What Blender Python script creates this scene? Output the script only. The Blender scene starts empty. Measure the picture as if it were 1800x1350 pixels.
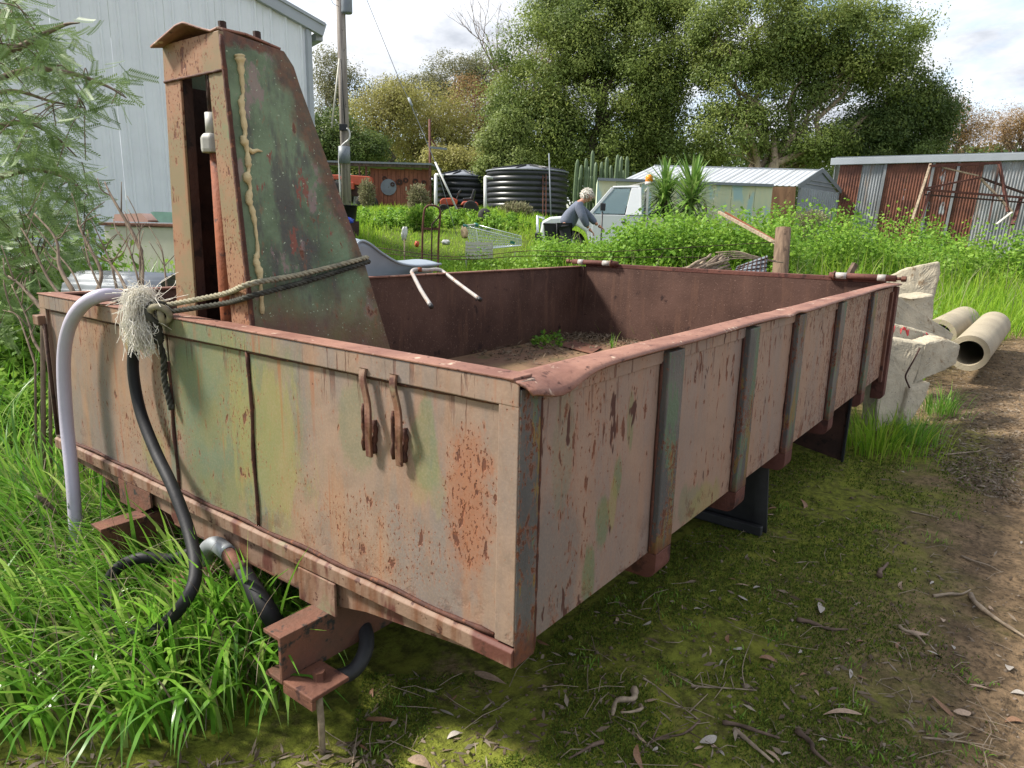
import bpy, math, random
import numpy as np
from mathutils import Vector, Matrix
R_ = math.radians
scene = bpy.context.scene
col = scene.collection

# ------------------------------------------------------------------ camera
CAM = np.array([-1.10565, -0.81402, 1.34496])
YAW, PITCH, ROLL, FPX = 0.6472, 0.2174, 0.0221, 1232.26
_fw = np.array([math.cos(PITCH)*math.cos(YAW), math.cos(PITCH)*math.sin(YAW), -math.sin(PITCH)])
_r = np.cross(_fw, [0, 0, 1.]); _r /= np.linalg.norm(_r); _u = np.cross(_r, _fw)
_rr = math.cos(ROLL)*_r + math.sin(ROLL)*_u
_uu = math.cos(ROLL)*_u - math.sin(ROLL)*_r
cd = bpy.data.cameras.new('camera'); cam = bpy.data.objects.new('camera', cd); col.objects.link(cam)
cd.sensor_width = 36.0; cd.lens = 36*FPX/1800; cd.clip_start = 0.05; cd.clip_end = 2000
cam.matrix_world = Matrix(((_rr[0], _uu[0], -_fw[0], CAM[0]), (_rr[1], _uu[1], -_fw[1], CAM[1]), (_rr[2], _uu[2], -_fw[2], CAM[2]), (0, 0, 0, 1)))
scene.camera = cam

# ------------------------------------------------------------------ light and exposure
SUN_EL = R_(46); sun_h = np.array([-0.52, 0.85]); sun_h /= np.linalg.norm(sun_h)
to_sun = Vector((sun_h[0]*math.cos(SUN_EL), sun_h[1]*math.cos(SUN_EL), math.sin(SUN_EL)))
sd = bpy.data.lights.new('sun', 'SUN'); sd.energy = 4.5; sd.angle = R_(8); sd.color = (1.0, 0.95, 0.86)
sun = bpy.data.objects.new('sun', sd); col.objects.link(sun)
sun.rotation_euler = to_sun.to_track_quat('Z', 'Y').to_euler()

world = bpy.data.worlds.new('World'); scene.world = world; world.use_nodes = True
wn = world.node_tree; wn.nodes.clear()
def W_(t, **k):
    n = wn.nodes.new(t)
    for a, b in k.items(): setattr(n, a, b)
    return n
sky = W_('ShaderNodeTexSky'); sky.sky_type = 'NISHITA'; sky.sun_disc = False
sky.sun_elevation = SUN_EL; sky.sun_rotation = math.atan2(to_sun.x, to_sun.y); sky.dust_density = 1.5
tc = W_('ShaderNodeTexCoord'); sep = W_('ShaderNodeSeparateXYZ'); wn.links.new(tc.outputs['Generated'], sep.inputs[0])
den = W_('ShaderNodeMath', operation='ADD'); den.inputs[1].default_value = 0.22
mx0 = W_('ShaderNodeMath', operation='MAXIMUM'); mx0.inputs[1].default_value = 0.0
wn.links.new(sep.outputs[2], mx0.inputs[0]); wn.links.new(mx0.outputs[0], den.inputs[0])
cmb = W_('ShaderNodeCombineXYZ')
for i in (0, 1):
    dv = W_('ShaderNodeMath', operation='DIVIDE'); wn.links.new(sep.outputs[i], dv.inputs[0]); wn.links.new(den.outputs[0], dv.inputs[1]); wn.links.new(dv.outputs[0], cmb.inputs[i])
cn = W_('ShaderNodeTexNoise'); cn.inputs['Scale'].default_value = 1.15; cn.inputs['Detail'].default_value = 7; cn.inputs['Roughness'].default_value = 0.55
cn.inputs['Distortion'].default_value = 0.3
wn.links.new(cmb.outputs[0], cn.inputs['Vector'])
cr = W_('ShaderNodeValToRGB'); cr.color_ramp.elements[0].position = 0.36; cr.color_ramp.elements[1].position = 0.5
cr.color_ramp.elements[0].color = (0, 0, 0, 1); cr.color_ramp.elements[1].color = (1, 1, 1, 1)
wn.links.new(cn.outputs['Fac'], cr.inputs[0])
cn2 = W_('ShaderNodeTexNoise'); cn2.inputs['Scale'].default_value = 2.6; cn2.inputs['Detail'].default_value = 6; cn2.inputs['Roughness'].default_value = 0.6
wn.links.new(cmb.outputs[0], cn2.inputs['Vector'])
cr2 = W_('ShaderNodeValToRGB'); e = cr2.color_ramp.elements; e[0].position = 0.36; e[1].position = 0.64
e[0].color = (2.5, 2.65, 2.95, 1); e[1].color = (4.8, 4.9, 5.1, 1)
wn.links.new(cn2.outputs['Fac'], cr2.inputs[0])
mxc = W_('ShaderNodeMix', data_type='RGBA')
wn.links.new(cr.outputs[0], mxc.inputs[0]); wn.links.new(sky.outputs[0], mxc.inputs[6]); wn.links.new(cr2.outputs[0], mxc.inputs[7])
bg = W_('ShaderNodeBackground'); bg.inputs['Strength'].default_value = 0.15
wo = W_('ShaderNodeOutputWorld'); wn.links.new(mxc.outputs[2], bg.inputs[0]); wn.links.new(bg.outputs[0], wo.inputs[0])

vs = scene.view_settings; vs.view_transform = 'Standard'; vs.look = 'None'; vs.exposure = 0.9; vs.gamma = 1.0
scene.render.engine = 'CYCLES'
scene.cycles.max_bounces = 8; scene.cycles.diffuse_bounces = 3; scene.cycles.transmission_bounces = 6; scene.cycles.use_denoising = True
scene.cycles.sample_clamp_indirect = 4.0

# ------------------------------------------------------------------ measuring helpers
def ray(px, py): return _fw + _rr*(px-900)/FPX - _uu*(py-675)/FPX
def at(px, py, D): return CAM + ray(px, py)*D
def onx(px, py, x): d = ray(px, py); return CAM + d*((x-CAM[0])/d[0])
def ony(px, py, y): d = ray(px, py); return CAM + d*((y-CAM[1])/d[1])
def onz(px, py, z): d = ray(px, py); return CAM + d*((z-CAM[2])/d[2])
FH = np.array([math.cos(YAW), math.sin(YAW)]); RH = np.array([math.sin(YAW), -math.cos(YAW)])
FACE = YAW            # world angle of the viewing direction on the ground
def sstep(a, b, x): t = np.clip((np.asarray(x, float)-a)/(b-a), 0, 1); return t*t*(3-2*t)
_gd = np.array([-50, 3.6, 5, 6.5, 8, 11, 14.5, 19, 24, 31, 60, 400.]); _gz = np.array([0, 0, .03, .12, .25, .5, .72, 1.2, 1.72, 2.0, 3.0, 12.])
def G(x, y):
    x = np.asarray(x, float); y = np.asarray(y, float)
    d = (x-CAM[0])*FH[0] + (y-CAM[1])*FH[1]; l = (x-CAM[0])*RH[0] + (y-CAM[1])*RH[1]
    q = l/np.maximum(d, 2.0)
    shift = 2.6*sstep(.28, .55, q)*sstep(2, 6, d)
    z = sum(np.interp(d-shift+o, _gd, _gz) for o in (-.6, -.3, 0, .3, .6))/5
    return z*(1-.36*sstep(-.02, .13, q)*sstep(8, 14, d))
def gp(px, D):
    py = 420.0
    for _ in range(12):
        p = at(px, py, D); py += (p[2]-float(G(p[0], p[1])))*FPX/D
    return at(px, py, D)
def topix(P):
    d = np.asarray(P, float)-CAM; z = d@_fw; return 900+FPX*(d@_rr)/z, 675-FPX*(d@_uu)/z, z
def spline(pts, n=8):
    P = np.asarray(pts, float); P = np.vstack([2*P[0]-P[1], P, 2*P[-1]-P[-2]]); o = []
    for i in range(1, len(P)-2):
        for k in range(n):
            t = k/n; a, b, c, d = P[i-1], P[i], P[i+1], P[i+2]
            o.append(.5*((2*b)+(c-a)*t+(2*a-5*b+4*c-d)*t*t+(3*b-a-3*c+d)*t**3))
    o.append(P[-2]); return np.array(o)

# ------------------------------------------------------------------ mesh helpers
class MB:
    def __init__(s): s.v = []; s.f = []
    def add(s, v, f):
        o = len(s.v); s.v += [tuple(map(float, p)) for p in v]; s.f += [tuple(o+i for i in q) for q in f]; return s
    def box(s, x0, x1, y0, y1, z0, z1):
        return s.add([(x0,y0,z0),(x1,y0,z0),(x1,y1,z0),(x0,y1,z0),(x0,y0,z1),(x1,y0,z1),(x1,y1,z1),(x0,y1,z1)],
                     [(0,3,2,1),(4,5,6,7),(0,1,5,4),(1,2,6,5),(2,3,7,6),(3,0,4,7)])
    def bar(s, a, b, w, h, up=(0,0,1)):
        a = Vector(a); b = Vector(b); d = (b-a).normalized(); u = Vector(up)
        sd_ = d.cross(u)
        if sd_.length < 1e-4: sd_ = d.cross(Vector((1, 0, 0)))
        sd_.normalize(); u = sd_.cross(d)
        v = [p + sd_*(i*w/2) + u*(j*h/2) for p in (a, b) for i, j in ((-1,-1),(1,-1),(1,1),(-1,1))]
        return s.add(v, [(0,1,2,3),(7,6,5,4),(0,4,5,1),(1,5,6,2),(2,6,7,3),(3,7,4,0)])
    def prism(s, poly, ext):
        n = len(poly); P = [Vector(p) for p in poly]; e_ = Vector(ext)
        return s.add(P+[p+e_ for p in P], [tuple(range(n))[::-1], tuple(range(n, 2*n))] + [(i, (i+1) % n, n+(i+1) % n, n+i) for i in range(n)])
    def tube(s, pts, r, n=8, cap=True):
        P = [Vector(p) for p in pts]; m = len(P)
        rs = [r]*m if np.isscalar(r) else list(r)
        ref = Vector((0, 0, 1)); T = []
        for i in range(m):
            t = (P[min(i+1, m-1)]-P[max(i-1, 0)])
            T.append(t.normalized() if t.length > 1e-9 else Vector((0, 0, 1)))
        a = T[0].cross(ref)
        if a.length < .05: a = T[0].cross(Vector((1, 0, 0)))
        a.normalize(); v = []
        for i in range(m):
            a = a - T[i]*a.dot(T[i])
            if a.length < 1e-6: a = T[i].orthogonal()
            a.normalize(); b = T[i].cross(a)
            v += [P[i]+(a*math.cos(2*math.pi*k/n)+b*math.sin(2*math.pi*k/n))*rs[i] for k in range(n)]
        f = [(i*n+k, i*n+(k+1) % n, (i+1)*n+(k+1) % n, (i+1)*n+k) for i in range(m-1) for k in range(n)]
        if cap: f += [tuple(range(n))[::-1], tuple(range((m-1)*n, m*n))]
        return s.add(v, f)
    def lathe(s, prof, n=24, c=(0, 0, 0), M=None, a0=0, a1=2*math.pi):
        full = abs(a1-a0-2*math.pi) < 1e-6; k = n if full else n+1; v = []
        for r, z in prof:
            for i in range(k):
                a = a0+(a1-a0)*i/n; p = Vector((r*math.cos(a), r*math.sin(a), z))
                if M is not None: p = M @ p
                v.append(p+Vector(c))
        f = []
        for j in range(len(prof)-1):
            for i in range(n if full else n):
                i2 = (i+1) % k if full else i+1
                f.append((j*k+i, j*k+i2, (j+1)*k+i2, (j+1)*k+i))
        return s.add(v, f)
    def grid(s, fn, nu, nv):
        v = [fn(i/nu, j/nv) for j in range(nv+1) for i in range(nu+1)]
        return s.add(v, [(j*(nu+1)+i, j*(nu+1)+i+1, (j+1)*(nu+1)+i+1, (j+1)*(nu+1)+i) for j in range(nv) for i in range(nu)])
    def build(s, name, m, parent=None, smooth=False, bevel=0, solid=0):
        me = bpy.data.meshes.new(name); me.from_pydata(s.v, [], s.f); me.update()
        if smooth: me.shade_smooth()
        return link(name, me, m, parent, bevel, solid)
def link(name, me, m, parent=None, bevel=0, solid=0):
    o = bpy.data.objects.new(name, me); col.objects.link(o)
    if m is not None and len(me.materials) == 0: me.materials.append(m)
    if parent is not None: o.parent = parent
    if solid:
        md = o.modifiers.new('solid', 'SOLIDIFY'); md.thickness = solid; md.offset = 0
    if bevel:
        md = o.modifiers.new('bevel', 'BEVEL'); md.width = bevel; md.segments = 2; md.limit_method = 'ANGLE'
    return o
def npmesh(name, V, F, m, parent=None, rnd=None, smooth=True):
    V = np.asarray(V, np.float32); F = np.asarray(F, np.int32); k = F.shape[1]
    me = bpy.data.meshes.new(name); me.vertices.add(len(V)); me.vertices.foreach_set('co', V.ravel())
    me.loops.add(F.size); me.loops.foreach_set('vertex_index', F.ravel())
    me.polygons.add(len(F)); me.polygons.foreach_set('loop_start', np.arange(0, F.size, k, dtype=np.int32))
    if smooth: me.polygons.foreach_set('use_smooth', np.ones(len(F), bool))
    if rnd is not None:
        at_ = me.attributes.new('rnd', 'FLOAT', 'POINT'); at_.data.foreach_set('value', np.asarray(rnd, np.float32))
    me.update(calc_edges=True); return link(name, me, m, parent)
def tag(o, label, cat=None, group=None, kind=None):
    if label: o['label'] = label
    if cat: o['category'] = cat
    if group: o['group'] = group
    if kind: o['kind'] = kind
    return o
def thing(name, label, cat, loc=(0, 0, 0), rotz=0, group=None):
    o = bpy.data.objects.new(name, None); col.objects.link(o); o.empty_display_size = .1
    o.location = tuple(map(float, loc)); o.rotation_euler = (0, 0, rotz); return tag(o, label, cat, group)
def copy_tree(o, parent=None):
    c = o.copy(); col.objects.link(c); c.parent = parent
    for ch in list(o.children): copy_tree(ch, c)
    return c

# ------------------------------------------------------------------ foliage helpers (vectorised)
def blades(roots, h, w, az, bend, ns=4, rng=None, twist=.6):
    N = len(roots); t = np.linspace(0, 1, ns+1)[None, :, None]
    d = np.stack([np.cos(az), np.sin(az), 0*az], 1)[:, None, :]
    fa = az+np.pi/2+(rng.normal(0, twist, N) if rng is not None else 0)
    sd_ = np.stack([np.cos(fa), np.sin(fa), 0*fa], 1)[:, None, :]
    b = bend[:, None, None]; hh = h[:, None, None]
    phi = b*t**1.3
    # integrate an arc: angle from vertical grows with t
    dt = 1/ns
    dz = np.cumsum(np.cos(phi), 1)-np.cos(phi[:, :1]); dr = np.cumsum(np.sin(phi), 1)-np.sin(phi[:, :1])
    ctr = roots[:, None, :]+d*hh*dr*dt+np.array([0, 0, 1.])*hh*dz*dt
    ww = (w[:, None, None]*np.minimum(1, .55+1.5*t)*(1-t**2.2)+.0004)/2
    V = np.stack([ctr-sd_*ww, ctr+sd_*ww], 2).reshape(-1, 3)
    base = (np.arange(N)*(2*(ns+1)))[:, None]; i = np.arange(ns)[None, :]*2
    F = np.stack([base+i, base+i+1, base+i+3, base+i+2], -1).reshape(-1, 4)
    return V, F, 2*(ns+1)
def leaves(C, L, Wd, nrm_dir, rng, droop=.3):
    """leaf = folded kite; nrm_dir: mean growth direction per leaf (N,3)"""
    N = len(C); g = nrm_dir+rng.normal(0, .55, (N, 3)); g[:, 2] -= droop; g /= np.linalg.norm(g, axis=1)[:, None]
    s = np.cross(g, rng.normal(0, 1, (N, 3))); s /= np.linalg.norm(s, axis=1)[:, None]; n = np.cross(s, g)
    L = np.broadcast_to(L, N)[:, None]; Wd = np.broadcast_to(Wd, N)[:, None]
    V = np.stack([C, C+g*L*.45+s*Wd*.5+n*Wd*.12, C+g*L, C+g*L*.45-s*Wd*.5+n*Wd*.12], 1).reshape(-1, 3)
    F = np.arange(4*N).reshape(N, 4); return V, F
def leaves_on(C, L, Wd, out, rng, jit=.5):
    """leaves that lie roughly tangential to the clump surface, their faces turned along `out`"""
    N = len(C); n = out/np.maximum(np.linalg.norm(out, axis=1), 1e-6)[:, None]+rng.normal(0, jit, (N, 3)); n /= np.linalg.norm(n, axis=1)[:, None]
    g = np.cross(n, rng.normal(0, 1, (N, 3))); g /= np.linalg.norm(g, axis=1)[:, None]; s = np.cross(n, g)
    L = np.broadcast_to(L, N)[:, None]; Wd = np.broadcast_to(Wd, N)[:, None]
    V = np.stack([C-g*L*.5, C+s*Wd*.5+n*Wd*.1, C+g*L*.5, C-s*Wd*.5+n*Wd*.1], 1).reshape(-1, 3)
    return V, np.arange(4*N).reshape(N, 4)
def in_poly(px, py, poly):
    px = np.asarray(px); inside = np.zeros(px.shape, bool); n = len(poly); j = n-1
    for i in range(n):
        xi, yi = poly[i]; xj, yj = poly[j]
        c = ((yi > py) != (yj > py)) & (px < (xj-xi)*(py-yi)/(yj-yi+1e-12)+xi); inside ^= c; j = i
    return inside
# ------------------------------------------------------------------ materials
class NT:
    def __init__(s, name):
        s.m = bpy.data.materials.new(name); s.m.use_nodes = True; s.t = s.m.node_tree
        s.b = s.t.nodes['Principled BSDF']; s.out = s.t.nodes['Material Output']; s._oc = None
    def n(s, t, **k):
        x = s.t.nodes.new(t)
        for a, b in k.items(): setattr(x, a, b)
        return x
    def set(s, sock, v):
        if v is None: return
        if hasattr(v, 'is_output') or isinstance(v, bpy.types.NodeSocket): s.t.links.new(v, sock)
        else:
            if isinstance(v, (tuple, list)) and len(v) == 3 and sock.type == 'RGBA': v = (*v, 1)
            sock.default_value = v
    def oc(s):
        if s._oc is None: s._oc = s.n('ShaderNodeTexCoord').outputs['Object']
        return s._oc
    def mp(s, scale=(1, 1, 1), loc=(0, 0, 0), vec=None):
        x = s.n('ShaderNodeMapping'); s.set(x.inputs[0], vec or s.oc()); x.inputs['Scale'].default_value = scale; x.inputs['Location'].default_value = loc
        return x.outputs[0]
    def noise(s, sc, det=4, ro=.6, vec=None, dist=0):
        x = s.n('ShaderNodeTexNoise'); s.set(x.inputs['Vector'], vec or s.oc()); x.inputs['Scale'].default_value = sc
        x.inputs['Detail'].default_value = det; x.inputs['Roughness'].default_value = ro; x.inputs['Distortion'].default_value = dist
        return x.outputs['Fac']
    def vor(s, sc, vec=None, feat='F1', out='Distance'):
        x = s.n('ShaderNodeTexVoronoi', feature=feat); s.set(x.inputs['Vector'], vec or s.oc()); x.inputs['Scale'].default_value = sc
        return x.outputs[out]
    def ss(s, x, a, b):
        k = s.n('ShaderNodeMapRange', interpolation_type='SMOOTHSTEP'); s.set(k.inputs[0], x); k.inputs[1].default_value = a; k.inputs[2].default_value = b
        return k.outputs[0]
    def ma(s, op, a, b=None, c=None):
        k = s.n('ShaderNodeMath', operation=op); s.set(k.inputs[0], a); s.set(k.inputs[1], b)
        if c is not None: s.set(k.inputs[2], c)
        return k.outputs[0]
    def mix(s, f, a, b):
        k = s.n('ShaderNodeMix', data_type='RGBA'); s.set(k.inputs[0], f); s.set(k.inputs[6], a); s.set(k.inputs[7], b); return k.outputs[2]
    def xyz(s):
        k = s.n('ShaderNodeSeparateXYZ'); s.set(k.inputs[0], s.oc()); return k.outputs
    def ell(s, c, r, nz, amp=.9, lo=.0, hi=.35):
        """warped ellipsoidal patch mask around c (object metres)"""
        k = s.n('ShaderNodeVectorMath', operation='SUBTRACT'); s.set(k.inputs[0], s.oc()); k.inputs[1].default_value = c
        q = s.n('ShaderNodeVectorMath', operation='DIVIDE'); s.set(q.inputs[0], k.outputs[0]); q.inputs[1].default_value = r
        l = s.n('ShaderNodeVectorMath', operation='LENGTH'); s.set(l.inputs[0], q.outputs[0])
        v = s.ma('SUBTRACT', 1.0, l.outputs['Value']); v = s.ma('ADD', v, s.ma('MULTIPLY', s.ma('SUBTRACT', nz, .5), amp))
        return s.ss(v, lo, hi)
    def mx(s, *a):
        o = a[0]
        for k in a[1:]: o = s.ma('MAXIMUM', o, k)
        return o
    def bump(s, h, dist=.002, st=1.0, nrm=None):
        k = s.n('ShaderNodeBump'); s.set(k.inputs['Height'], h); k.inputs['Distance'].default_value = dist; k.inputs['Strength'].default_value = st
        if nrm is not None: s.set(k.inputs['Normal'], nrm)
        return k.outputs[0]
    def fin(s, color, rough=.6, metal=0, normal=None, spec=None, alpha=None):
        s.set(s.b.inputs['Base Color'], color); s.set(s.b.inputs['Roughness'], rough); s.set(s.b.inputs['Metallic'], metal)
        if normal is not None: s.set(s.b.inputs['Normal'], normal)
        if spec is not None: s.b.inputs['Specular IOR Level'].default_value = spec
        return s.m
def sr(r, g, b):
    f = lambda c: (c/255/12.92) if c/255 <= .04045 else ((c/255+.055)/1.055)**2.4
    return (f(r), f(g), f(b))
def simple(name, c, rough=.6, var=.25, sc=6, metal=0, bmp=0, spec=None, bsc=40):
    n = NT(name); k = n.noise(sc, 5, .65); d = tuple(v*(1-var) for v in c); l = tuple(min(1, v*(1+var)) for v in c)
    cc = n.mix(n.ss(k, .3, .7), d, l); nm = n.bump(n.noise(bsc, 4), bmp) if bmp else None
    return n.fin(cc, rough, metal, nm, spec)

RUST_D = sr(74, 46, 38); RUST_M = sr(104, 60, 40); RUST_O = sr(144, 86, 54)
def rust_layers(n, col_in, dens=.5, mask=None, streak=.5, edge=None):
    """small chips, blooms and running streaks of rust over a colour; returns colour, rust mask"""
    big = n.noise(2.2, 4, .6)
    dm = n.ss(big, .38, .72)
    if mask is not None: dm = n.mx(dm, mask)
    chip = n.noise(1.0, 3, .6, n.mp((120, 120, 75))); chip2 = n.noise(1.0, 3, .55, n.mp((42, 42, 17))); chip3 = n.noise(1.0, 4, .6, n.mp((17, 17, 9), (3, 5, 1)))
    th = n.ma('MULTIPLY_ADD', dm, -.16*dens, .74)
    th2 = n.ma('MULTIPLY_ADD', dm, -.115*dens, .735)
    th3 = n.ma('MULTIPLY_ADD', dm, -.06*dens, .72)
    D1, D2, D3 = n.ma('SUBTRACT', chip, th), n.ma('SUBTRACT', chip2, th2), n.ma('SUBTRACT', chip3, th3)
    core = n.mx(n.ss(D1, 0, .05), n.ss(D2, 0, .035), n.ss(D3, 0, .03))
    sv = n.mp((38, 38, 1.6)); st = n.noise(1.0, 3, .5, sv); st2 = n.noise(5, 3, .5, n.mp((1, 1, .6)))
    stm = n.ma('MULTIPLY', n.ss(st, .60, .72), n.ma('MULTIPLY', n.ss(st2, .42, .60), streak))
    if edge is not None: core = n.mx(core, edge)
    halo = n.mx(n.ss(D1, -.10, .06), n.ss(D2, -.075, .05), n.ss(D3, -.06, .04), stm)
    o = n.mix(n.ma('MULTIPLY', halo, .60), col_in, RUST_O)
    rc = n.mix(n.ss(n.noise(40, 4), .35, .65), RUST_D, RUST_M)
    return n.mix(n.ma('MULTIPLY', core, .9), o, rc), core

def tray_paint(name, kind):
    n = NT(name)
    big = n.noise(1.7, 5, .6); v = n.noise(1.0, 4, .55, n.mp((5, 5, 1.1))); med = n.noise(7, 5, .6)
    c = n.mix(n.ss(big, .34, .68), sr(136, 116, 103), sr(144, 116, 96))
    c = n.mix(n.ma('MULTIPLY', n.ss(v, .42, .62), .85), c, sr(116, 107, 103))
    c = n.mix(n.ma('MULTIPLY', n.ss(n.noise(1.0, 4, .6, n.mp((11, 11, 1.8))), .50, .66), .5), c, sr(150, 112, 86))
    c = n.mix(n.ma('MULTIPLY', n.ss(n.noise(13, 6, .7), .42, .7), .3), c, sr(98, 82, 70))
    nz = n.ma('ADD', n.ma('MULTIPLY', n.noise(3.0, 6, .7, n.mp((1, 1, .55))), .75), n.ma('MULTIPLY', n.noise(22, 5, .7, n.mp((1, 1, .4))), .3))
    nz2 = n.noise(1.0, 5, .7, n.mp((14, 14, 3.0)))
    G1, G2, YG = sr(106, 112, 74), sr(90, 108, 84), sr(134, 128, 78)
    if kind == 'front':
        gm = n.mx(n.ell((0, 1.12, .74), (.2, .42, .48), nz, 2.0, 0, .6), n.ma('MULTIPLY', n.ell((0, .27, .84), (.2, .05, .14), nz, 3.0), .75),
                  n.ma('MULTIPLY', n.ell((0, .5, .85), (.2, .08, .12), nz, 3.0), .5), n.ell((0, 1.25, 1.03), (.2, .26, .045), nz, 1.4),
                  n.ma('MULTIPLY', n.ell((0, 1.0, .5), (.2, .25, .14), nz, 1.3), .6))
        ym = n.mx(n.ell((0, .92, .72), (.2, .2, .28), nz2, 3.0), n.ma('MULTIPLY', n.ell((0, .25, .76), (.2, .055, .07), nz2, 3.0), .45), n.ell((0, 1.6, .55), (.2, .09, .12), nz2, 1.4), n.ell((0, 1.68, .95), (.2, .07, .08), nz2, 1.4))
        bl = n.mx(n.ell((0, 1.32, .9), (.2, .10, .085), nz2, .5), n.ma('MULTIPLY', n.ell((0, 1.45, .7), (.2, .05, .3), nz, .9), .8))
        rmask = n.mx(n.ell((0, .14, .76), (.3, .11, .24), nz, .8), n.ma('MULTIPLY', n.ell((0, .42, .58), (.3, .32, .13), nz, 1.0), .8),
                     n.ma('MULTIPLY', n.ell((0, .40, .86), (.3, .12, .12), nz, 1.0), .5))
    else:
        gm = n.mx(n.ell((.31, 0, .50), (.035, .2, .10), nz2, 1.8), n.ell((.37, 0, .62), (.04, .2, .09), nz2, 1.8), n.ell((.44, 0, .72), (.03, .2, .07), nz2, 1.8), n.ma('MULTIPLY', n.ell((.49, 0, .86), (.022, .2, .09), nz2, 2.0), .8),
                  n.ma('MULTIPLY', n.ell((.93, 0, .5), (.12, .2, .08), nz2, 2.2), .6), n.ma('MULTIPLY', n.ell((.17, 0, .86), (.05, .2, .2), nz2, 2.0), .35))
        ym = n.mx(n.ell((1.05, 0, .47), (.16, .2, .07), nz2, 2.2), n.ell((.42, 0, .66), (.025, .2, .08), nz2, 2.0))
        bl = n.ma('MULTIPLY', n.ell((.15, 0, .55), (.13, .2, .25), nz, 1.2), .8)
        rmask = n.mx(n.ss(n.xyz()[0], 1.3, 3.0), n.ma('MULTIPLY', n.ell((.3, 0, .8), (.25, .3, .25), nz, 1.0), .5))
    if kind == 'side': c = n.mix(.3, c, sr(152, 128, 114))
    c = n.mix(n.ma('MULTIPLY', bl, .75), c, sr(98, 98, 97) if kind != 'front' else sr(92, 108, 98))
    c = n.mix(n.ma('MULTIPLY', gm, .82), c, n.mix(n.ss(med, .35, .65), G1, G2))
    c = n.mix(n.ma('MULTIPLY', ym, .55), c, YG)
    # fine dusty grain
    c = n.mix(n.ma('MULTIPLY', n.ss(n.noise(160, 3), .4, .7), .16), c, sr(168, 146, 128))
    z = n.xyz()[2]
    base = n.ma('MULTIPLY', n.ss(z, .60, .43), n.ss(n.noise(9, 5, .7), .5, .62))
    drip = n.ma('MULTIPLY', n.ss(z, .86, .99), n.ss(n.noise(1.0, 4, .6, n.mp((44, 44, 4), (2, 2, 2))), .56, .62)); drip = n.ma('MULTIPLY', drip, n.ss(n.noise(3, 3), .38, .56))
    edge = n.mx(n.ma('MULTIPLY', base, .8 if kind == 'side' else .55), n.ma('MULTIPLY', drip, .75))
    if kind == 'front': c = n.mix(n.ma('MULTIPLY', n.ell((0, .14, .74), (.3, .09, .27), n.noise(11, 5, .7), 1.3, 0, .7), .55), c, RUST_O)
    c, core = rust_layers(n, c, 1.0 if kind == 'side' else 1.0, rmask, .9, edge)
    if kind == 'side':
        fl = n.noise(1.0, 4, .6, n.mp((34, 34, 11), (7, 0, 3))); tf_ = n.ma('MULTIPLY_ADD', n.mx(rmask, n.ss(n.noise(3, 4), .42, .66)), -.085, .665); flm = n.ss(n.ma('SUBTRACT', fl, tf_), 0, .025)
        c = n.mix(n.ma('MULTIPLY', n.ss(n.ma('SUBTRACT', fl, tf_), -.05, .02), .45), c, RUST_O); c = n.mix(n.ma('MULTIPLY', flm, .85), c, n.mix(n.ss(n.noise(9, 4), .4, .6), RUST_D, RUST_M)); core = n.mx(core, flm)
        blot = n.ss(n.noise(1.0, 4, .6, n.mp((13, 13, 4.2), (3.1, 0, 1.7))), .63, .66)
        c = n.mix(blot, c, RUST_D); core = n.mx(core, blot)
    h = n.ma('ADD', n.ma('MULTIPLY', core, -1.0), n.ma('MULTIPLY', n.noise(120, 3), .25))
    dent = n.noise(3.5, 2, .5)
    nm = n.bump(dent, .02, .35); nm = n.bump(h, .0016, 1.0, nm)
    return n.fin(c, n.ma('MULTIPLY_ADD', core, .3, .5), 0, nm, .35)
M = {}
M['front'] = tray_paint('tray_front_paint', 'front'); M['side'] = tray_paint('tray_side_paint', 'side')

def rim_mat():
    n = NT('rim_oxide'); k = n.noise(5, 6, .65); c = n.mix(n.ss(k, .32, .7), sr(112, 76, 65), sr(146, 107, 91))
    c = n.mix(n.ss(n.noise(38, 4), .58, .70), c, RUST_D); c = n.mix(n.ss(n.noise(17, 5), .62, .68), c, sr(186, 164, 144))
    return n.fin(c, .62, 0, n.bump(n.noise(60, 5), .002), .3)
M['rim'] = rim_mat()
def rail_mat():
    n = NT('bottom_rail'); v = n.noise(1.0, 4, .6, n.mp((1, 22, 2.0))); c = n.mix(n.ss(v, .42, .68), sr(128, 104, 88), sr(104, 68, 48))
    c = n.mix(n.ss(n.noise(1, 4, .6, n.mp((1, 9, 3), (0, 3, 0))), .52, .62), c, sr(90, 54, 46)); c = n.mix(n.ss(n.noise(30, 4), .60, .66), c, RUST_D)
    c = n.mix(n.ss(n.noise(5, 4), .60, .70), c, sr(118, 114, 88))
    return n.fin(c, .65, 0, n.bump(n.noise(50, 5), .002), .3)
M['rail'] = rail_mat()
def post_mat():
    n = NT('post_paint'); k = n.noise(4, 5, .6, n.mp((1, 1, .5))); c = n.mix(n.ss(k, .35, .65), sr(76, 76, 75), sr(100, 97, 92))
    gm = n.ss(n.noise(1, 5, .65, n.mp((16, 10, 3.0), (0, 0, 5))), .54, .575); c = n.mix(n.ma('MULTIPLY', gm, .85), c, sr(84, 104, 82))
    c = n.mix(n.ss(n.noise(1, 5, .65, n.mp((20, 10, 4), (0, 0, 2))), .57, .60), c, sr(112, 96, 58))
    e = n.ma('MULTIPLY', n.ss(n.ma('ADD', n.xyz()[2], n.ma('MULTIPLY', n.noise(12, 4), .10)), .57, .47), 1.0)
    c, core = rust_layers(n, c, 1.3, n.ss(n.noise(5, 4), .4, .6), .6, e)
    return n.fin(c, .6, 0, n.bump(n.ma('ADD', n.ma('MULTIPLY', core, -1), n.noise(80, 4)), .002), .3)
M['post'] = post_mat()
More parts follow.
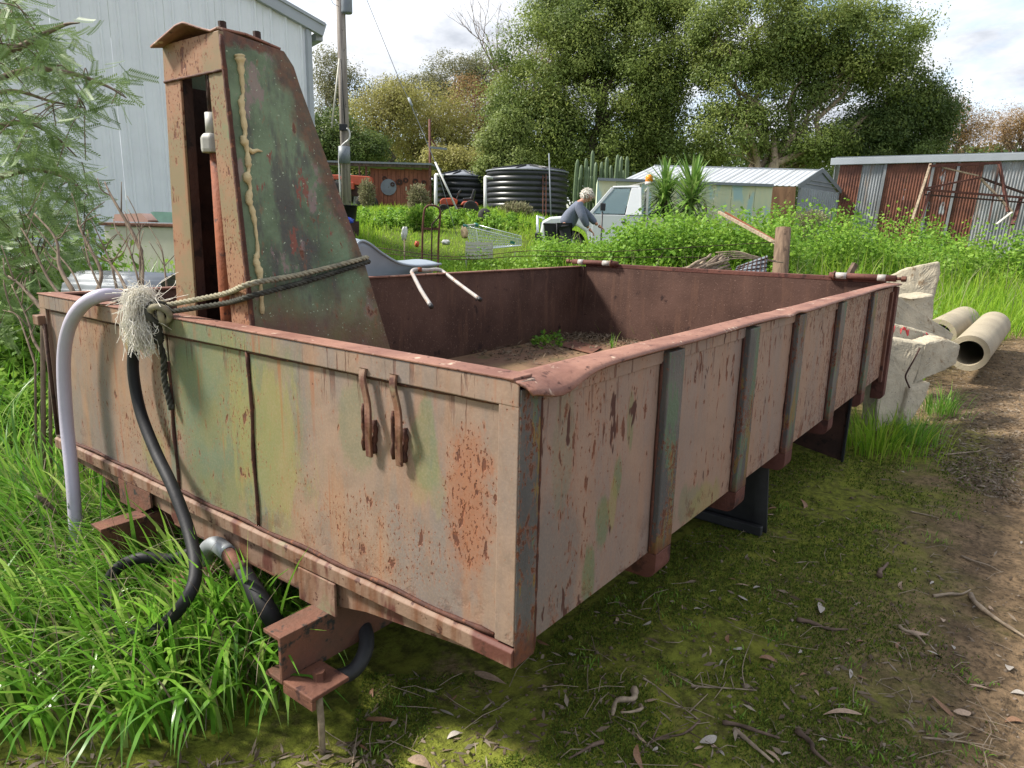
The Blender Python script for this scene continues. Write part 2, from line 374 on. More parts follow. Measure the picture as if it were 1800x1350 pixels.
def inside_mat():
    n = NT('tray_inside'); k = n.noise(2.2, 5, .6); c = n.mix(n.ss(k, .3, .7), sr(66, 46, 39), sr(90, 66, 57))
    c = n.mix(n.ma('MULTIPLY', n.ss(n.noise(1, 4, .6, n.mp((16, 16, 2))), .5, .7), .5), c, sr(102, 74, 60))
    c = n.mix(n.ss(n.noise(90, 3), .62, .7), c, sr(116, 92, 82)); c = n.mix(n.ss(n.noise(9, 5), .62, .70), c, sr(50, 34, 31))
    return n.fin(c, .75, 0, n.bump(n.noise(70, 5), .002), .25)
M['inside'] = inside_mat()
def floor_mat():
    n = NT('tray_floor'); k = n.noise(2.5, 6, .65); c = n.mix(n.ss(k, .35, .65), sr(104, 78, 64), sr(122, 100, 74))
    c = n.mix(n.ss(n.noise(4, 5), .55, .66), c, sr(92, 80, 56)); c = n.mix(n.ss(n.noise(22, 5), .6, .68), c, sr(70, 52, 44))
    return n.fin(c, .85, 0, n.bump(n.noise(30, 5), .004), .2)
M['floor'] = floor_mat()
def tower_mat():
    n = NT('tower_green'); v = n.noise(1, 5, .65, n.mp((7, 7, 2.2))); k = n.noise(4, 6, .65)
    c = n.mix(n.ss(k, .32, .66), sr(72, 86, 62), sr(116, 136, 104)); c = n.mix(n.ma('MULTIPLY', n.ss(v, .50, .62), .8), c, sr(72, 66, 66))
    c = n.mix(n.ma('MULTIPLY', n.ss(n.noise(1, 6, .7, n.mp((11, 11, 6), (2, 1, 4))), .56, .62), .7), c, sr(142, 118, 116))
    c = n.mix(n.ss(n.noise(1, 5, .7, n.mp((13, 13, 5), (1, 7, 3))), .615, .66), c, sr(126, 74, 60))
    x, y, z = n.xyz()[0], n.xyz()[1], n.xyz()[2]
    low = n.ss(n.ma('ADD', z, n.ma('MULTIPLY', n.noise(3.5, 5), .5)), 1.46, 1.2); c = n.mix(n.ma('MULTIPLY', low, .82), c, n.mix(n.ss(n.noise(6, 5), .4, .62), sr(104, 68, 56), sr(108, 88, 54)))
    # worn back edge of the plate, which runs from (.28,1.85) down to (.87,.46)
    ed = n.ma('ADD', n.ma('MULTIPLY', x, .92), n.ma('MULTIPLY', z, .39)); ed = n.ma('SUBTRACT', .955, ed)
    er = n.ss(n.ma('SUBTRACT', ed, n.ma('MULTIPLY', n.noise(9, 5), .13)), .0, -.05)
    er = n.ma('MULTIPLY', er, .9)
    c, core = rust_layers(n, c, .55, None, .3, n.mx(er, n.ss(n.ma('ADD', z, n.ma('MULTIPLY', n.noise(30, 4), .06)), 1.85, 1.87)))
    c = n.mix(n.ss(n.noise(120, 2), .68, .74), c, sr(176, 190, 160))
    return n.fin(c, .55, 0, n.bump(n.ma('ADD', n.ma('MULTIPLY', core, -1), n.noise(90, 4)), .0015), .4)
M['tower'] = tower_mat()
def flange_mat():
    n = NT('tower_flange'); c = n.mix(n.ss(n.noise(5, 5), .4, .62), sr(142, 108, 84), sr(122, 108, 82)); c = n.mix(n.ss(n.noise(7, 5), .60, .70), c, sr(104, 114, 84))
    c, core = rust_layers(n, c, 1.05, n.ss(n.noise(4), .35, .55), .8); return n.fin(c, .6, 0, n.bump(n.ma('MULTIPLY', core, -1), .0015), .3)
M['flange'] = flange_mat()
def rusty(name, a, b, c2, sc=6, bm=.003, rough=.75):
    n = NT(name); c = n.mix(n.ss(n.noise(sc, 6, .65), .35, .65), a, b); c = n.mix(n.ss(n.noise(sc*3.3, 5, .6), .56, .66), c, c2)
    return n.fin(c, rough, 0, n.bump(n.noise(60, 5), bm), .25)
M['rust'] = rusty('rusty_steel', sr(88, 58, 48), sr(112, 76, 60), sr(62, 42, 38))
M['rust_red'] = rusty('red_oxide_steel', sr(82, 50, 44), sr(100, 64, 55), sr(64, 41, 37))
M['rust_dark'] = rusty('dark_rust', sr(52, 38, 34), sr(72, 50, 42), sr(40, 31, 29))
M['rust_orange'] = rusty('orange_ram', sr(132, 74, 46), sr(112, 62, 42), sr(78, 48, 38), 9)
M['channel'] = rusty('channel_steel', sr(110, 74, 60), sr(92, 68, 56), sr(46, 48, 46), 7)
M['seam'] = rusty('rust_seam', sr(82, 52, 42), sr(66, 43, 37), sr(108, 68, 48), 20)
M['foam'] = simple('expanding_foam', sr(196, 178, 134), .7, .12, 20, 0, .004)
M['black_rubber'] = simple('black_rubber', sr(30, 30, 33), .6, .3, 12, 0, .001, .25)
M['mudflap'] = simple('mudflap_rubber', sr(44, 45, 47), .6, .4, 5, 0, .002)
M['lavender'] = simple('lavender_hose', sr(176, 170, 186), .42, .05, 8, 0, .0006, None, 90)
M['galv'] = simple('galvanised', sr(150, 154, 158), .5, .14, 5, .5)
M['grey_fit'] = simple('grey_fitting', sr(158, 156, 150), .55, .1, 8)
def rope_mat(name, a, b):
    n = NT(name); c = n.mix(n.ss(n.noise(30, 4), .35, .65), a, b); return n.fin(c, .85, 0, n.bump(n.noise(200, 2), .001), .2)
M['rope_w'] = rope_mat('pale_rope', sr(158, 150, 126), sr(122, 118, 102)); M['rope_d'] = rope_mat('weathered_rope', sr(72, 71, 63), sr(50, 50, 45))
M['fibre'] = rope_mat('frayed_fibre', sr(236, 232, 222), sr(214, 208, 194))
M['white_tube'] = rusty('white_tube', sr(170, 164, 160), sr(154, 147, 141), sr(150, 118, 96), 9, .0008, .4)
M['chair'] = simple('grey_plastic', sr(134, 144, 154), .42, .08, 3); M['black'] = simple('black_plastic', sr(30, 30, 32), .5, .2, 6)
def concrete_mat():
    n = NT('concrete'); c = n.mix(n.ss(n.noise(3, 6, .65), .3, .7), sr(150, 143, 126), sr(184, 173, 150)); c = n.mix(n.ss(n.noise(9, 5), .58, .7), c, sr(122, 104, 82))
    c = n.mix(n.ss(n.noise(55, 3), .64, .70), c, sr(112, 106, 98)); h = n.ma('ADD', n.noise(26, 5, .7), n.ma('MULTIPLY', n.vor(60), .3))
    return n.fin(c, .9, 0, n.bump(h, .006), .15)
M['concrete'] = concrete_mat(); M['pipe_conc'] = simple('pipe_concrete', sr(150, 139, 118), .85, .12, 3, 0, .004)
M['red_paint'] = simple('red_spray_paint', sr(196, 58, 62), .6, .1, 9)
def wood_mat(name, a, b, sc=(2, 2, 30), bm=.004):
    n = NT(name); g = n.noise(1, 5, .6, n.mp(sc)); c = n.mix(n.ss(g, .35, .65), a, b); c = n.mix(n.ss(n.noise(8, 4), .6, .72), c, tuple(v*.6 for v in a))
    return n.fin(c, .85, 0, n.bump(g, bm), .2)
M['post_wood'] = wood_mat('fence_post_wood', sr(88, 72, 60), sr(116, 97, 80), (34, 34, 2))
M['pole_wood'] = wood_mat('power_pole_wood', sr(120, 112, 106), sr(152, 144, 136), (20, 20, 1))
M['bark'] = wood_mat('tree_bark', sr(96, 82, 68), sr(132, 114, 94), (9, 9, 1.5), .02)
M['bark_pale'] = wood_mat('pale_bark', sr(138, 122, 104), sr(172, 154, 130), (9, 9, 1.5), .02)
M['bark_dark'] = wood_mat('dark_bark', sr(66, 58, 50), sr(92, 82, 70), (9, 9, 1.5), .02)
M['dead'] = wood_mat('dead_stem_wood', sr(100, 86, 74), sr(132, 116, 100), (30, 30, 4), .002)
M['stick'] = wood_mat('grey_stick', sr(122, 108, 92), sr(158, 142, 122), (20, 20, 20), .003)
M['stick_dark'] = wood_mat('dark_bark_strip', sr(84, 70, 60), sr(112, 94, 82), (20, 20, 20), .003)
M['red_plank'] = wood_mat('red_plank', sr(122, 78, 62), sr(140, 92, 72), (12, 12, 1.2), .004)
def foliage(name, cols, trans=.35, rough=.45, spec=.25):
    n = NT(name); a = n.n('ShaderNodeAttribute', attribute_name='rnd').outputs['Fac']
    r = n.n('ShaderNodeValToRGB'); el = r.color_ramp.elements
    while len(el) < len(cols): el.new(.5)
    for i, c in enumerate(cols): el[i].position = i/(len(cols)-1); el[i].color = (*c, 1)
    n.set(r.inputs[0], a); c = r.outputs[0]
    n.fin(c, rough, 0, None, spec)
    tr = n.n('ShaderNodeBsdfTranslucent'); n.set(tr.inputs[0], c); ms = n.n('ShaderNodeMixShader'); ms.inputs[0].default_value = trans
    n.t.links.new(n.b.outputs[0], ms.inputs[1]); n.t.links.new(tr.outputs[0], ms.inputs[2]); n.t.links.new(ms.outputs[0], n.out.inputs[0])
    return n.m
L_ = lambda r, g, b: (r, g, b)
M['grass'] = foliage('grass_blades', [L_(.085,.22,.025), L_(.14,.33,.035), L_(.21,.41,.045), L_(.33,.43,.12)], .45, .3, .55)
M['field'] = foliage('field_grass', [L_(.10,.22,.022), L_(.19,.35,.028), L_(.28,.44,.036), L_(.36,.45,.07)], .5, .45, .2)
M['weed'] = foliage('broad_weed', [L_(.07,.16,.024), L_(.14,.28,.032), L_(.23,.38,.045), L_(.30,.40,.10)], .42, .5, .2)
M['tree_green'] = foliage('tree_green', [L_(.085,.13,.036), L_(.15,.205,.05), L_(.23,.285,.07), L_(.32,.36,.10)], .45, .5, .2)
M['tree_dark'] = foliage('tree_dark', [L_(.05,.085,.028), L_(.085,.13,.036), L_(.13,.18,.048), L_(.18,.225,.062)], .4, .5, .2)
M['tree_light'] = foliage('tree_light', [L_(.09,.135,.035), L_(.15,.20,.05), L_(.21,.26,.065), L_(.26,.30,.09)], .35, .5, .2)
M['tree_olive'] = foliage('tree_olive', [L_(.13,.14,.07), L_(.185,.19,.095), L_(.24,.235,.12), L_(.28,.27,.15)], .4, .5, .2)
M['tree_yellow'] = foliage('tree_yellow', [L_(.23,.20,.085), L_(.30,.275,.095), L_(.38,.37,.10), L_(.28,.25,.14)], .42, .5, .2)
M['tree_brown'] = foliage('tree_brown', [L_(.20,.12,.06), L_(.27,.165,.075), L_(.33,.22,.08), L_(.22,.16,.11)], .3, .5, .2)
M['pepper'] = foliage('pepper_leaf', [L_(.085,.145,.05), L_(.14,.215,.07), L_(.20,.285,.10), L_(.33,.39,.23)], .25, .5, .2)
M['yucca'] = foliage('yucca_leaf', [L_(.09,.19,.04), L_(.15,.27,.055), L_(.22,.35,.08), L_(.28,.38,.12)], .3, .35, .4)
M['dryshrub'] = foliage('dry_shrub', [L_(.17,.16,.09), L_(.24,.22,.13), L_(.30,.28,.17), L_(.2,.22,.1)], .3, .6, .1)
M['litter'] = foliage('dry_litter', [L_(.09,.065,.042), L_(.15,.11,.075), L_(.22,.17,.125), L_(.30,.25,.19)], .12, .7, .15)
M['moss'] = foliage('moss_tuft', [L_(.04,.065,.012), L_(.07,.11,.016), L_(.125,.175,.024), L_(.19,.25,.035)], .3, .6, .1)
M['dead_leaf'] = simple('dead_gum_leaf', sr(160, 136, 114), .6, .22, 14, 0, .001); M['dead_leaf_g'] = simple('grey_gum_leaf', sr(158, 150, 140), .6, .18, 14, 0, .001)
M['dead_leaf_b'] = simple('brown_gum_leaf', sr(128, 94, 68), .6, .25, 14, 0, .001)
# ------------------------------------------------------------------ ground
_tab = np.random.default_rng(5).random((256, 256))
def vnoise(x, y, s=1.0, o=0):
    x = np.asarray(x, float)*s+37.1+o*13.7; y = np.asarray(y, float)*s+91.3+o*7.9
    xi = np.floor(x).astype(int); yi = np.floor(y).astype(int); fx = x-xi; fy = y-yi; fx = fx*fx*(3-2*fx); fy = fy*fy*(3-2*fy)
    g = lambda a, b: _tab[a % 256, b % 256]
    return (g(xi, yi)*(1-fx)+g(xi+1, yi)*fx)*(1-fy)+(g(xi, yi+1)*(1-fx)+g(xi+1, yi+1)*fx)*fy
def fbm(x, y, s, n=4, o=0): return sum(vnoise(x, y, s*2**i, o+i)*.5**i for i in range(n))/sum(.5**i for i in range(n))
def gnear(x, y):
    x = np.asarray(x, float); y = np.asarray(y, float)
    near = sstep(14, 6, np.hypot(x-1.5, y))
    return G(x, y) + near*((fbm(x, y, 1.3, 3)-.5)*.05+(fbm(x, y, 9, 3, 5)-.5)*.022)
def ax(parts):
    o = []
    for a, b, st in parts: o += list(np.arange(a, b, st))
    return np.array(o+[parts[-1][1]])
gd = ax([(-60, -6, 6), (-6, .6, .4), (.6, 3.2, .022), (3.2, 7, .05), (7, 14, .25), (14, 60, 2), (60, 400, 20)])
gl = ax([(-300, -40, 20), (-40, -8, 1.5), (-8, -3, .25), (-3, 3.4, .03), (3.4, 8, .2), (8, 40, 1.5), (40, 300, 20)])
DD, LL = np.meshgrid(gd, gl, indexing='ij')
GX = CAM[0]+DD*FH[0]+LL*RH[0]; GY = CAM[1]+DD*FH[1]+LL*RH[1]; GZ = gnear(GX, GY)
nv = len(gl); ii, jj = np.meshgrid(np.arange(len(gd)-1), np.arange(nv-1), indexing='ij')
GF = np.stack([ii*nv+jj, (ii+1)*nv+jj, (ii+1)*nv+jj+1, ii*nv+jj+1], -1).reshape(-1, 4)[:, ::-1]
def ground_mat():
    n = NT('ground'); P = n.xyz(); x, y = P[0], P[1]
    w = n.noise(1.4, 5, .65); f = n.noise(9, 6, .7); ff = n.noise(45, 5, .7)
    c = n.mix(n.ss(f, .36, .66), sr(104, 87, 67), sr(146, 122, 94)); c = n.mix(n.ss(ff, .42, .68), c, sr(78, 66, 52))
    c = n.mix(n.ss(n.noise(150, 3), .64, .72), c, sr(134, 120, 100))
    # moss creeps out from under the tray (y > -.8) and thins to bare dirt on the right
    yy = n.ma('ADD', y, n.ma('MULTIPLY', n.ma('SUBTRACT', w, .5), 1.6)); m = n.ma('MULTIPLY', n.ss(yy, -.85, -.12), n.ss(n.noise(3.2, 6, .7), .29, .47))
    m = n.ma('MULTIPLY', m, n.ss(x, 5.4, 4.2))
    mc = n.mix(n.ss(n.noise(24, 5, .7), .35, .65), sr(74, 78, 30), sr(122, 130, 48)); mc = n.mix(n.ss(n.noise(5, 4), .5, .7), mc, sr(128, 132, 50))
    c = n.mix(n.ma('MULTIPLY', m, .92), c, mc)
    # soil with green cover under the field and the long grass
    dd = n.ma('ADD', n.ma('MULTIPLY', x, float(FH[0])), n.ma('MULTIPLY', y, float(FH[1]))); gm = n.mx(n.ss(dd, 5.2, 7.2), n.ma('MULTIPLY', n.ss(n.ma('ADD', y, n.ma('MULTIPLY', x, -.6)), 1.1, 1.5), n.ss(x, -.66, -.50)))
    ri = n.ma('MULTIPLY', n.ss(dd, 3, 6), n.ss(n.ma('ADD', y, n.ma('MULTIPLY', n.ma('SUBTRACT', w, .5), .8)), .1, -.5)); ri = n.ma('MULTIPLY', ri, n.ss(dd, 9.5, 7.5))
    gm = n.ma('MULTIPLY', gm, n.ma('SUBTRACT', 1.0, ri)); c = n.mix(gm, c, n.mix(n.ss(f, .35, .65), sr(66, 76, 32), sr(92, 108, 40)))
    h = n.ma('ADD', n.ma('MULTIPLY', ff, .6), n.ma('MULTIPLY', n.noise(120, 4, .7), .4))
    return n.fin(c, .95, 0, n.bump(h, .02, .9), .1)
go = npmesh('ground', np.stack([GX, GY, GZ], -1).reshape(-1, 3), GF, ground_mat()); go['kind'] = 'structure'

# ------------------------------------------------------------------ the tipper tray
TL, TW, Z0, ZB, ZT = 4.148, 2.43, .40, .434, 1.05
tray = thing('tipper_tray', 'large rusty beige and green steel tipper truck tray standing on the ground', 'truck tray')
T = lambda n, mb, m, **k: mb.build(n, M[m], k.pop('parent', tray), **k)
T('floor', MB().box(.03, TL-.02, .03, TW-.03, .445, .465), 'floor')
# front wall: three sheets between rails and posts, rust weld seams between them
for a, b in ((.055, .964), (.976, 1.425), (1.437, 2.372)):
    T('front_sheet', MB().box(.008, .014, a, b, .45, .995), 'front')
T('front_liner', MB().box(.016, .021, .03, TW-.03, .46, 1.03), 'inside')
for y0, zz in ((.97, .992), (1.431, .90)):
    pts = [(.006, y0+.004*math.sin(z*21), z) for z in np.linspace(.455, zz, 14)]
    T('weld_seam', MB().tube(pts, [.005+.0022*abs(math.sin(i*2.3)) for i in range(14)], 6), 'seam', smooth=True)
T('top_rail', MB().box(-.004, .052, .0, TW, .992, 1.046), 'front', bevel=.003)
T('rim_cap', MB().box(-.007, .058, .012, TW+.004, 1.047, 1.053), 'rim', bevel=.002)
T('bottom_rail', MB().prism([(.03, 0, .402), (-.008, 0, .402), (-.009, 0, .440), (-.001, 0, .447), (.03, 0, .447)], (0, TW, 0)), 'rail', bevel=.002)
T('bottom_seam', MB().tube([(.004, y, .455+.003*math.sin(y*19)) for y in np.linspace(.06, 2.36, 60)], [.004+.003*abs(math.sin(i*1.7)) for i in range(60)], 6), 'seam', smooth=True)
T('top_seam', MB().tube([(.006, y, .989+.0015*math.sin(y*13)) for y in np.linspace(.06, 2.36, 60)], [.003+.002*abs(math.sin(i*2.1)) for i in range(60)], 6), 'seam', smooth=True)
T('corner_post', MB().box(-.003, .03, .0, .053, .453, 1.046), 'front', bevel=.002)
T('corner_post', MB().box(-.003, .03, TW-.056, TW, .453, 1.046), 'front', bevel=.002)
T('corner_return', MB().box(-.001, .072, -.004, .001, .402, 1.03), 'post', bevel=.002)
T('corner_seam', MB().tube([(.073, -.002, z) for z in np.linspace(.41, 1.0, 24)], [.003+.0025*abs(math.sin(i*1.9)) for i in range(24)], 6), 'seam', smooth=True)
T('latch_block', MB().box(-.03, .02, TW-.045, TW+.012, .925, .965), 'rail', bevel=.004)
T('latch_rod', MB().tube([(-.012, TW-.055, .93), (-.012, TW-.055, .47)], .008, 8), 'rust_dark', smooth=True)
# tapered cross beam below the front rail
T('cross_beam', MB().prism([(.012, y, z) for y, z in ((.02, .40), (.02, .398), (.5, .345), (.62, .318), (1.5, .318), (1.52, .34), (2.38, .372), (2.38, .40))], (.03, 0, 0)), 'rail')
T('beam_flange', MB().box(.012, .10, .62, 1.5, .308, .317), 'channel', bevel=.002)
# two bent flat hooks on the front wall
for yc in (.46, .355):
    pts = [(-.006, yc+.004, 1.012), (-.012, yc+.002, .985), (-.011, yc-.012, .93), (-.018, yc-.022, .885), (-.010, yc-.012, .84), (-.006, yc-.010, .792)]
    S_ = spline(pts, 4); mb = MB()
    for i in range(len(S_)-1): pass
    v = []; f = []
    for i, p in enumerate(S_):
        t_ = S_[min(i+1, len(S_)-1)]-S_[max(i-1, 0)]; nrm = np.cross(t_, [0, 1, 0]); nrm /= np.linalg.norm(nrm)
        for sy, sn in ((-1, -1), (1, -1), (1, 1), (-1, 1)): v.append(p+np.array([0, sy*.010, 0])+nrm*sn*.004)
    m_ = len(S_)
    for i in range(m_-1):
        for k in range(4): f.append((i*4+k, i*4+(k+1) % 4, (i+1)*4+(k+1) % 4, (i+1)*4+k))
    f += [(0, 1, 2, 3), tuple(range(4*m_-4, 4*m_))]
    T('hook_bar', mb.add(v, f), 'rail', bevel=.002)
    T('weld_bead', MB().tube([(.004, yc-.018+.003*math.sin(i), .80+i*.012) for i in range(8)], [.006+.003*(i % 2) for i in range(8)], 6), 'seam', smooth=True)
    T('weld_bead', MB().tube([(.003, yc+.02+.002*math.sin(i*2), .80+i*.02) for i in range(7)], [.004+.003*(i % 2) for i in range(7)], 6), 'seam', smooth=True)
# right side: sheets between stiffening posts, each post ends in a rounded bearer below the floor
PX = [.70, 1.345, 1.935, 2.655, 3.42]; PWD = .052
xs = [.078]+[q for p in PX for q in (p-PWD+.004, p+PWD-.004)]+[4.10]
for i in range(0, len(xs), 2):
    T('side_sheet', MB().box(xs[i], xs[i+1], .002, .008, ZB, .995), 'side')
    T('rail_face', MB().box(xs[i], xs[i+1], -.005, .008, .996, 1.03), 'side', bevel=.0015)
T('side_liner', MB().box(.03, TL-.02, .010, .014, .46, 1.03), 'inside')
def rounded(yo, zo, yi, zi, r, n=6):
    return [(yo, zi)]+[(yo+r-r*math.cos(a), zo+r-r*math.sin(a)) for a in np.linspace(0, math.pi/2, n)]+[(yi, zo), (yi, zi)]
for p in PX:
    po = T('side_post', MB().box(p-PWD, p+PWD, -.024, .008, .432, 1.028), 'post', bevel=.004)
    prof = rounded(-.024, .352, .34, .4315, .035)
    T('bearer_end', MB().prism([(p-PWD+.002, y, z) for y, z in prof], (2*PWD-.004, 0, 0)), 'rust_red', parent=po, bevel=.002)
    T('weld_seam', MB().tube([(p-PWD-.003, -.003, z) for z in np.linspace(.44, 1.0, 22)], [.003+.0025*abs(math.sin(i*2.7+p)) for i in range(22)], 6), 'seam', parent=po, smooth=True)
T('rear_post', MB().prism([(4.08, y, z) for y, z in rounded(-.03, .275, .05, 1.03, .03)], (.075, 0, 0)), 'rust_red', bevel=.003)
T('rear_post_strip', MB().box(4.02, 4.068, -.016, .002, .40, 1.0), 'rust', bevel=.002)
def lip(u, v):
    x = -.004+u*(TL+.03); wob = .006*math.sin(x*2.1+.6)+.004*math.sin(x*5.7)+.010*math.exp(-((x-1.83)/.07)**2)-.009*math.exp(-((x-1.72)/.06)**2)
    droop = .022*math.exp(-((x-.11)/.085)**2)+.012*math.exp(-((x-.0)/.3)**2)
    y = .048-v*(.082+.004*math.sin(x*3.3)); z = 1.049+(wob*.6 if v > .4 else wob*.2)-droop*v**1.6*1.25-(.006 if v > .95 else 0)
    return (x, y, z)
T('side_lip', MB().grid(lip, 150, 8), 'rim', solid=.006, smooth=True)
# left side and tailgate
T('left_sheet', MB().box(.02, TL-.02, TW-.012, TW-.006, .45, 1.04), 'inside'); T('left_rail', MB().box(.058, TL-.04, TW-.03, TW+.012, 1.041, 1.05), 'rim', bevel=.002)
T('left_outer_sheet', MB().box(.03, TL-.02, TW-.005, TW, .435, 1.04), 'side')
T('tailgate', MB().box(TL-.035, TL-.028, .055, TW-.05, .47, 1.045), 'inside'); T('tailgate_fold', MB().box(TL-.034, TL+.02, .055, TW-.06, 1.046, 1.078), 'rust_red', bevel=.004)
T('tailgate_frame', MB().box(TL-.026, TL+.02, .03, TW-.04, .44, 1.045), 'rust_red')
T('rear_corner_post', MB().box(TL-.05, TL-.02, TW-.055, TW-.004, .44, 1.045), 'inside')
T('rear_corner_post', MB().box(TL-.05, TL-.02, .009, .054, .44, 1.045), 'inside')
for y0, y1, s in ((-.01, .40, 1), (TW-.38, TW+.06, -1)):
    h = thing('hinge_pin', None, None); h.parent = tray
    zz = 1.083; xx = TL-.05
    MB().tube([(xx, y0, zz), (xx, y1, zz)], .021, 12).build('pin_tube', M['rust_red'], h, True)
    e0 = y0 if s > 0 else y1
    for o, wd in ((.06, .05), (.30, .07)): MB().tube([(xx, e0+s*o, zz), (xx, e0+s*(o+wd), zz)], .0225, 12).build('white_sleeve', M['white_tube'], h, True)
    MB().tube([(xx, e0, zz), (xx, e0-s*.03, zz)], .011, 10).build('bolt', M['rust'], h, True)
    MB().tube([(xx, e0-s*.03, zz), (xx, e0-s*.06, zz)], .021, 6).build('nut', M['rust'], h, bevel=.003)
    MB().tube([(xx, e0+s*.375, zz), (xx, e0+s*.385, zz)], .03, 12).build('collar', M['rust'], h, True)

# hoist tower in the front of the tray; it widens a little toward the floor
tw = bpy.data.objects.new('hoist_tower', None); col.objects.link(tw); tw.parent = tray
YR, YL = 1.103, 1.403
def yplate(z): return YR-(1.85-z)*.086
def tdef(o):
    for v in o.data.vertices:
        t = (v.co.y-YR)/(YL-YR); v.co.y += (1.85-v.co.z)*(-.086+t*.138)
    return o
TT = lambda n, mb, m, **k: tdef(T(n, mb, m, parent=tw, **k))
prof = [(.067, .466), (.76, .466), (.60, .92), (.512, 1.226), (.315, 1.755), (.298, 1.81), (.268, 1.848), (.067, 1.866)]
for y0 in (YR, YL-.008): TT('side_plate', MB().prism([(x, y0, z) for x, z in prof], (0, .008, 0)), 'tower', bevel=.0015)
bp = [(.755, .466), (.595, .92), (.507, 1.226), (.310, 1.755), (.300, 1.755), (.497, 1.226), (.585, .92), (.745, .466)]
TT('back_plate', MB().prism([(x, YR+.009, z) for x, z in bp], (0, YL-YR-.018, 0)), 'rust_dark')
for y0, y1 in ((YR-.004, YR+.070), (YL-.082, YL+.004)): TT('front_flange', MB().box(.058, .066, y0, y1, .466, 1.765), 'flange', bevel=.002)
TT('flange_return', MB().box(.067, .095, YR+.063, YR+.070, .466, 1.765), 'rust_dark'); TT('flange_return', MB().box(.067, .095, YL-.082, YL-.075, .466, 1.765), 'rust_dark')
TT('inner_liner', MB().box(.10, .55, YL-.017, YL-.009, .466, 1.2), 'rust_dark'); TT('inner_liner', MB().box(.10, .29, YL-.017, YL-.009, 1.201, 1.75), 'rust_dark'); TT('inner_liner', MB().box(.10, .29, YR+.009, YR+.017, .47, 1.75), 'rust_dark')
TT('lintel', MB().prism([(.056, YR-.004, 1.758), (.056, YR-.004, 1.86), (.072, YR-.004, 1.86), (.064, YR-.004, 1.758)], (0, YL-YR+.008, 0)), 'flange', bevel=.002)
TT('lintel_seam', MB().tube([(.056, y, 1.757) for y in np.linspace(YR, YL, 14)], [.003+.002*abs(math.sin(i*1.6)) for i in range(14)], 6), 'seam', smooth=True)
TT('front_weld', MB().tube([(.062, YR-.005, z) for z in np.linspace(.5, 1.85, 46)], [.005+.003*abs(math.sin(i*1.6)) for i in range(46)], 6), 'seam', smooth=True)
def cap(u, v):
    y = YR+.002+u*(YL-YR+.002); xf = np.interp(u, [0, .12, .4, 1], [.058, .052, .03, .02]); zf = np.interp(u, [0, .1, .22, .42, .55, 1], [1.868, 1.862, 1.872, 1.893, 1.890, 1.848])
    f_ = max(0., (v-.55)/.45); return (.258+(xf-.258)*v, y, 1.853+.017*min(1, v/.55)*(1-f_)+(zf-1.853)*f_)
TT('cap_plate', MB().grid(cap, 30, 16), 'rim', solid=.006, smooth=True)
for x, y in ((.085, YR+.02), (.20, YR+.03), (.16, YL-.05)): TT('bolt', MB().tube([(x, y, 1.86), (x, y, 1.892)], .011, 6), 'rust_dark')
# hydraulic ram inside the tower
a = onx(395, 520, .085); b = onx(379, 268, .085)
ram = T('hydraulic_ram', MB().tube([(.10, a[1]-.012, .47), (.10, a[1], a[2]), (.10, b[1], b[2])], .030, 16), 'rust_orange', parent=tw, smooth=True)
c_ = onx(376, 268, .085)
T('ram_gland', MB().tube([c_+(0, 0, -.002), c_+(0, 0, .008), c_+(0, 0, .040), c_+(0, 0, .052)], [.034, .036, .036, .028], 8), 'grey_fit', parent=ram, bevel=.004)
T('ram_rod', MB().tube([c_+(0, -.004, .05), c_+(0, -.004, .11)], .021, 14), 'grey_fit', parent=ram, smooth=True); T('ram_eye', MB().tube([c_+(0, -.004, .11), c_+(0, -.004, .25)], .012, 10), 'rust_dark', parent=ram, smooth=True)
# bead of expanding foam down the plate
def onplate(px, py, off=-.003):
    y = 1.06
    for _ in range(6): p = ony(px, py, y); y = yplate(p[2])+off
    return p
bead = [(420, 96), (422, 108), (425, 140), (427, 165), (424, 178), (427, 205), (431, 235), (428, 245), (434, 262), (436, 285), (437, 300), (434, 312), (440, 330), (437, 350), (444, 372), (449, 400), (453, 440), (450, 458), (456, 480), (459, 510), (461, 552)]
rad = [.013, .014, .006, .005, .008, .010, .005, .012, .007, .009, .005, .013, .005, .011, .008, .005, .005, .011, .010, .006, .006]
Q = spline(np.array([onplate(x, y) for x, y in bead]), 4); rq = np.interp(np.linspace(0, 1, len(Q)), np.linspace(0, 1, len(rad)), rad)
T('foam_bead', MB().tube(Q, rq*(1+.22*np.sin(np.arange(len(Q))*2.4)+.15*np.sin(np.arange(len(Q))*.9)), 8), 'foam', parent=tw, smooth=True)
T('foam_drip', MB().tube([onplate(x, y, -.004) for x, y in ((437, 262), (443, 267), (452, 264), (461, 266))], [.006, .008, .005, .002], 6), 'foam', parent=tw, smooth=True)

# chassis channels poking out below the front
def channel(name, yw, x0, x1, z0, z1, fl, mat, parent=tray):
    t_ = .012
    return T(name, MB().prism([(x0, y, z) for y, z in ((yw, z0), (yw+fl, z0), (yw+fl, z0+t_), (yw+t_, z0+t_), (yw+t_, z1-t_), (yw+fl, z1-t_), (yw+fl, z1), (yw, z1))], (x1-x0, 0, 0)), mat, parent=parent, bevel=.002)
ch = channel('chassis_channel', .628, -.165, 3.9, .165, .302, .075, 'channel')
T('gusset', MB().box(-.01, -.002, .60, .76, .300, .398), 'rail', parent=ch, bevel=.002)
T('angle_bracket', MB().box(-.165, -.045, .505, .626, .168, .180), 'rust', parent=ch, bevel=.003); T('bracket_bolt', MB().tube([(-.10, .56, .18), (-.10, .56, .203)], .016, 6), 'rust', parent=ch)
T('bracket_end', MB().box(-.165, -.153, .505, .626, .145, .168), 'rust', parent=ch)
ch2 = channel('chassis_channel', 1.655, -.165, 3.9, .17, .305, .08, 'rust', tray)
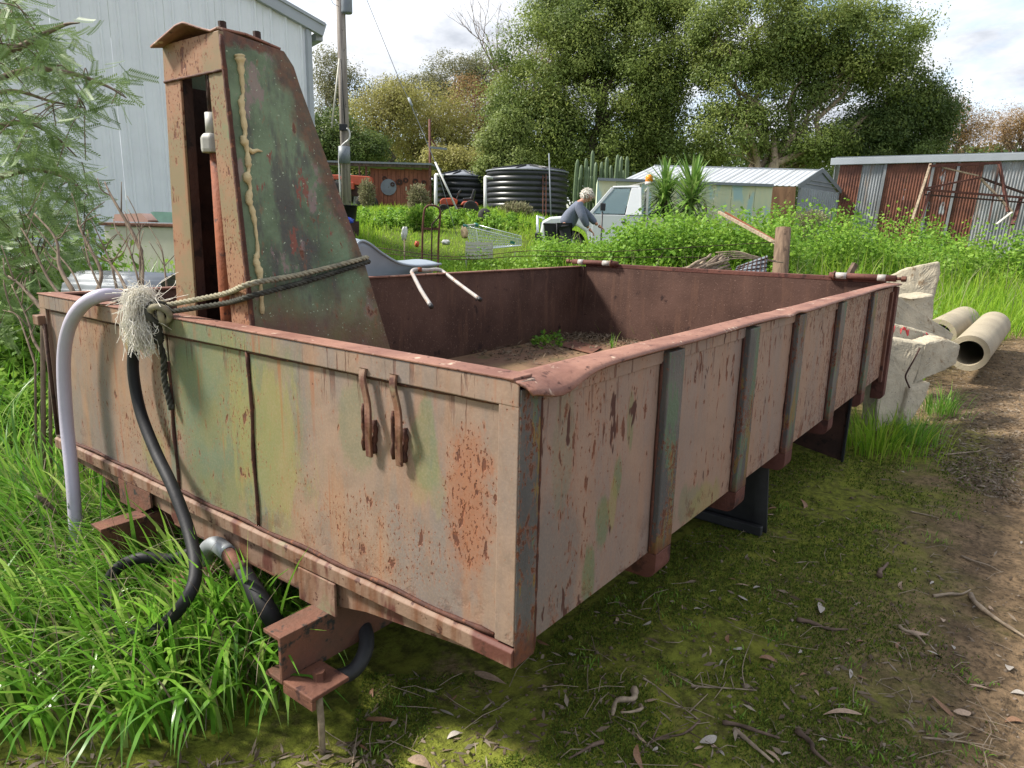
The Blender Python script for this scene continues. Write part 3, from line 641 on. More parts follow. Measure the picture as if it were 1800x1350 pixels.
T('gusset', MB().prism([(.0, 1.62, .40), (.0, 1.62, .345), (.0, 1.70, .306), (.0, 1.86, .306), (.0, 1.86, .40)], (-.008, 0, 0)), 'channel', parent=ch2)
T('bearer_plate', MB().box(.12, .13, 1.9, 2.3, .10, .43), 'channel')
T('sub_frame_plate', MB().prism([(.25, 1.86, .43), (.25, 1.86, .15), (.25, 2.25, .12), (.25, 2.38, .43)], (.01, 0, 0)), 'rust', parent=tray)
for xb in (.9, 1.8, 2.7, 3.6): T('cross_bearer', MB().box(xb-.03, xb+.03, .36, 2.2, .32, .44), 'rust_dark')
# supports that carry the tray, hidden in the dark below it
for xs_, ys_ in ((1.2, .66), (3.3, .66), (1.2, 1.70), (3.3, 1.70)): T('support_block', MB().box(xs_-.12, xs_+.12, ys_-.1, ys_+.1, -.03, .165), 'rust_dark', bevel=.01)
# mudguards hanging below the right edge
def flap(u, v):
    p = np.array([1.93+.05*v, .70-u*.645, .40-.395*v]); p[0] += .05*math.sin(u*2.4)*v; return p
mg = T('mudflap', MB().grid(flap, 10, 10), 'mudflap', solid=.012, smooth=True)
T('flap_lip', MB().bar((1.975, .065, .022), (1.975, .68, .028), .03, .045), 'mudflap', parent=mg, bevel=.005)
T('rear_mudguard', MB().prism([(3.36, .60, .43), (3.36, .03, .43), (3.36, .035, .01), (3.36, .30, .06), (3.36, .60, .13)], (.012, 0, 0)), 'rust_dark', bevel=.002)
T('rear_mudguard_edge', MB().bar((3.355, .025, .425), (3.355, .03, .01), .012, .03, (1, 0, 0)), 'black_rubber')

# ------------------------------------------------------------------ hoses, ropes and loose things on the tray
hp = [onx(262, 600, .25), onx(240, 545, .17), onx(212, 522, .07), onx(176, 520, -.01), onx(142, 540, -.045), onx(120, 580, -.06), onx(112, 640, -.07), onx(117, 740, -.08), onx(127, 840, -.10), onx(133, 930, -.12), onx(134, 1000, -.13), onx(136, 1060, -.13)]
tag(MB().tube(spline(hp, 8), .0235, 16).build('lavender_hose', M['lavender'], None, True), 'thick pale lavender hose hooked over the front left rim of the tray', 'hose')
hb = [onx(262, 560, .04), onx(248, 572, -.015), onx(238, 600, -.03), onx(234, 650, -.035), onx(246, 720, -.04), onx(272, 790, -.06), onx(305, 860, -.09), onx(332, 935, -.12), onx(344, 1000, -.17), onx(330, 1050, -.22), onx(285, 1100, -.26), onx(235, 1118, -.285), onx(195, 1090, -.27), onx(185, 1045, -.24), onx(205, 1000, -.20), onx(250, 980, -.15), onx(300, 983, -.09), onx(345, 968, -0.02)]
tag(MB().tube(spline(hb, 8), .0185, 12).build('black_hose', M['black_rubber'], None, True), 'thin black rubber hose hanging from the rope and looping in the grass', 'hose')
ph = thing('hydraulic_pipe', 'thick black hydraulic pipe with grey elbow fitting under the front of the tray', 'pipe')
pp = [onx(360, 985, -.0), onx(364, 965, -.01), onx(380, 957, -.02), onx(402, 973, -.03)]
MB().tube(spline(pp, 5), .026, 14).build('elbow', M['galv'], ph, True)
MB().tube([onx(398, 970, -.03), onx(425, 1005, -.05)], .022, 12).build('steel_end', M['rust'], ph, True)
MB().tube([onx(420, 998, -.05), onx(424, 1003, -.05), onx(428, 1009, -.05)], .031, 12).build('clamp', M['rust_dark'], ph, True)
MB().tube(spline([onx(424, 1002, -.05), onx(445, 1035, -.06), onx(475, 1080, -.06), onx(500, 1120, .0)], 6), .027, 14).build('rubber_sleeve', M['black_rubber'], ph, True)
hl = [onx(620, 1080, .16), onx(641, 1105, .12), onx(643, 1140, .08), onx(625, 1175, .03), onx(595, 1190, -.01), onx(560, 1190, .0), onx(530, 1175, .08)]
tag(MB().tube(spline(hl, 8), .022, 12).build('hose_loop', M['mudflap'], None, True), 'short dusty black hose loop behind the rusty channel end', 'hose')
rb = gp(567, 1.84); rt = np.array([-.125, .53, .17])
tag(MB().tube([(rt[0], rt[1], .17), (rt[0]+.002, rt[1]-.002, .08), (rb[0], rb[1], -.05)], [.009, .009, .008], 8).build('steel_stake', M['stick'], None, True), 'thin rusty rod standing in the ground under the channel bracket', 'rod')
# rusted gearbox half hidden in the grass
gb = thing('rusty_pump', 'rusty pump lying in the grass beneath the front of the tray', 'pump', (.02, 1.38, .0))
MB().lathe([(.0, -.09), (.075, -.09), (.085, -.07), (.085, .05), (.07, .07), (.045, .09), (.0, .09)], 16, (0, 0, .10), Matrix.Rotation(R_(70), 4, 'Y')).build('housing', M['rust'], gb, True)
MB().tube([(-.05, 0, .12), (-.14, -.05, .13), (-.2, -.06, .08)], .022, 10).build('outlet', M['rust_dark'], gb, True)
MB().box(-.06, .06, -.09, .09, -.01, .03).build('foot', M['rust_dark'], gb, bevel=.004)

def twisted(pts, r, strands=3, turns=60, name='strand', mat=None, parent=None, rj=None):
    Q = spline(pts, 24); L = np.cumsum(np.r_[0, np.linalg.norm(np.diff(Q, axis=0), axis=1)]); n = int(L[-1]/(r*1.1))+4
    s = np.linspace(0, L[-1], n); P = np.stack([np.interp(s, L, Q[:, k]) for k in range(3)], 1); T_ = np.gradient(P, axis=0); T_ /= np.linalg.norm(T_, axis=1)[:, None]
    a = np.cross(T_, [0, .3, 1.]); a /= np.linalg.norm(a, axis=1)[:, None]; b = np.cross(T_, a)
    for k in range(strands):
        ph_ = s/(r*6.5)*2*math.pi+k*2*math.pi/strands
        MB().tube(P+(a*np.cos(ph_)[:, None]+b*np.sin(ph_)[:, None])*r*.52, r*.58, 6).build(name, mat, parent, True)
rp = thing('tie_rope', 'weathered rope with frayed white end tied from the front rim around the tower', 'rope', (0, 0, 0))
def onp(px, py): return tuple(onplate(px, py, -.012))
e1, e2 = np.array(onp(636, 455)), np.array(onp(639, 463)); yl2 = YL+.05
twisted([(-.012, 1.40, 1.085), tuple(onx(392, 517, .05)), tuple(onx(440, 499, .05)), onp(530, 482), tuple(e1), tuple(e1+(.035, .06, 0)), (e1[0]+.03, yl2-.1, 1.24)], .0085, 3, 60, 'pale_strand', M['rope_w'], rp)
twisted([(-.012, 1.385, 1.066), tuple(onx(395, 533, .05)), tuple(onx(443, 520, .05)), onp(530, 497), tuple(e2), tuple(e2+(.035, .06, 0)), (e2[0]+.03, yl2-.1, 1.20)], .0085, 3, 60, 'dark_strand', M['rope_d'], rp)
rngk = np.random.default_rng(8); kc = np.array([-.03, 1.405, 1.065])
for i in range(4):
    th = np.linspace(0, 2*math.pi, 24); ax_ = rngk.normal(0, 1, 3); ax_ /= np.linalg.norm(ax_); u_ = np.cross(ax_, [0.3, .5, .8]); u_ /= np.linalg.norm(u_); v_ = np.cross(ax_, u_)
    cc = kc+rngk.normal(0, .012, 3); MB().tube(cc+(np.cos(th)[:, None]*u_+np.sin(th)[:, None]*v_)*(.026+.008*rngk.random()), .0105, 8).build('knot', M['rope_d'] if i % 2 else M['rope_w'], rp, True)
MB().tube(spline([(-.02, 1.42, 1.09), (-.032, 1.425, 1.05), (-.03, 1.42, 1.0), (-.024, 1.43, .97)], 6), [.02]*19, 8).build('wrap', M['rope_d'], rp, True)
twisted([(-.03, 1.43, 1.0), (-.012, 1.425, .92), (-.010, 1.435, .85), (-.008, 1.42, .78), (-.006, 1.41, .745)], .010, 3, 30, 'dark_tail', M['rope_d'], rp)
mbf = MB()
for i in range(420):
    o = kc+np.array([-.012, .02, .03])+rngk.normal(0, .014, 3); ln = rngk.uniform(.07, .165); sp = rngk.normal(0, .016, 2)
    hang = [o, o+(-.025+sp[0]*.3, .018+sp[1]*.5, .018), o+(-.035+sp[0]*.8, .026+sp[1], -.04-ln*.2), o+(-.03+sp[0]+rngk.normal(0, .008), .018+sp[1]*1.1+rngk.normal(0, .01), -ln*.75), o+(-.025+sp[0]*1.1+rngk.normal(0, .012), .010+sp[1]*.9+rngk.normal(0, .012), -ln)]
    mbf.tube(spline([p_+rngk.normal(0, .004, 3) for p_ in hang], 4), .0009, 3, False)
for i in range(90):
    o = kc+np.array([-.0, .02, .03]); d_ = np.array([rngk.normal(-.3, .5), rngk.normal(.55, .6), rngk.uniform(-.1, 1.0)]); d_ /= np.linalg.norm(d_); ln = rngk.uniform(.05, .13)
    mbf.tube(spline([o, o+d_*ln*.5+rngk.normal(0, .01, 3), o+d_*ln+rngk.normal(0, .02, 3)+(0, 0, -.02)], 4), .0008, 3, False)
fo = mbf.build('frayed_end', M['fibre'], rp, True); fo['label'] = 'frayed white fibre tuft'; fo['kind'] = 'stuff'

# plastic chair shell with tube legs thrown over the left side
chr_ = thing('plastic_chair', 'pale grey plastic chair with white tube legs lying upturned over the tray side', 'chair', (0, 0, 0))
def prof3(pl, y): return [ony(a_, b_, y) for a_, b_ in pl]
edge = spline([ony(a_, b_, 2.50) for a_, b_ in ((622, 438), (632, 424), (648, 428), (672, 446), (700, 462), (728, 467), (755, 466), (774, 464))], 6)
def shell(u, v):
    i = u*(len(edge)-1); k = int(min(i, len(edge)-2)); p = edge[k]*(1-(i-k))+edge[k+1]*(i-k)
    dip = .10*math.sin(math.pi*v)
    return (p[0]+.02*math.sin(3*v), p[1]+v*.40, p[2]+.02*math.sin(math.pi*v)-.05*(v > .98))
MB().grid(shell, 40, 10).build('seat_shell', M['chair'], chr_, True, solid=.006)
MB().tube(edge+np.array([0, -.006, 0]), .008, 8).build('rolled_edge', M['chair'], chr_, True)
skirt = MB()
low = np.array([ony(a_, b_, 2.505) for a_, b_ in ((650, 512), (655, 512), (670, 512), (700, 512), (735, 505), (755, 495), (768, 484), (773, 470))])
def skf(u, v):
    i = u*(len(edge)-1); k = int(min(i, len(edge)-2)); p = edge[k]*(1-(i-k))+edge[k+1]*(i-k); j = u*(len(low)-1); k2 = int(min(j, len(low)-2)); q = low[k2]*(1-(j-k2))+low[k2+1]*(j-k2)
    r_ = p*(1-v)+q*v; return (r_[0], r_[1]+.05*v, r_[2])
skirt.grid(skf, 30, 8).build('side_skirt', M['chair'], chr_, True, solid=.005)
l1 = [ony(757, 537, 1.98), ony(740, 510, 2.17), ony(727, 485, 2.38), ony(724, 478, 2.43), ony(730, 474, 2.46), ony(750, 475, 2.47), ony(770, 474, 2.46), ony(782, 480, 2.42), ony(812, 503, 2.22), ony(842, 525, 2.0)]
MB().tube(spline(l1, 6), .0125, 10).build('leg_frame', M['white_tube'], chr_, True)
for e0, e1 in ((l1[0], l1[1]), (l1[-1], l1[-2])):
    d_ = (e0-e1)/np.linalg.norm(e0-e1); MB().tube([e0-d_*.005, e0+d_*.022], .0135, 10).build('foot_cap', M['black'], chr_, True)
MB().tube([ony(738, 474, 2.45)+(0, 0, -.014), ony(738, 474, 2.45)+(0, 0, .014)], .014, 8).build('rivet', M['rust_orange'], chr_, True)
# loose plate on the tray floor
pc = onz(1020, 610, .475)
tag(MB().prism([onz(980, 607, .474), onz(1040, 622, .474), onz(1058, 611, .476), onz(1010, 599, .478)], (0, 0, .004)).build('loose_plate', M['rust'], None), 'small rusty steel plate lying on the tray floor', 'plate')
# ------------------------------------------------------------------ materials of the yard
M['shed_steel'] = simple('pale_shed_steel', sr(220, 224, 228), .45, .04, 2, 0, 0, .4)
M['trim'] = simple('shed_trim', sr(156, 162, 168), .5, .06, 2); M['trim_d'] = simple('grey_fascia', sr(112, 119, 125), .5, .1, 2)
def sheet_mat(name, mode):
    n = NT(name); g = n.mix(n.ss(n.noise(2.2, 5, .6, n.mp((1, 1, .5))), .35, .65), sr(118, 122, 125), sr(148, 151, 154)); r = n.mix(n.ss(n.noise(3, 5, .6), .35, .65), sr(86, 54, 44), sr(114, 72, 56))
    th = {'rust': .74, 'galv': .67, 'mix': .53}[mode]; m = n.ss(n.noise(1.3, 6, .68, n.mp((1.6, 1.6, .7))), th, th+.05)
    c = n.mix(m, r, g) if mode != 'galv' else n.mix(n.ma('MULTIPLY', n.ss(n.noise(1.6, 6, .7, n.mp((2.5, 2.5, .5))), .50, .68), .55), g, sr(128, 102, 78))
    return n.fin(c, .55, n.ma('MULTIPLY', m, .25) if mode != 'galv' else .25, n.bump(n.noise(30, 4), .002), .3)
for k in ('rust', 'galv', 'mix'): M['cor_'+k] = sheet_mat('corrugated_'+k, k)
def cream_mat():
    n = NT('cream_sheet'); v = n.noise(1, 5, .6, n.mp((2.5, 2.5, .5))); c = n.mix(n.ss(v, .38, .62), sr(184, 192, 164), sr(200, 198, 164)); c = n.mix(n.ss(n.noise(1, 5, .65, n.mp((2.2, 2.2, .7), (4, 2, 0))), .52, .60), c, sr(160, 186, 184))
    c = n.mix(n.ss(n.noise(1, 5, .6, n.mp((5, 5, 1.2), (1, 9, 0))), .63, .68), c, sr(128, 106, 84)); return n.fin(c, .6, 0, n.bump(n.noise(3), .02, .4), .3)
M['cream'] = cream_mat(); M['ply'] = wood_mat('brown_plywood', sr(92, 70, 52), sr(112, 86, 64), (8, 8, .8))
M['roof_w'] = simple('white_roof_steel', sr(170, 174, 177), .45, .05, 2); M['shed_g'] = simple('zinc_shed', sr(148, 153, 158), .45, .08, 3, .3)
M['tank'] = simple('black_poly_tank', sr(40, 42, 46), .38, .15, 2); M['tank_top'] = simple('tank_top_poly', sr(120, 124, 132), .45, .1, 2)
M['white'] = simple('white_paint', sr(190, 190, 186), .4, .04, 4); M['off_white'] = simple('off_white_board', sr(188, 184, 170), .6, .06, 4)
M['ute'] = simple('ute_white_paint', sr(210, 212, 214), .25, .02, 2, 0, 0, .5)
M['orange'] = simple('orange_tractor', sr(172, 74, 46), .5, .12, 5); M['amber'] = simple('amber_beacon', sr(244, 142, 26), .25, .05, 5)
M['tyre'] = simple('tyre', sr(40, 38, 36), .8, .2, 8); M['green_pl'] = simple('green_plastic', sr(24, 108, 92), .4, .1, 5)
def glass_mat():
    n = NT('window_glass'); n.b.inputs['Transmission Weight'].default_value = .55; return n.fin(sr(150, 172, 176), .06, 0, None, .6)
M['glass'] = glass_mat()
M['cactus'] = simple('cactus_skin', sr(80, 98, 66), .6, .18, 4); M['chrome'] = simple('chrome_wire', sr(196, 204, 206), .3, .08, 6, .6)
M['skin'] = simple('skin', sr(178, 124, 100), .5, .06, 10); M['hair'] = simple('white_hair', sr(206, 200, 190), .7, .08, 20)
M['sweater'] = simple('grey_blue_sweater', sr(98, 104, 120), .9, .12, 30, 0, .002); M['trousers'] = simple('black_trousers', sr(36, 36, 40), .85, .2, 10)
FR = YAW-math.pi/2
def A2(px, D): p = gp(px, D); return p[:2]
def ribbed(name, a, b, zb, zt, prof, pitch, m, parent, s0, s1, shear=0):
    """one ribbed sheet on the line a->b (2-D), from s0 to s1 metres along it; parent sits at the origin"""
    a = np.array(a); d = np.array(b)-a; d /= np.linalg.norm(d); nr = np.array([d[1], -d[0]])
    if nr@(CAM[:2]-a) < 0: nr = -nr
    S_ = []; k = math.floor(s0/pitch)
    while k*pitch < s1:
        for q, o in prof:
            s = (k+q)*pitch
            if s0 <= s <= s1: S_.append((s, o))
        k += 1
    if not S_ or S_[0][0] > s0+1e-6: S_.insert(0, (s0, S_[0][1] if S_ else 0))
    if S_[-1][0] < s1-1e-6: S_.append((s1, S_[-1][1]))
    v = []
    for s, o in S_:
        for z in (zb(s), zt(s)):
            p = a+d*(s+shear*(z-zb(s)))+nr*o; v.append((p[0], p[1], z))
    f = [(2*i, 2*i+2, 2*i+3, 2*i+1) for i in range(len(S_)-1)]
    return MB().add(v, f).build(name, m, parent, solid=.004)
TRIM = [(0, 0), (.36, 0), (.42, .026), (.5, .026), (.56, 0), (.70, 0), (.72, .004), (.74, 0), (.92, 0), (.94, .004), (.96, 0)]
CORR = [(i/6, .009*math.sin(2*math.pi*i/6)) for i in range(6)]

# ------------------------------------------------------------------ big pale shed on the left
A = A2(556, 13.0); B = A2(100, 10.7); dv = (B-A)/np.linalg.norm(B-A); zc = float(at(556, 66, 13.0)[2]); slope = math.tan(R_(19)); zg = float(G(A[0], A[1]))-.5
shed = thing('steel_shed', 'big pale grey ribbed steel shed behind the pepper tree', 'shed', (0, 0, 0))
Ls = 9.6; Wd = .76
for i in range(int(Ls/Wd)+1):
    a0, a1 = i*Wd, min((i+1)*Wd, Ls)
    if a1-a0 > .1: ribbed('wall_sheet', A, A+dv*Ls, lambda s: zg, lambda s: zc+slope*min(s, Ls/2)-slope*max(0, s-Ls/2), TRIM, .254, M['shed_steel'], shed, a0+.002, a1-.002)
nrm = np.array([dv[1], -dv[0]]); nrm = nrm if nrm@(CAM[:2]-A) > 0 else -nrm; V3 = lambda p, z: Vector((p[0], p[1], z))
MB().bar(V3(A+nrm*.05-dv*.28, zc+.02-.28*slope), V3(A+nrm*.05+dv*Ls/2, zc+.02+slope*Ls/2), .10, .22).build('barge_capping', M['trim'], shed, bevel=.006)
MB().bar(V3(A+nrm*.11-dv*.28, zc+.11-.28*slope), V3(A+nrm*.11+dv*Ls/2, zc+.11+slope*Ls/2), .03, .05).build('barge_lip', M['trim'], shed)
MB().bar(V3(A+nrm*.015-dv*.0, zg), V3(A+nrm*.015, zc-.1), .09, .09, (1, 0, 0)).build('corner_flashing', M['trim'], shed, bevel=.004)
MB().bar(V3(A-dv*.22-nrm*.02, zc-.17), V3(A-dv*.22-nrm*7, zc-.17), .13, .13).build('gutter', M['trim'], shed, bevel=.01)
ba = A-nrm*.02; MB().add([V3(ba, zg), V3(ba-nrm*7, zg), V3(ba-nrm*7, zc), V3(ba, zc)], [(0, 1, 2, 3)]).build('side_wall', M['shed_steel'], shed)
MB().add([V3(A-dv*.2, zc-.02), V3(A-dv*.2-nrm*7, zc-.02), V3(A+dv*Ls/2-nrm*7, zc+slope*Ls/2+.02), V3(A+dv*Ls/2, zc+slope*Ls/2+.02)], [(0, 1, 2, 3)]).build('roof', M['trim'], shed, solid=.02)

# white bench-like trough with boards on it, roll of corrugated sheet
tb = gp(262, 7.6); tr = thing('white_trough', 'white box trough with rusty rim beside the big pale shed', 'trough', tb, FR-.25); zt_ = float(at(250, 398, 7.6)[2]-tb[2])
MB().box(-.46, 1.1, 0, .6, -.1, zt_).build('body', M['off_white'], tr, bevel=.01); MB().box(-.50, 1.14, -.03, .63, zt_+.002, zt_+.035).build('rim', M['rust'], tr, bevel=.006)
MB().box(-.44, 1.08, -.012, -.002, zt_*.55, zt_*.57).build('seam', M['trim'], tr)
m1 = simple('pink_board', sr(186, 152, 138), .6, .08, 5); m2 = simple('green_board', sr(112, 152, 140), .6, .15, 6)
def onT(px, py): p = at(px, py, 7.6); return p
bo = MB(); bo.prism([Vector((-.43, .1, 0)), Vector((.02, .1, 0)), Vector((.02, .1, .02)), Vector((-.06, .1, .09)), Vector((-.40, .1, .075))], (0, .3, 0))
o = bo.build('pink_board', m1); o.parent = None; o.location = tuple(tb+np.array([0, 0, zt_+.047])); o.rotation_euler = (0, 0, FR-.25); tag(o, 'small pink board lying on the rim of the white trough', 'board')
o = MB().prism([Vector((.16, .1, 0)), Vector((1.0, .1, 0)), Vector((1.0, .1, .10)), Vector((.10, .1, .11)), Vector((.06, .1, .10))], (0, .3, 0)).build('green_board', m2); o.location = tuple(tb+np.array([0, 0, zt_+.047])); o.rotation_euler = (0, 0, FR-.25); tag(o, 'pale green board lying on the white trough beside the tower', 'board')
rc = at(230, 494, 4.3); zr = float(rc[2]); rl = thing('corrugated_sheet_roll', 'shiny curved galvanised corrugated sheet lying behind the left tray corner', 'roofing sheet', (rc[0], rc[1], 0), FR-.15)
MB().grid(lambda u, v: (-.33+.63*u, .18*math.cos(math.pi*v), zr+.05-.12+.12*math.sin(math.pi*v)+.006*math.sin(v*60)), 2, 60).build('curved_sheet', M['galv'], rl, True, solid=.003)
MB().box(-.30, .28, -.1, .1, float(G(rc[0], rc[1]))-.05, zr-.09).build('stack', M['galv'], rl)

# ------------------------------------------------------------------ power pole and stay wire
pb = gp(611, 19); pole = thing('power_pole', 'weathered timber power pole with grey transformer in front of the trees', 'power pole', pb, FR)
MB().tube([(0, 0, -.3), (-.01, 0, 4), (-.02, 0, 8.5)], [.125, .115, .105], 14).build('pole', M['pole_wood'], pole, True)
pz = lambda py: float(at(610, py, 19)[2]-pb[2])
MB().lathe([(0, pz(48)), (.13, pz(48)), (.14, pz(46)), (.14, pz(8)), (.12, pz(5)), (0, pz(4))], 18, (.16, -.1, 0)).build('transformer', M['trim_d'], pole, True)
for dx in (.10, .2): MB().lathe([(.0, 0), (.03, 0), (.018, .05), (.03, .06), (.018, .10), (.0, .14)], 10, (dx, -.1, pz(4))).build('insulator', M['off_white'], pole, True)
MB().box(-.10, .10, -.20, -.11, pz(236), pz(225)).build('meter_box', M['black'], pole, bevel=.01)
MB().tube([(0, -.13, pz(290)), (0, -.13, pz(262))], .155, 12).build('cable_guard', M['trim_d'], pole, True)
MB().tube([(-.03, -.13, pz(120)), (.04, -.13, pz(224))], .012, 6).build('black_cable', M['black'], pole, True)
MB().tube(spline([(.1, -.2, pz(232)), (.17, -.2, pz(238)), (.15, -.2, pz(250)), (-.05, -.2, pz(262)), (-.13, -.18, pz(280)), (-.13, -.16, pz(350))], 5), .022, 8).build('conduit', M['white'], pole, True)
MB().tube([(-.05, -.16, pz(120)), (-.27, -.3, pz(233))], .022, 8).build('hanging_rod', M['off_white'], pole, True)
for k in range(3): MB().tube(spline([(-.03, -.1, pz(20+k*9)), (-.20, -.15, pz(14+k*8)), (-.16, -.12, pz(-5)), (.05, -.1, pz(-6))], 4), .006, 5).build('lead_wire', M['black'], pole, True)
sw = thing('stay_wire', 'steel stay wire with insulator and white guard running down from the pole', 'stay wire', (0, 0, 0))
q = [at(625, -60, 18), at(645, 0, 18), at(705, 148, 18), at(721, 180, 18), at(765, 285, 18), at(805, 372, 18)]; q[-1][2] = float(G(q[-1][0], q[-1][1]))-.1
MB().tube(q, .008, 6).build('wire', M['trim_d'], sw, True); MB().tube([at(718, 172, 18), at(724, 186, 18)], .032, 10).build('insulator', M['trim'], sw, True)
MB().tube([at(765, 285, 17.95), at(803, 368, 17.95)], .026, 8).build('guard', M['white'], sw, True)

# ------------------------------------------------------------------ open farm shed with plank wall
fs = thing('farm_shed', 'low open farm shed with flat roof and red plank wall', 'shed', (0, 0, 0)); D_ = 33
zrf = float(at(700, 291, D_)[2]); a = A2(652, D_); b = A2(757, D_); d_ = (b-a)/np.linalg.norm(b-a); Lw = float(np.linalg.norm(b-a)); nn = np.array([d_[1], -d_[0]]); nn = nn if nn@(CAM[:2]-a) > 0 else -nn
gz = float(G(*a)); npl = 14
for i in range(npl):
    s0, s1 = Lw*i/npl+.006, Lw*(i+1)/npl-.006; o_ = .012*((i*7) % 3)
    MB().prism([V3(a+d_*s0+nn*o_, gz-.3), V3(a+d_*s1+nn*o_, gz-.3), V3(a+d_*s1+nn*o_, zrf-.18-.02*((i*5) % 4)), V3(a+d_*s0+nn*o_, zrf-.16-.02*((i*5) % 4))], V3(-nn*.03, 0)).build('plank', M['red_plank'], fs)
l2 = A2(560, D_)
MB().prism([V3(a-nn*.06, gz-.3), V3(b-nn*.06, gz-.3), V3(b-nn*.06, zrf-.2), V3(a-nn*.06, zrf-.2)], V3(-nn*.02, 0)).build('dark_gap_backing', M['bark_dark'], fs)  # dark panel added behind the planks so no light shows through the gaps
MB().prism([V3(l2+nn*.5, zrf), V3(b+nn*.5+d_*.1, zrf-.02), V3(b+nn*.5+d_*.1, zrf+.06), V3(l2+nn*.5, zrf+.08)], V3(-nn*4.5, .12)).build('roof', M['trim_d'], fs)
MB().bar(V3(l2+nn*.42, zrf-.06), V3(b+nn*.42, zrf-.09), .06, .12).build('roof_beam', M['bark_dark'], fs)
for px in (648, 757): pq = A2(px, D_); MB().tube([V3(pq+nn*.35, gz-.3), V3(pq+nn*.35, zrf)], .05, 8).build('post', M['rust'], fs)
bk = a-nn*3.5; bl = l2-nn*3.5
for i in range(4): ribbed('back_sheet', bl, bk, lambda s: gz-.3, lambda s: zrf-.25, CORR, .1, M['cor_galv'], fs, i*(np.linalg.norm(bk-bl)/4), (i+1)*(np.linalg.norm(bk-bl)/4)-.01)
def disc(px, py, r, m, name, label, D=D_-.25, hole=.3):
    p = at(px, py, D); Mx = Matrix.Rotation(FR, 4, 'Z') @ Matrix.Rotation(R_(90), 4, 'X')
    o = MB().lathe([(r*hole, -.015), (r, -.015), (r, .015), (r*hole, .015), (r*hole, -.015)], 20, tuple(p), Mx).build(name, m); return tag(o, label, 'disc')
disc(683, 329, .37, M['trim_d'], 'plough_disc', 'big pale round disc hung on the red plank wall', D_-.27, .05)
for i, (px, py, r, w) in enumerate(((662, 308, .12, 'leftmost of the small wheels on the red planks'), (676, 314, .11, 'rusty wheel touching the top of the big pale disc'), (702, 320, .14, 'dark ring right of the big pale disc'), (690, 324, .10, 'black ring on the face of the big pale disc'), (713, 317, .12, 'dark wheel hung on the white pipe'), (730, 319, .13, 'wheel hung low on the plank wall near the second pipe'), (745, 321, .11, 'rightmost small wheel on the plank wall'))):
    disc(px, py, r, M['rust_dark'], 'hung_wheel', 'small '+w, D_-.33-.02*(i == 3), .45)
for i, px in enumerate((714, 729)):
    p0, p1 = at(px, 297, D_-.22), at(px, 335, D_-.22); tag(MB().tube([p0, p1], .04, 8).build('down_pipe', M['off_white'], None, True), ('left' if i == 0 else 'right')+' one of the two white pipes on the plank wall', 'pipe')
rp_ = thing('rust_pole', 'thin rusty pole with side bracket at the farm shed corner', 'pole', (0, 0, 0))
MB().tube([V3(A2(757, D_-.6), gz-.2), at(755, 210, D_-.6)], .055, 8).build('pole', M['rust_red'], rp_, True); MB().bar(at(756, 259, D_-.6), at(786, 262, D_-.6), .1, .09).build('bracket', M['trim_d'], rp_); MB().bar(at(757, 243, D_-.6), at(768, 259, D_-.6), .04, .05).build('brace', M['rust_red'], rp_)

# orange tractor parked in the open shed
tp = gp(622, 31.5); tz = lambda py: float(at(622, py, 31.5)[2]-tp[2]); tk = thing('orange_tractor', 'old orange tractor parked under the farm shed roof behind the pole', 'tractor', tp, FR)
MB().prism([(-.45, -.28, tz(326)), (.85, -.28, tz(326)), (.87, -.28, tz(316)), (.8, -.28, tz(311)), (-.45, -.28, tz(309))], (0, .56, 0)).build('bonnet', M['orange'], tk, bevel=.03)
MB().box(-.1, .75, -.2, .2, tz(345), tz(327)).build('engine', M['rust_dark'], tk, bevel=.02); MB().box(-.35, .1, -.40, -.2, tz(334), tz(322)).build('fuel_tank', M['orange'], tk, bevel=.02)
for x, r in ((-.75, .62), (.62, .36)):
    for y in (-.6, .6):
        wv = MB().lathe([(r*.5, -.12), (r*.9, -.14), (r, -.08), (r, .08), (r*.9, .14), (r*.5, .12)], 20, (x, y, r-.05), Matrix.Rotation(R_(90), 4, 'X')).build('wheel', M['tyre'], tk, True)
        MB().lathe([(0, -.06), (r*.5, -.06), (r*.5, .06), (0, .06)], 16, (x, y, r-.05), Matrix.Rotation(R_(90), 4, 'X')).build('rim', M['orange'], wv, True)
MB().prism([(-1.3, -.5, tz(318)), (-.35, -.5, tz(318)), (-.5, -.5, tz(310)), (-1.2, -.5, tz(310))], (0, .25, 0)).build('mudguard', M['orange'], tk, bevel=.03)
MB().tube([(.3, 0, tz(312)), (.3, 0, tz(292))], .04, 8).build('exhaust', M['rust_dark'], tk)

# water tanks
def tank(px, D, r, pyt, label, nrib, soft):
    p = gp(px, D); h = float(at(px, pyt, D)[2]-p[2]); t = thing('water_tank', label, 'water tank', p, FR, 'black water tanks'); prof = [(r, -.3)]
    for i in range(nrib):
        z0 = h*i/nrib; z1 = h*(i+1)/nrib; am = .05 if not soft else .09
        prof += [(r-am, z0+.015), (r-am*.2, z0+(z1-z0)*.15), (r, z0+(z1-z0)*.5), (r-am*.2, z0+(z1-z0)*.85), (r-am, z1-.015)]
    MB().lathe(prof, 64).build('wall', M['tank'], t, True)
    MB().lathe([(r-.02, h-.02), (r+.04, h-.01), (r+.04, h+.05), (r*.5, h+.2), (.28, h+.31), (.26, h+.36), (0, h+.37)], 48).build('roof', M['tank_top'], t, True)
    for k in range(9): a_ = 2*math.pi*k/9+.25; MB().tube([(math.cos(a_)*(r+.02), math.sin(a_)*(r+.02), h+.06), (math.cos(a_)*.3, math.sin(a_)*.3, h+.35)], .045, 6).build('roof_rib', M['tank'], t, True)
    return t, h
tank(925, 34, 1.95, 305, 'larger black ribbed water tank behind the old man', 8, False)
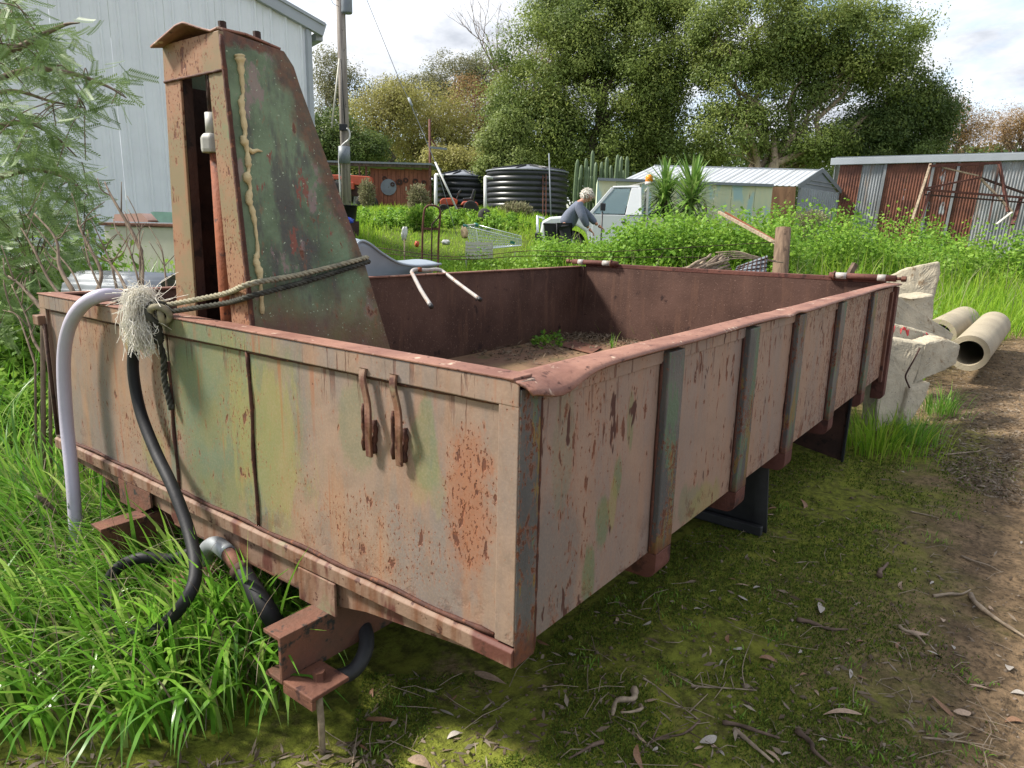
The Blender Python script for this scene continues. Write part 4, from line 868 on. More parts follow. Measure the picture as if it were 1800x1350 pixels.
tank(813, 37, 1.42, 313, 'smaller black water tank left of the larger one behind the mower', 6, True)
for px, pt, pbm, w in ((766, 307, 372, 'left of both black tanks'), (853, 311, 380, 'between the two black tanks')):
    t = thing('white_downpipe', 'white plastic downpipe standing '+w, 'pipe', (0, 0, 0)); D = 31.8
    g0 = gp(px, D); MB().tube([g0-(0, 0, .3), at(px, pt, D)], .075, 10).build('upright', M['white'], t, True); MB().tube([at(px-1, pt, D), at(px+14, pt+2, D)], .07, 10).build('elbow', M['white'], t, True)
ld = thing('ladder', 'narrow rusty ladder leaning on the larger black tank', 'ladder', (0, 0, 0))
for px in (954, 959.5): MB().bar(gp(px, 31.4), at(px+.5, 306, 31.9), .04, .04).build('rail', M['rust'], ld)
for py in range(312, 372, 8): MB().bar(at(954.4, py, 31.6), at(959.6, py, 31.6), .03, .03).build('rung', M['rust'], ld)
tag(MB().tube([gp(969, 31), at(965, 270, 31.5)], .03, 6).build('steel_post', M['trim_d'], None, True), 'thin grey post right of the ladder on the tank', 'post')

# columnar cacti
rng = np.random.default_rng(3)
ORD = ['first', 'second', 'third', 'fourth', 'fifth', 'sixth', 'seventh', 'eighth', 'ninth', 'tenth', 'eleventh', 'twelfth', 'thirteenth', 'fourteenth']
for i, (px, pt) in enumerate(sorted(((1010, 283), (1017, 292), (1024, 281), (1036, 268), (1043, 288), (1052, 287), (1061, 279), (1068, 293), (1077, 275), (1087, 278), (1097, 278), (1030, 296), (1057, 300), (1090, 302)))):
    D = 29+rng.uniform(-.6, .6); p = gp(px, D); h = float(at(px, pt, D)[2]-p[2]); c = thing('column_cactus', ORD[i]+' column cactus from the left in the row behind the white ute', 'cactus', p, rng.uniform(0, 6), 'column cacti behind the white ute')
    n = 18; prof = [(.0, h+.02), (.045, h-.02), (.075, h-.15), (.085, h-.5), (.09, h*.5), (.08, -.1)]; v = []; f = []
    for r, z in prof:
        for k in range(n): a_ = 2*math.pi*k/n; rr = r*(1 if k % 3 else .72); v.append((rr*math.cos(a_)+.05*math.sin(z*1.3+i), rr*math.sin(a_), z))
    for j in range(len(prof)-1):
        for k in range(n): f.append((j*n+k, j*n+(k+1) % n, (j+1)*n+(k+1) % n, (j+1)*n+k))
    MB().add(v, f).build('stem', M['cactus'], c, True)
    if i % 4 == 1: MB().tube(spline([(.08, 0, h*.45), (.26, 0, h*.5), (.3, 0, h*.62), (.3, 0, h*.8)], 4), .07, 8).build('arm', M['cactus'], c, True)

# ------------------------------------------------------------------ cream sheet shed, grey garden shed, yuccas
cs = thing('cream_shed', 'long cream and pale blue patched sheet metal wall behind the yuccas', 'shed', (0, 0, 0)); Dc = 19.3
a = A2(1045, Dc); b = A2(1346, Dc-.4); d_ = (b-a)/np.linalg.norm(b-a); Lw = float(np.linalg.norm(b-a)); nn = np.array([d_[1], -d_[0]]); nn = nn if nn@(CAM[:2]-a) > 0 else -nn
zl = float(at(1045, 317, Dc)[2]); zrr = float(at(1346, 328, Dc-.4)[2]); gz = float(G(*a))-.4
edges = [0, .5, 1.15, 1.9, 2.5, 3.1, 3.55, 4.15, Lw]
for i in range(len(edges)-1):
    s0, s1 = edges[i]+.004, edges[i+1]-.004; o_ = .01*((i*5) % 4); k0, k1 = s0/Lw, s1/Lw
    MB().prism([V3(a+d_*s0+nn*o_, gz), V3(a+d_*s1+nn*o_, gz), V3(a+d_*s1+nn*o_, zl+(zrr-zl)*k1-.03), V3(a+d_*s0+nn*o_, zl+(zrr-zl)*k0-.03)], V3(-nn*.02, 0)).build('wall_sheet', M['cream'], cs)
MB().bar(V3(a+nn*.06, zl), V3(b+nn*.06, zrr), .10, .07).build('top_rail', M['trim_d'], cs)
MB().prism([V3(a, gz), V3(a-nn*2, gz), V3(a-nn*2, zl), V3(a, zl)], V3(d_*.02, 0)).build('end_wall', M['cream'], cs)
p = at(1073, 335, Dc-.1); MB().lathe([(0, 0), (.24, 0), (.2, .03), (0, .04)], 14, tuple(p), Matrix.Rotation(FR, 4, 'Z') @ Matrix.Rotation(R_(90), 4, 'X') @ Matrix.Scale(1.2, 4, (1, 0, 0))).build('rust_patch', M['rust'], cs)
b2 = A2(1397, Dc-.6); py_ = thing('plywood_sheet', 'brown plywood sheet leaning at the corner of the grey shed', 'board', (0, 0, 0))
MB().prism([V3(b+d_*.03+nn*.2, gz), V3(b2-d_*.14+nn*.2, gz), at(1399, 328, Dc-.8), at(1350, 328, Dc-.6)], V3(-nn*.02, 0)).build('panel', M['ply'], py_)
fw_ = thing('framed_panel', 'small dark framed glass panel leaning against the cream wall', 'panel', (0, 0, 0))
q4 = [at(1263, 386, Dc-.45), at(1290, 387, Dc-.45), at(1293, 361, Dc-.3), at(1265, 360, Dc-.3)]
MB().prism(q4, V3(-nn*.015, 0)).build('pane', M['trim_d'], fw_)
for i in range(4): MB().bar(q4[i]+np.array([*(nn*.01), 0]), q4[(i+1) % 4]+np.array([*(nn*.01), 0]), .03, .03).build('frame_bar', M['bark_dark'], fw_)
th = np.linspace(0, 2*math.pi, 26); cw = at(1254, 352, Dc-.25); tag(MB().tube([cw+_rr*.11*math.cos(t)+_uu*.11*math.sin(t) for t in th], .03, 6).build('wreath', M['dead'], None, True), 'small round wreath hung on the cream wall', 'wreath')
cw = at(1222, 366, Dc-.8); tag(MB().tube([cw+_rr*.28*math.cos(t)+_uu*.32*math.sin(t) for t in th], .035, 6).build('iron_hoop', M['rust_dark'], None, True), 'dark iron hoop standing behind the right yucca', 'hoop')

gs = thing('garden_shed', 'grey zinc garden shed with white gable roof', 'shed', (0, 0, 0))
E1 = at(1404, 326, 19.4); AP = at(1444, 299, 20.6); E2 = at(1478, 331, 21.8); dr = at(1150, 297, 20.9)-AP; dr[2] = .05
E2[2] = E1[2]
for i in range(7):
    k0, k1 = i/7+.002, (i+1)/7-.002
    def rf(u, v, k0=k0, k1=k1): k = k0+(k1-k0)*u; p = AP+dr*k; e = E1+dr*k+(E1-AP)*.06; return tuple(p*(1-v)+e*v+np.array([0, 0, .02*max(0, math.sin(u*math.pi*8))**3]))
    MB().grid(rf, 32, 1).build('roof_sheet', M['roof_w'], gs, solid=.006)
MB().add([AP, AP+dr, E2+dr, E2], [(0, 1, 2, 3)]).build('back_roof', M['roof_w'], gs, solid=.006)
MB().bar(AP, AP+dr, .14, .03).build('ridge_cap', M['roof_w'], gs)
for e_ in (E1, E2): MB().bar(AP+np.array([*(RH*.03), .0]), e_+(e_-AP)*.05+np.array([*(RH*.03), 0]), .04, .13).build('barge_board', M['trim_d'], gs)
g1 = np.array([E1[0], E1[1]])+(E2[:2]-E1[:2])*.04; g2 = np.array([E2[0], E2[1]])-(E2[:2]-E1[:2])*.06
zgs = float(G(*g1))-.4; ze = E1[2]-.02
MB().prism([V3(g1, ze-.05), V3(g2, ze-.05), V3(AP[:2], AP[2]-.05)], V3(-RH*.02, 0)).build('gable_board', M['trim_d'], gs)
for k in (.33, .66): MB().bar(V3(g1*(1-k*.5)+AP[:2]*k*.5+RH*.02, ze+(AP[2]-ze)*k*.6), V3(g2*(1-k*.5)+AP[:2]*k*.5+RH*.02, ze+(AP[2]-ze)*k*.6), .01, .02).build('gable_batten', M['shed_g'], gs)
Lg = float(np.linalg.norm(g2-g1))
for i in range(3): ribbed('gable_sheet', g1, g2, lambda s: zgs, lambda s: ze-.02, TRIM, .19, M['shed_g'], gs, Lg*i/3+.004, Lg*(i+1)/3-.004)
MB().bar(V3(g1, zgs), V3(g1, ze), .07, .07, (1, 0, 0)).build('corner_trim', M['shed_g'], gs); MB().bar(V3(g2, zgs), V3(g2, ze), .07, .07, (1, 0, 0)).build('corner_trim', M['shed_g'], gs)

def yucca(px, D, pyc, R0, label, sd_):
    rg = np.random.default_rng(sd_); p = gp(px, D); zc_ = float(at(px, pyc, D)[2]-p[2]); t = thing('yucca', label, 'yucca', p, 0, 'yuccas in front of the cream wall')
    MB().tube([(0, 0, -.1), (.02, 0, zc_*.5), (0, 0, zc_)], [.09, .075, .07], 8).build('trunk', M['bark_dark'], t, True)
    N = 260; az = rg.uniform(0, 2*np.pi, N); el = rg.uniform(-.9, 1.45, N); L = R0*rg.uniform(.8, 1.1, N); rt_ = np.stack([0*az, 0*az, zc_+rg.uniform(-.45, .12, N)*(1)], 1); rt_[el < 0, 2] -= .15
    d_ = np.stack([np.cos(az)*np.cos(el), np.sin(az)*np.cos(el), np.sin(el)], 1); s = np.cross(d_, [0, 0, 1]); s /= np.linalg.norm(s, axis=1)[:, None]; V = []
    for tt, w in ((0, .022), (.35, .028), (.75, .017), (1, .001)):
        c = rt_+d_*(L*tt)[:, None]+np.array([0, 0, -1])*(.10*tt**2.5*L)[:, None]; V += [c-s*w, c+s*w]
    V = np.stack(V, 1).reshape(-1, 3); b_ = (np.arange(N)*8)[:, None]; i_ = np.arange(3)[None]*2; F = np.stack([b_+i_, b_+i_+1, b_+i_+3, b_+i_+2], -1).reshape(-1, 4)
    npmesh('leaf_rosette', V, F, M['yucca'], t, np.repeat(rg.random(N), 8))
yucca(1161, 16.6, 330, .72, 'left one of the two spiky yuccas beside the white ute', 1); yucca(1206, 16.0, 335, .85, 'right and larger one of the two spiky yuccas', 2)

# ------------------------------------------------------------------ corrugated shed on the right with a leaning truss
rs = thing('corrugated_shed', 'long corrugated iron shed wall with rust red and grey sheets', 'shed', (0, 0, 0))
a = A2(1450, 22.3); b = A2(1900, 19.6); d_ = (b-a)/np.linalg.norm(b-a); Lw = float(np.linalg.norm(b-a)); nn = np.array([d_[1], -d_[0]]); nn = nn if nn@(CAM[:2]-a) > 0 else -nn
zt2 = float(at(1450, 292, 22.3)[2]); zt3 = float(at(1800, 284, 20.2)[2]); zb_ = float(G(*a))-.6
seq = ['rust', 'galv', 'rust', 'rust', 'mix', 'rust', 'galv', 'galv', 'galv', 'galv', 'galv', 'galv', 'mix', 'galv']
for i, k in enumerate(seq):
    s0 = i*.63; s1 = min(s0+.625, Lw)
    if s1 > s0+.1: ribbed('wall_sheet', a, b, lambda s: zb_, lambda s: zt2+(zt3-zt2)*s/Lw*1.2, CORR, .0765, M['cor_'+k], rs, s0, s1, .05)
for i in (2, 4, 5): q0 = a+d_*(i*.63)+nn*.03; MB().bar(V3(q0, zb_), V3(q0+d_*.05*(zt2-zb_), zt2), .07, .03, (nn[0], nn[1], 0)).build('cover_strip', M['cor_galv'], rs)
MB().bar(V3(a-d_*.12+nn*.05, zt2+.08), V3(b+nn*.05, zt2+(zt3-zt2)*1.2+.08), .12, .20).build('fascia', M['trim'], rs, bevel=.01)
MB().prism([V3(a, zt2+.2), V3(b, zt3+.2), V3(b-nn*5, zt3+.6), V3(a-nn*5, zt2+.6)], (0, 0, .02)).build('roof', M['trim_d'], rs); MB().prism([V3(a, zb_), V3(a-nn*5, zb_), V3(a-nn*5, zt2+.5), V3(a, zt2+.2)], V3(d_*.02, 0)).build('end_wall', M['cor_galv'], rs)
tf = thing('steel_truss', 'rusty red steel truss frame leaning against the corrugated wall', 'truss', (0, 0, 0)); Dt = 19.0
for (x0, y0), (x1, y1), w, m in (((1633, 292), (1757, 286), .09, 'rust_red'), ((1756, 284), (1772, 372), .08, 'rust_red'), ((1636, 288), (1602, 392), .06, 'stick'), ((1622, 333), (1830, 350), .07, 'rust_red'), ((1622, 332), (1724, 312), .06, 'rust_red'), ((1722, 312), (1830, 350), .07, 'rust_dark'), ((1655, 294), (1720, 309), .045, 'stick'), ((1722, 312), (1779, 372), .07, 'stick'), ((1756, 288), (1738, 392), .05, 'rust_dark'), ((1634, 338), (1618, 390), .06, 'rust_red'), ((1795, 347), (1780, 395), .09, 'rust_red'), ((1624, 342), (1800, 356), .05, 'rust_dark')):
    MB().bar(at(x0, y0, Dt+.15), at(x1, y1, Dt), w, w*.8).build('bar', M[m], tf)
tag(MB().bar(at(1779, 373, Dt-.2), at(1752, 394, Dt-.3), .06, .03).build('white_batten', M['off_white'], None), 'short white batten at the foot of the red truss', 'batten')

# ------------------------------------------------------------------ concrete rubble and pipes on the right
def slab(name, label, pts, ext, extra=None):
    o = MB().prism(pts, ext).build(name, M['concrete'], None, bevel=.016); md = o.modifiers.new('sub', 'SUBSURF'); md.subdivision_type = 'SIMPLE'; md.levels = md.render_levels = 4
    tx = bpy.data.textures.get('chip') or bpy.data.textures.new('chip', 'CLOUDS'); tx.noise_scale = .05; dm = o.modifiers.new('disp', 'DISPLACE'); dm.texture = tx; dm.strength = .013; dm.mid_level = .5; dm.texture_coords = 'GLOBAL'
    return tag(o, label, 'concrete block', 'broken concrete trough pieces')
awy = np.array([FH[0], FH[1], 0])
slab('concrete_piece', 'tall upright concrete slab at the back of the rubble', [at(1553, 490, 6.3), at(1590, 472, 6.3), at(1650, 460, 6.3), at(1652, 480, 6.3), at(1640, 530, 6.25), at(1632, 560, 6.2), at(1600, 560, 6.2), at(1553, 560, 6.2)], awy*.16+RH[0]*0+np.array([*(RH*.10), .0]))
slab('concrete_block', 'concrete trough end with a flat ledge against the tall slab', [at(1553, 513, 5.95), at(1600, 524, 5.9), at(1643, 517, 6.0), at(1641, 560, 5.95), at(1622, 585, 5.85), at(1553, 590, 5.8)], awy*.28)
slab('concrete_brace', 'long sloping concrete slab leaning to the right in the rubble', [at(1560, 517, 5.6), at(1568, 514, 5.62), at(1678, 588, 6.1), at(1674, 598, 6.05), at(1640, 610, 5.9), at(1560, 600, 5.5)], awy*.12)
rd = slab('concrete_block_lettered', 'concrete panel with red sprayed letters in the rubble', [at(1556, 566, 5.3), at(1610, 578, 5.4), at(1662, 594, 5.55), at(1655, 606, 5.5), at(1650, 625, 5.45), at(1556, 640, 5.2)], awy*.1)
for st in (((1573, 579), (1570, 591)), ((1585, 584), (1583, 594)), ((1587, 583), (1592, 585)), ((1592, 586), (1593, 597)), ((1597, 586), (1596, 596)), ((1607, 591), (1613, 600)), ((1613, 600), (1621, 604)), ((1624, 594), (1621, 603)), ((1627, 593), (1630, 596))):
    (x0, y0), (x1, y1) = st; k = lambda x: 5.3+(x-1556)/106*.25-.022; MB().bar(at(x0, y0-6, k(x0)), at(x1, y1-6, k(x1)), .006, .024).build('red_letter_stroke', M['red_paint'], rd)
slab('concrete_trough', 'big broken concrete block nearest the tray with exposed reinforcing rod', [at(1550, 592, 4.95), at(1625, 604, 5.0), at(1633, 606, 5.0), at(1612, 660, 4.95), at(1600, 690, 4.9), at(1596, 735, 4.85), at(1540, 760, 4.8), at(1545, 650, 4.85)], awy*.22)
slab('concrete_lump', 'pale rounded concrete overhang on the right of the rubble', [at(1628, 604, 4.98), at(1660, 594, 5.2), at(1690, 606, 5.25), at(1682, 640, 5.2), at(1658, 652, 5.15), at(1628, 665, 5.0), at(1606, 680, 4.95)], awy*.2)
slab('concrete_chunk', 'concrete leg standing in the grass below the rubble', [at(1600, 682, 4.85), at(1637, 672, 4.9), at(1628, 700, 4.88), at(1596, 752, 4.8), at(1582, 748, 4.78)], awy*.15)
tag(MB().tube(spline([at(1617, 612, 4.9), at(1605, 635, 4.85), at(1594, 655, 4.84), at(1592, 665, 4.84), at(1599, 682, 4.84)], 5), .006, 6).build('reinforcing_rod', M['rust_dark'], None, True), 'bent rusty rod sticking out of the broken concrete', 'rod')
def pipe(p0, p1, r, label, n=36):
    P0, P1 = Vector(p0), Vector(p1); q_ = (P1-P0).to_track_quat('Z', 'X').to_matrix().to_4x4(); L = (P1-P0).length; t = .05
    o = MB().lathe([(r, 0), (r, L), (r-t, L), (r-t, 0), (r, 0)], n, tuple(P0), q_).build('concrete_pipe', M['pipe_conc'], None, True); md = o.modifiers.new('es', 'EDGE_SPLIT'); md.split_angle = R_(40)
    return tag(o, label, 'concrete pipe', 'concrete pipes by the rubble')
c0 = at(1703, 621, 6.6); r0 = 31.5/FPX*6.6
pipe(c0, at(1746, 573, 8.2), r0, 'nearer concrete pipe with its open end facing the camera')
c1 = at(1648, 590, 7.6); pipe(c1, at(1694, 563, 9.0), r0*1.05, 'concrete pipe lying behind the rubble and the nearer pipe')

# timber post, leaning pole, sticks and grating behind the tailgate
pb_ = gp(1365, 7.3); tag(MB().tube([pb_-(0, 0, .2), (pb_+at(1370, 440, 7.3))/2, at(1377, 401, 7.3)], [.085, .08, .077], 16).build('timber_post', M['post_wood'], None, True), 'round timber fence post leaning behind the tailgate', 'post')
tag(MB().bar(at(1366, 428, 7.5), at(1264, 373, 9.5), .032, .032).build('leaning_pole', M['stick'], None), 'long thin timber running from the fence post up to the left', 'timber')
tag(MB().bar(at(1362, 424, 7.6), at(1275, 374, 9.6), .02, .03).build('rusty_bar', M['rust_orange'], None), 'thin rusty bar lying along the long leaning timber', 'bar')
sb = thing('stick_bundle', 'bundle of weathered grey sticks behind the tailgate', 'sticks', (0, 0, 0)); rng = np.random.default_rng(11)
for i in range(34):
    e = at(1258+rng.uniform(-12, 28), 448+rng.uniform(-2, 26), 6.5+rng.uniform(-.1, .25)); s = at(1200+rng.uniform(-12, 20), 478+rng.uniform(-6, 22), 6.2+rng.uniform(-.2, .1))
    MB().tube([s, (s+e)/2+rng.normal(0, .015, 3), e], [.012, .014, .010], 5).build('stick', M['stick'] if i % 3 else M['dead'], sb, True)
for i in range(5): s = at(1258+i*4, 444+i*3, 6.6); tag(MB().tube(spline([s, s+_rr*.2+_uu*.01, s+_rr*(.35+.05*i)-_uu*.03], 4), .006, 5).build('twig', M['stick'], None, True), ORD[i]+' thin dry twig from the top poking right from the stick bundle', 'twig', 'twigs by the stick bundle')
gr = thing('grating_sheet', 'grey mesh sheet leaning behind the tailgate beside the sticks', 'mesh sheet', (0, 0, 0)); g4 = [at(1288, 486, 6.3), at(1346, 492, 6.3), at(1349, 449, 6.6), at(1296, 468, 6.5)]
MB().prism(g4, awy*.01).build('sheet', M['trim_d'], gr)
for k in np.linspace(.08, .92, 7): MB().bar(g4[0]*(1-k)+g4[1]*k-awy*.012, g4[3]*(1-k)+g4[2]*k-awy*.012, .01, .01).build('bar', M['rust_dark'], gr)
for k in np.linspace(.12, .9, 5): MB().bar(g4[0]*(1-k)+g4[3]*k-awy*.016, g4[1]*(1-k)+g4[2]*k-awy*.016, .01, .01).build('bar', M['rust_dark'], gr)
tag(MB().bar(at(1488, 492, 6.2), at(1503, 464, 6.2), .035, .05).build('broken_stake', M['stick_dark'], None), 'short broken stake leaning in the grass by the hinge', 'stake')
fwr = thing('fence_wire', 'slack rusty fence wire strung behind the tray', 'wire', (0, 0, 0))
for dz in (0, -9): MB().tube(spline([at(660, 444+dz, 7.6), at(800, 456+dz*.5, 7.4), at(930, 450+dz, 7.4), at(1060, 452+dz, 7.4), at(1370, 452+dz*3, 7.3)], 6), .004, 5).build('strand', M['rust_dark'], fwr, True)

# ------------------------------------------------------------------ white utility truck
up = gp(1075, 17.0); zroof = float(at(1090, 331, 17.0)[2]-up[2]); zs = zroof/1.70
ute = thing('white_ute', 'white utility truck with orange beacon parked behind the weeds', 'ute', up, FR+math.pi-R_(8)); ute.scale = (1, 1, 1)
U = lambda n, mb, m, par=None, **k: mb.build(n, M[m], par or ute, **k)
Z = lambda z: z*zs
side = [(1.62, .35), (1.68, .62), (1.64, .88), (1.45, .98), (.50, 1.06), (-.60, 1.06), (-.62, .38), (.52, .36), (.62, .66), (.85, .80), (1.15, .80), (1.38, .62), (1.46, .35)]
U('body', MB().prism([(x, -.80, Z(z)) for x, z in side], (0, 1.6, 0)), 'ute', bevel=.05)
def cabf(u, v): return None
lo = [(.54, .80, 1.055), (-.60, .80, 1.055), (-.60, -.80, 1.055), (.54, -.80, 1.055)]; hi = [(.06, .62, 1.64), (-.56, .62, 1.66), (-.56, -.62, 1.66), (.06, -.62, 1.64)]
lo = [Vector((x, y, Z(z))) for x, y, z in lo]; hi = [Vector((x, y, Z(z))) for x, y, z in hi]
U('roof', MB().prism([hi[0], hi[1], hi[2], hi[3]], (0, 0, Z(.05))), 'ute', bevel=.03)
for i, j, w in ((0, 0, .07), (1, 1, .06), (2, 2, .06), (3, 3, .07)): U('pillar', MB().bar(lo[i], hi[j], w, .06, (0, 1, 0)), 'ute', bevel=.01)
for i_, j_ in ((1, 0), (2, 3)):
    k_ = .3; s_ = 1 if i_ == 1 else -1
    MB().prism([lo[i_], lo[i_]+(lo[j_]-lo[i_])*k_, hi[i_]+(hi[j_]-hi[i_])*k_, hi[i_]], (0, s_*.03, 0)).build('rear_pillar', M['ute'], ute, bevel=.008)
mid = [(lo[0]*.5+lo[1]*.5), (lo[3]*.5+lo[2]*.5)]
def pane(n, q, par=ute):
    c = sum(q, Vector())/4; qq = [c+(p_-c)*.93 for p_ in q]; nr = (q[1]-q[0]).cross(q[3]-q[0]).normalized(); MB().prism(qq, nr*.012).build(n, M['glass'], par)
pane('windscreen', [lo[0], lo[3], hi[3], hi[0]]); pane('rear_window', [lo[1], lo[2], hi[2], hi[1]])
pane('side_window', [lo[0], lo[1]+(lo[0]-lo[1])*.3, hi[1]+(hi[0]-hi[1])*.3, hi[0]]); pane('side_window', [lo[3], lo[2]+(lo[3]-lo[2])*.3, hi[2]+(hi[3]-hi[2])*.3, hi[3]])
for s in (1, -1):
    d = U('door', MB().box(-.36, .48, s*.80-.004, s*.80+.012, Z(.42), Z(1.05)), 'ute', bevel=.01); U('handle', MB().box(-.30, -.18, s*.815-.01, s*.815+.012, Z(.88), Z(.91)), 'black', d)
    U('headlight', MB().box(1.60, 1.69, s*.55-.15, s*.55+.15, Z(.72), Z(.86)), 'glass', bevel=.02)
    for x in (1.02, -1.55):
        wv = U('wheel', MB().lathe([(.2, -.09), (.31, -.1), (.35, -.06), (.35, .06), (.31, .1), (.2, .09)], 22, (x, s*.68, .35), Matrix.Rotation(R_(90), 4, 'X')), 'tyre', smooth=True); U('rim', MB().lathe([(0, -.07), (.2, -.07), (.2, .07), (0, .07)], 16, (x, s*.68, .35), Matrix.Rotation(R_(90), 4, 'X')), 'chrome', wv, smooth=True)
U('seat', MB().box(-.5, -.15, -.6, .6, Z(.6), Z(1.25)), 'black', bevel=.05); U('steering_wheel', MB().tube([(.25+.03*math.sin(t), -.3+.17*math.cos(t), Z(1.12)+.17*math.sin(t)) for t in th], .015, 6), 'black', smooth=True)
U('bull_bar', MB().tube([(1.74, -.72, Z(.4)), (1.76, -.7, Z(.98)), (1.76, .7, Z(.98)), (1.74, .72, Z(.4))], .03, 8), 'chrome', smooth=True); U('bumper', MB().box(1.64, 1.80, -.8, .8, Z(.42), Z(.62)), 'black', bevel=.02); U('grille', MB().box(1.64, 1.70, -.42, .42, Z(.66), Z(.86)), 'black', bevel=.01)
for y in (-.7, .7): U('headboard_post', MB().bar((-.74, y, Z(.7)), (-.74, y, Z(1.68)), .05, .05, (1, 0, 0)), 'white')
for z in (1.0, 1.22, 1.44, 1.66): U('headboard_rail', MB().bar((-.74, -.7, Z(z)), (-.74, .7, Z(z)), .04, .04), 'off_white')
U('tray_deck', MB().box(-2.7, -.72, -.9, .9, Z(.66), Z(.74)), 'off_white', bevel=.01)
for s in (1, -1): U('drop_side', MB().box(-2.7, -.78, s*.89-.015, s*.89+.015, Z(.74), Z(1.0)), 'off_white', bevel=.005)
U('beacon_arm', MB().bar((-.3, 0, Z(1.72)), (-.76, 0, Z(1.84)), .03, .03), 'off_white'); bcn = U('beacon', MB().lathe([(0, .17), (.05, .165), (.085, .12), (.09, 0), (0, 0)], 16, (-.78, 0, Z(1.83))), 'amber', smooth=True); U('beacon_base', MB().lathe([(0, .0), (.1, 0), (.1, -.07), (0, -.07)], 16, (-.78, 0, Z(1.83))), 'white', bcn, smooth=True)
mrl = thing('mirror_post', 'black mirror on a stalk standing in front of the ute door', 'mirror', gp(1054, 15.2), FR); mz = lambda py: float(at(1054, py, 15.2)[2]-gp(1054, 15.2)[2])
MB().tube([(0, 0, -.1), (0, 0, mz(372))], .018, 8).build('stalk', M['black'], mrl, True); MB().box(-.05, .06, -.04, .04, mz(371), mz(358)).build('mirror_head', M['black'], mrl, bevel=.015)

# black wheelbarrow-like bin near the ute's nose
bn = gp(968, 13.9); bz = lambda py: float(at(968, py, 13.9)[2]-bn[2]); bt = thing('black_tub', 'black tapered plastic tub in the weeds beside the old man', 'tub', bn, FR)
v = [(-.16, -.2, bz(394)), (.18, -.2, bz(394)), (.18, .2, bz(394)), (-.16, .2, bz(394)), (-.06, -.12, -.02), (.1, -.12, -.02), (.1, .12, -.02), (-.06, .12, -.02)]
MB().add(v, [(4, 5, 1, 0), (5, 6, 2, 1), (6, 7, 3, 2), (7, 4, 0, 3), (7, 6, 5, 4)]).build('bucket', M['black'], bt, solid=.01); MB().tube([v[0], v[1], v[2], v[3], v[0]], .02, 6).build('rim', M['black'], bt)

# ------------------------------------------------------------------ the old man bending over the weeds
mp_ = gp(990, 13.5); man = thing('person', 'white haired person in grey blue sweater bending over the weeds', 'person', mp_, FR); K = float(at(1027, 334, 13.5)[2]-mp_[2])/1.50
def skin(name, V, Ed, Rd, m, parent, sub=2, root=0):
    me = bpy.data.meshes.new(name); me.from_pydata([Vector(p_)*K for p_ in V], Ed, []); o = link(name, me, m, parent); sk = o.modifiers.new('skin', 'SKIN'); sk.use_smooth_shade = True
    for i, r in enumerate(Rd): d_ = me.skin_vertices[0].data[i]; d_.radius = ((r[0]*K, r[1]*K) if isinstance(r, tuple) else (r*K, r*K)); d_.use_root = (i == root)
    ss_ = o.modifiers.new('sub', 'SUBSURF'); ss_.levels = ss_.render_levels = sub; return o
hip = (0, 0, .84); wst = (.07, 0, .97); che = (.17, 0, 1.15); nk = (.27, 0, 1.27); hd0 = (.335, 0, 1.315); hd1 = (.41, 0, 1.37); hd2 = (.435, 0, 1.43)
shR, shL = (.21, -.17, 1.20), (.23, .17, 1.20); elR, elL = (.30, -.24, 1.0), (.44, .2, 1.04); wrR, wrL = (.40, -.2, .82), (.60, .14, .88)
knR, knL = (.07, -.11, .46), (.02, .13, .46); anR, anL = (-.02, -.12, .08), (-.06, .14, .08); toR, toL = (.14, -.13, .03), (.10, .15, .03); hpR, hpL = (-.01, -.1, .80), (-.01, .1, .80)
V = [hip, wst, che, nk, hd0, hd1, hd2, shR, elR, wrR, shL, elL, wrL, hpR, knR, anR, toR, hpL, knL, anL, toL, (.47, 0, 1.345)]
Ed = [(0, 1), (1, 2), (2, 3), (3, 4), (4, 5), (5, 6), (2, 7), (7, 8), (8, 9), (2, 10), (10, 11), (11, 12), (0, 13), (13, 14), (14, 15), (15, 16), (0, 17), (17, 18), (18, 19), (19, 20), (5, 21)]
Rd = [.115, .115, .125, .06, .06, .088, .07, .055, .042, .03, .055, .042, .03, .085, .058, .042, .038, .085, .058, .042, .038, .055]
body = skin('body', V, Ed, Rd, M['skin'], man)
for side_, wr, dr_ in ((-1, wrR, Vector((.10, .0, -.09))), (1, wrL, Vector((.12, -.02, -.07)))):
    w0 = Vector(wr); pal = w0+dr_*.55; Vh = [w0, pal]; Eh = [(0, 1)]; Rh = [.028, .036]; lat_ = dr_.cross(Vector((0, 0, 1))).normalized()
    for f_ in range(4):
        b0 = pal+lat_*(f_-1.5)*.02; l_ = (.045, .052, .05, .038)[f_]; i0 = len(Vh); Vh += [b0, b0+dr_.normalized()*l_, b0+dr_.normalized()*l_*1.5+Vector((-.005, 0, -.03))]; Eh += [(1, i0), (i0, i0+1), (i0+1, i0+2)]; Rh += [.011, .0095, .008]
    i0 = len(Vh); Vh += [w0+dr_*.25-lat_*.035*side_, w0+dr_*.6-lat_*.06*side_]; Eh += [(0, i0), (i0, i0+1)]; Rh += [.011, .009]
    skin('hand', Vh, Eh, Rh, M['skin'], man, 1)
sV = [(.0, 0, .83), wst, che, (.25, 0, 1.245), shR, elR, (.385, -.206, .845), shL, elL, (.57, .15, .905)]
skin('sweater', sV, [(0, 1), (1, 2), (2, 3), (2, 4), (4, 5), (5, 6), (2, 7), (7, 8), (8, 9)], [(.175, .165), (.175, .165), (.18, .16), .08, .095, .075, .055, .095, .075, .055], M['sweater'], man)
skin('collar', [(.235, 0, 1.235), (.285, 0, 1.285)], [(0, 1)], [.085, .07], simple('maroon_collar', sr(70, 44, 50), .8), man, 1)
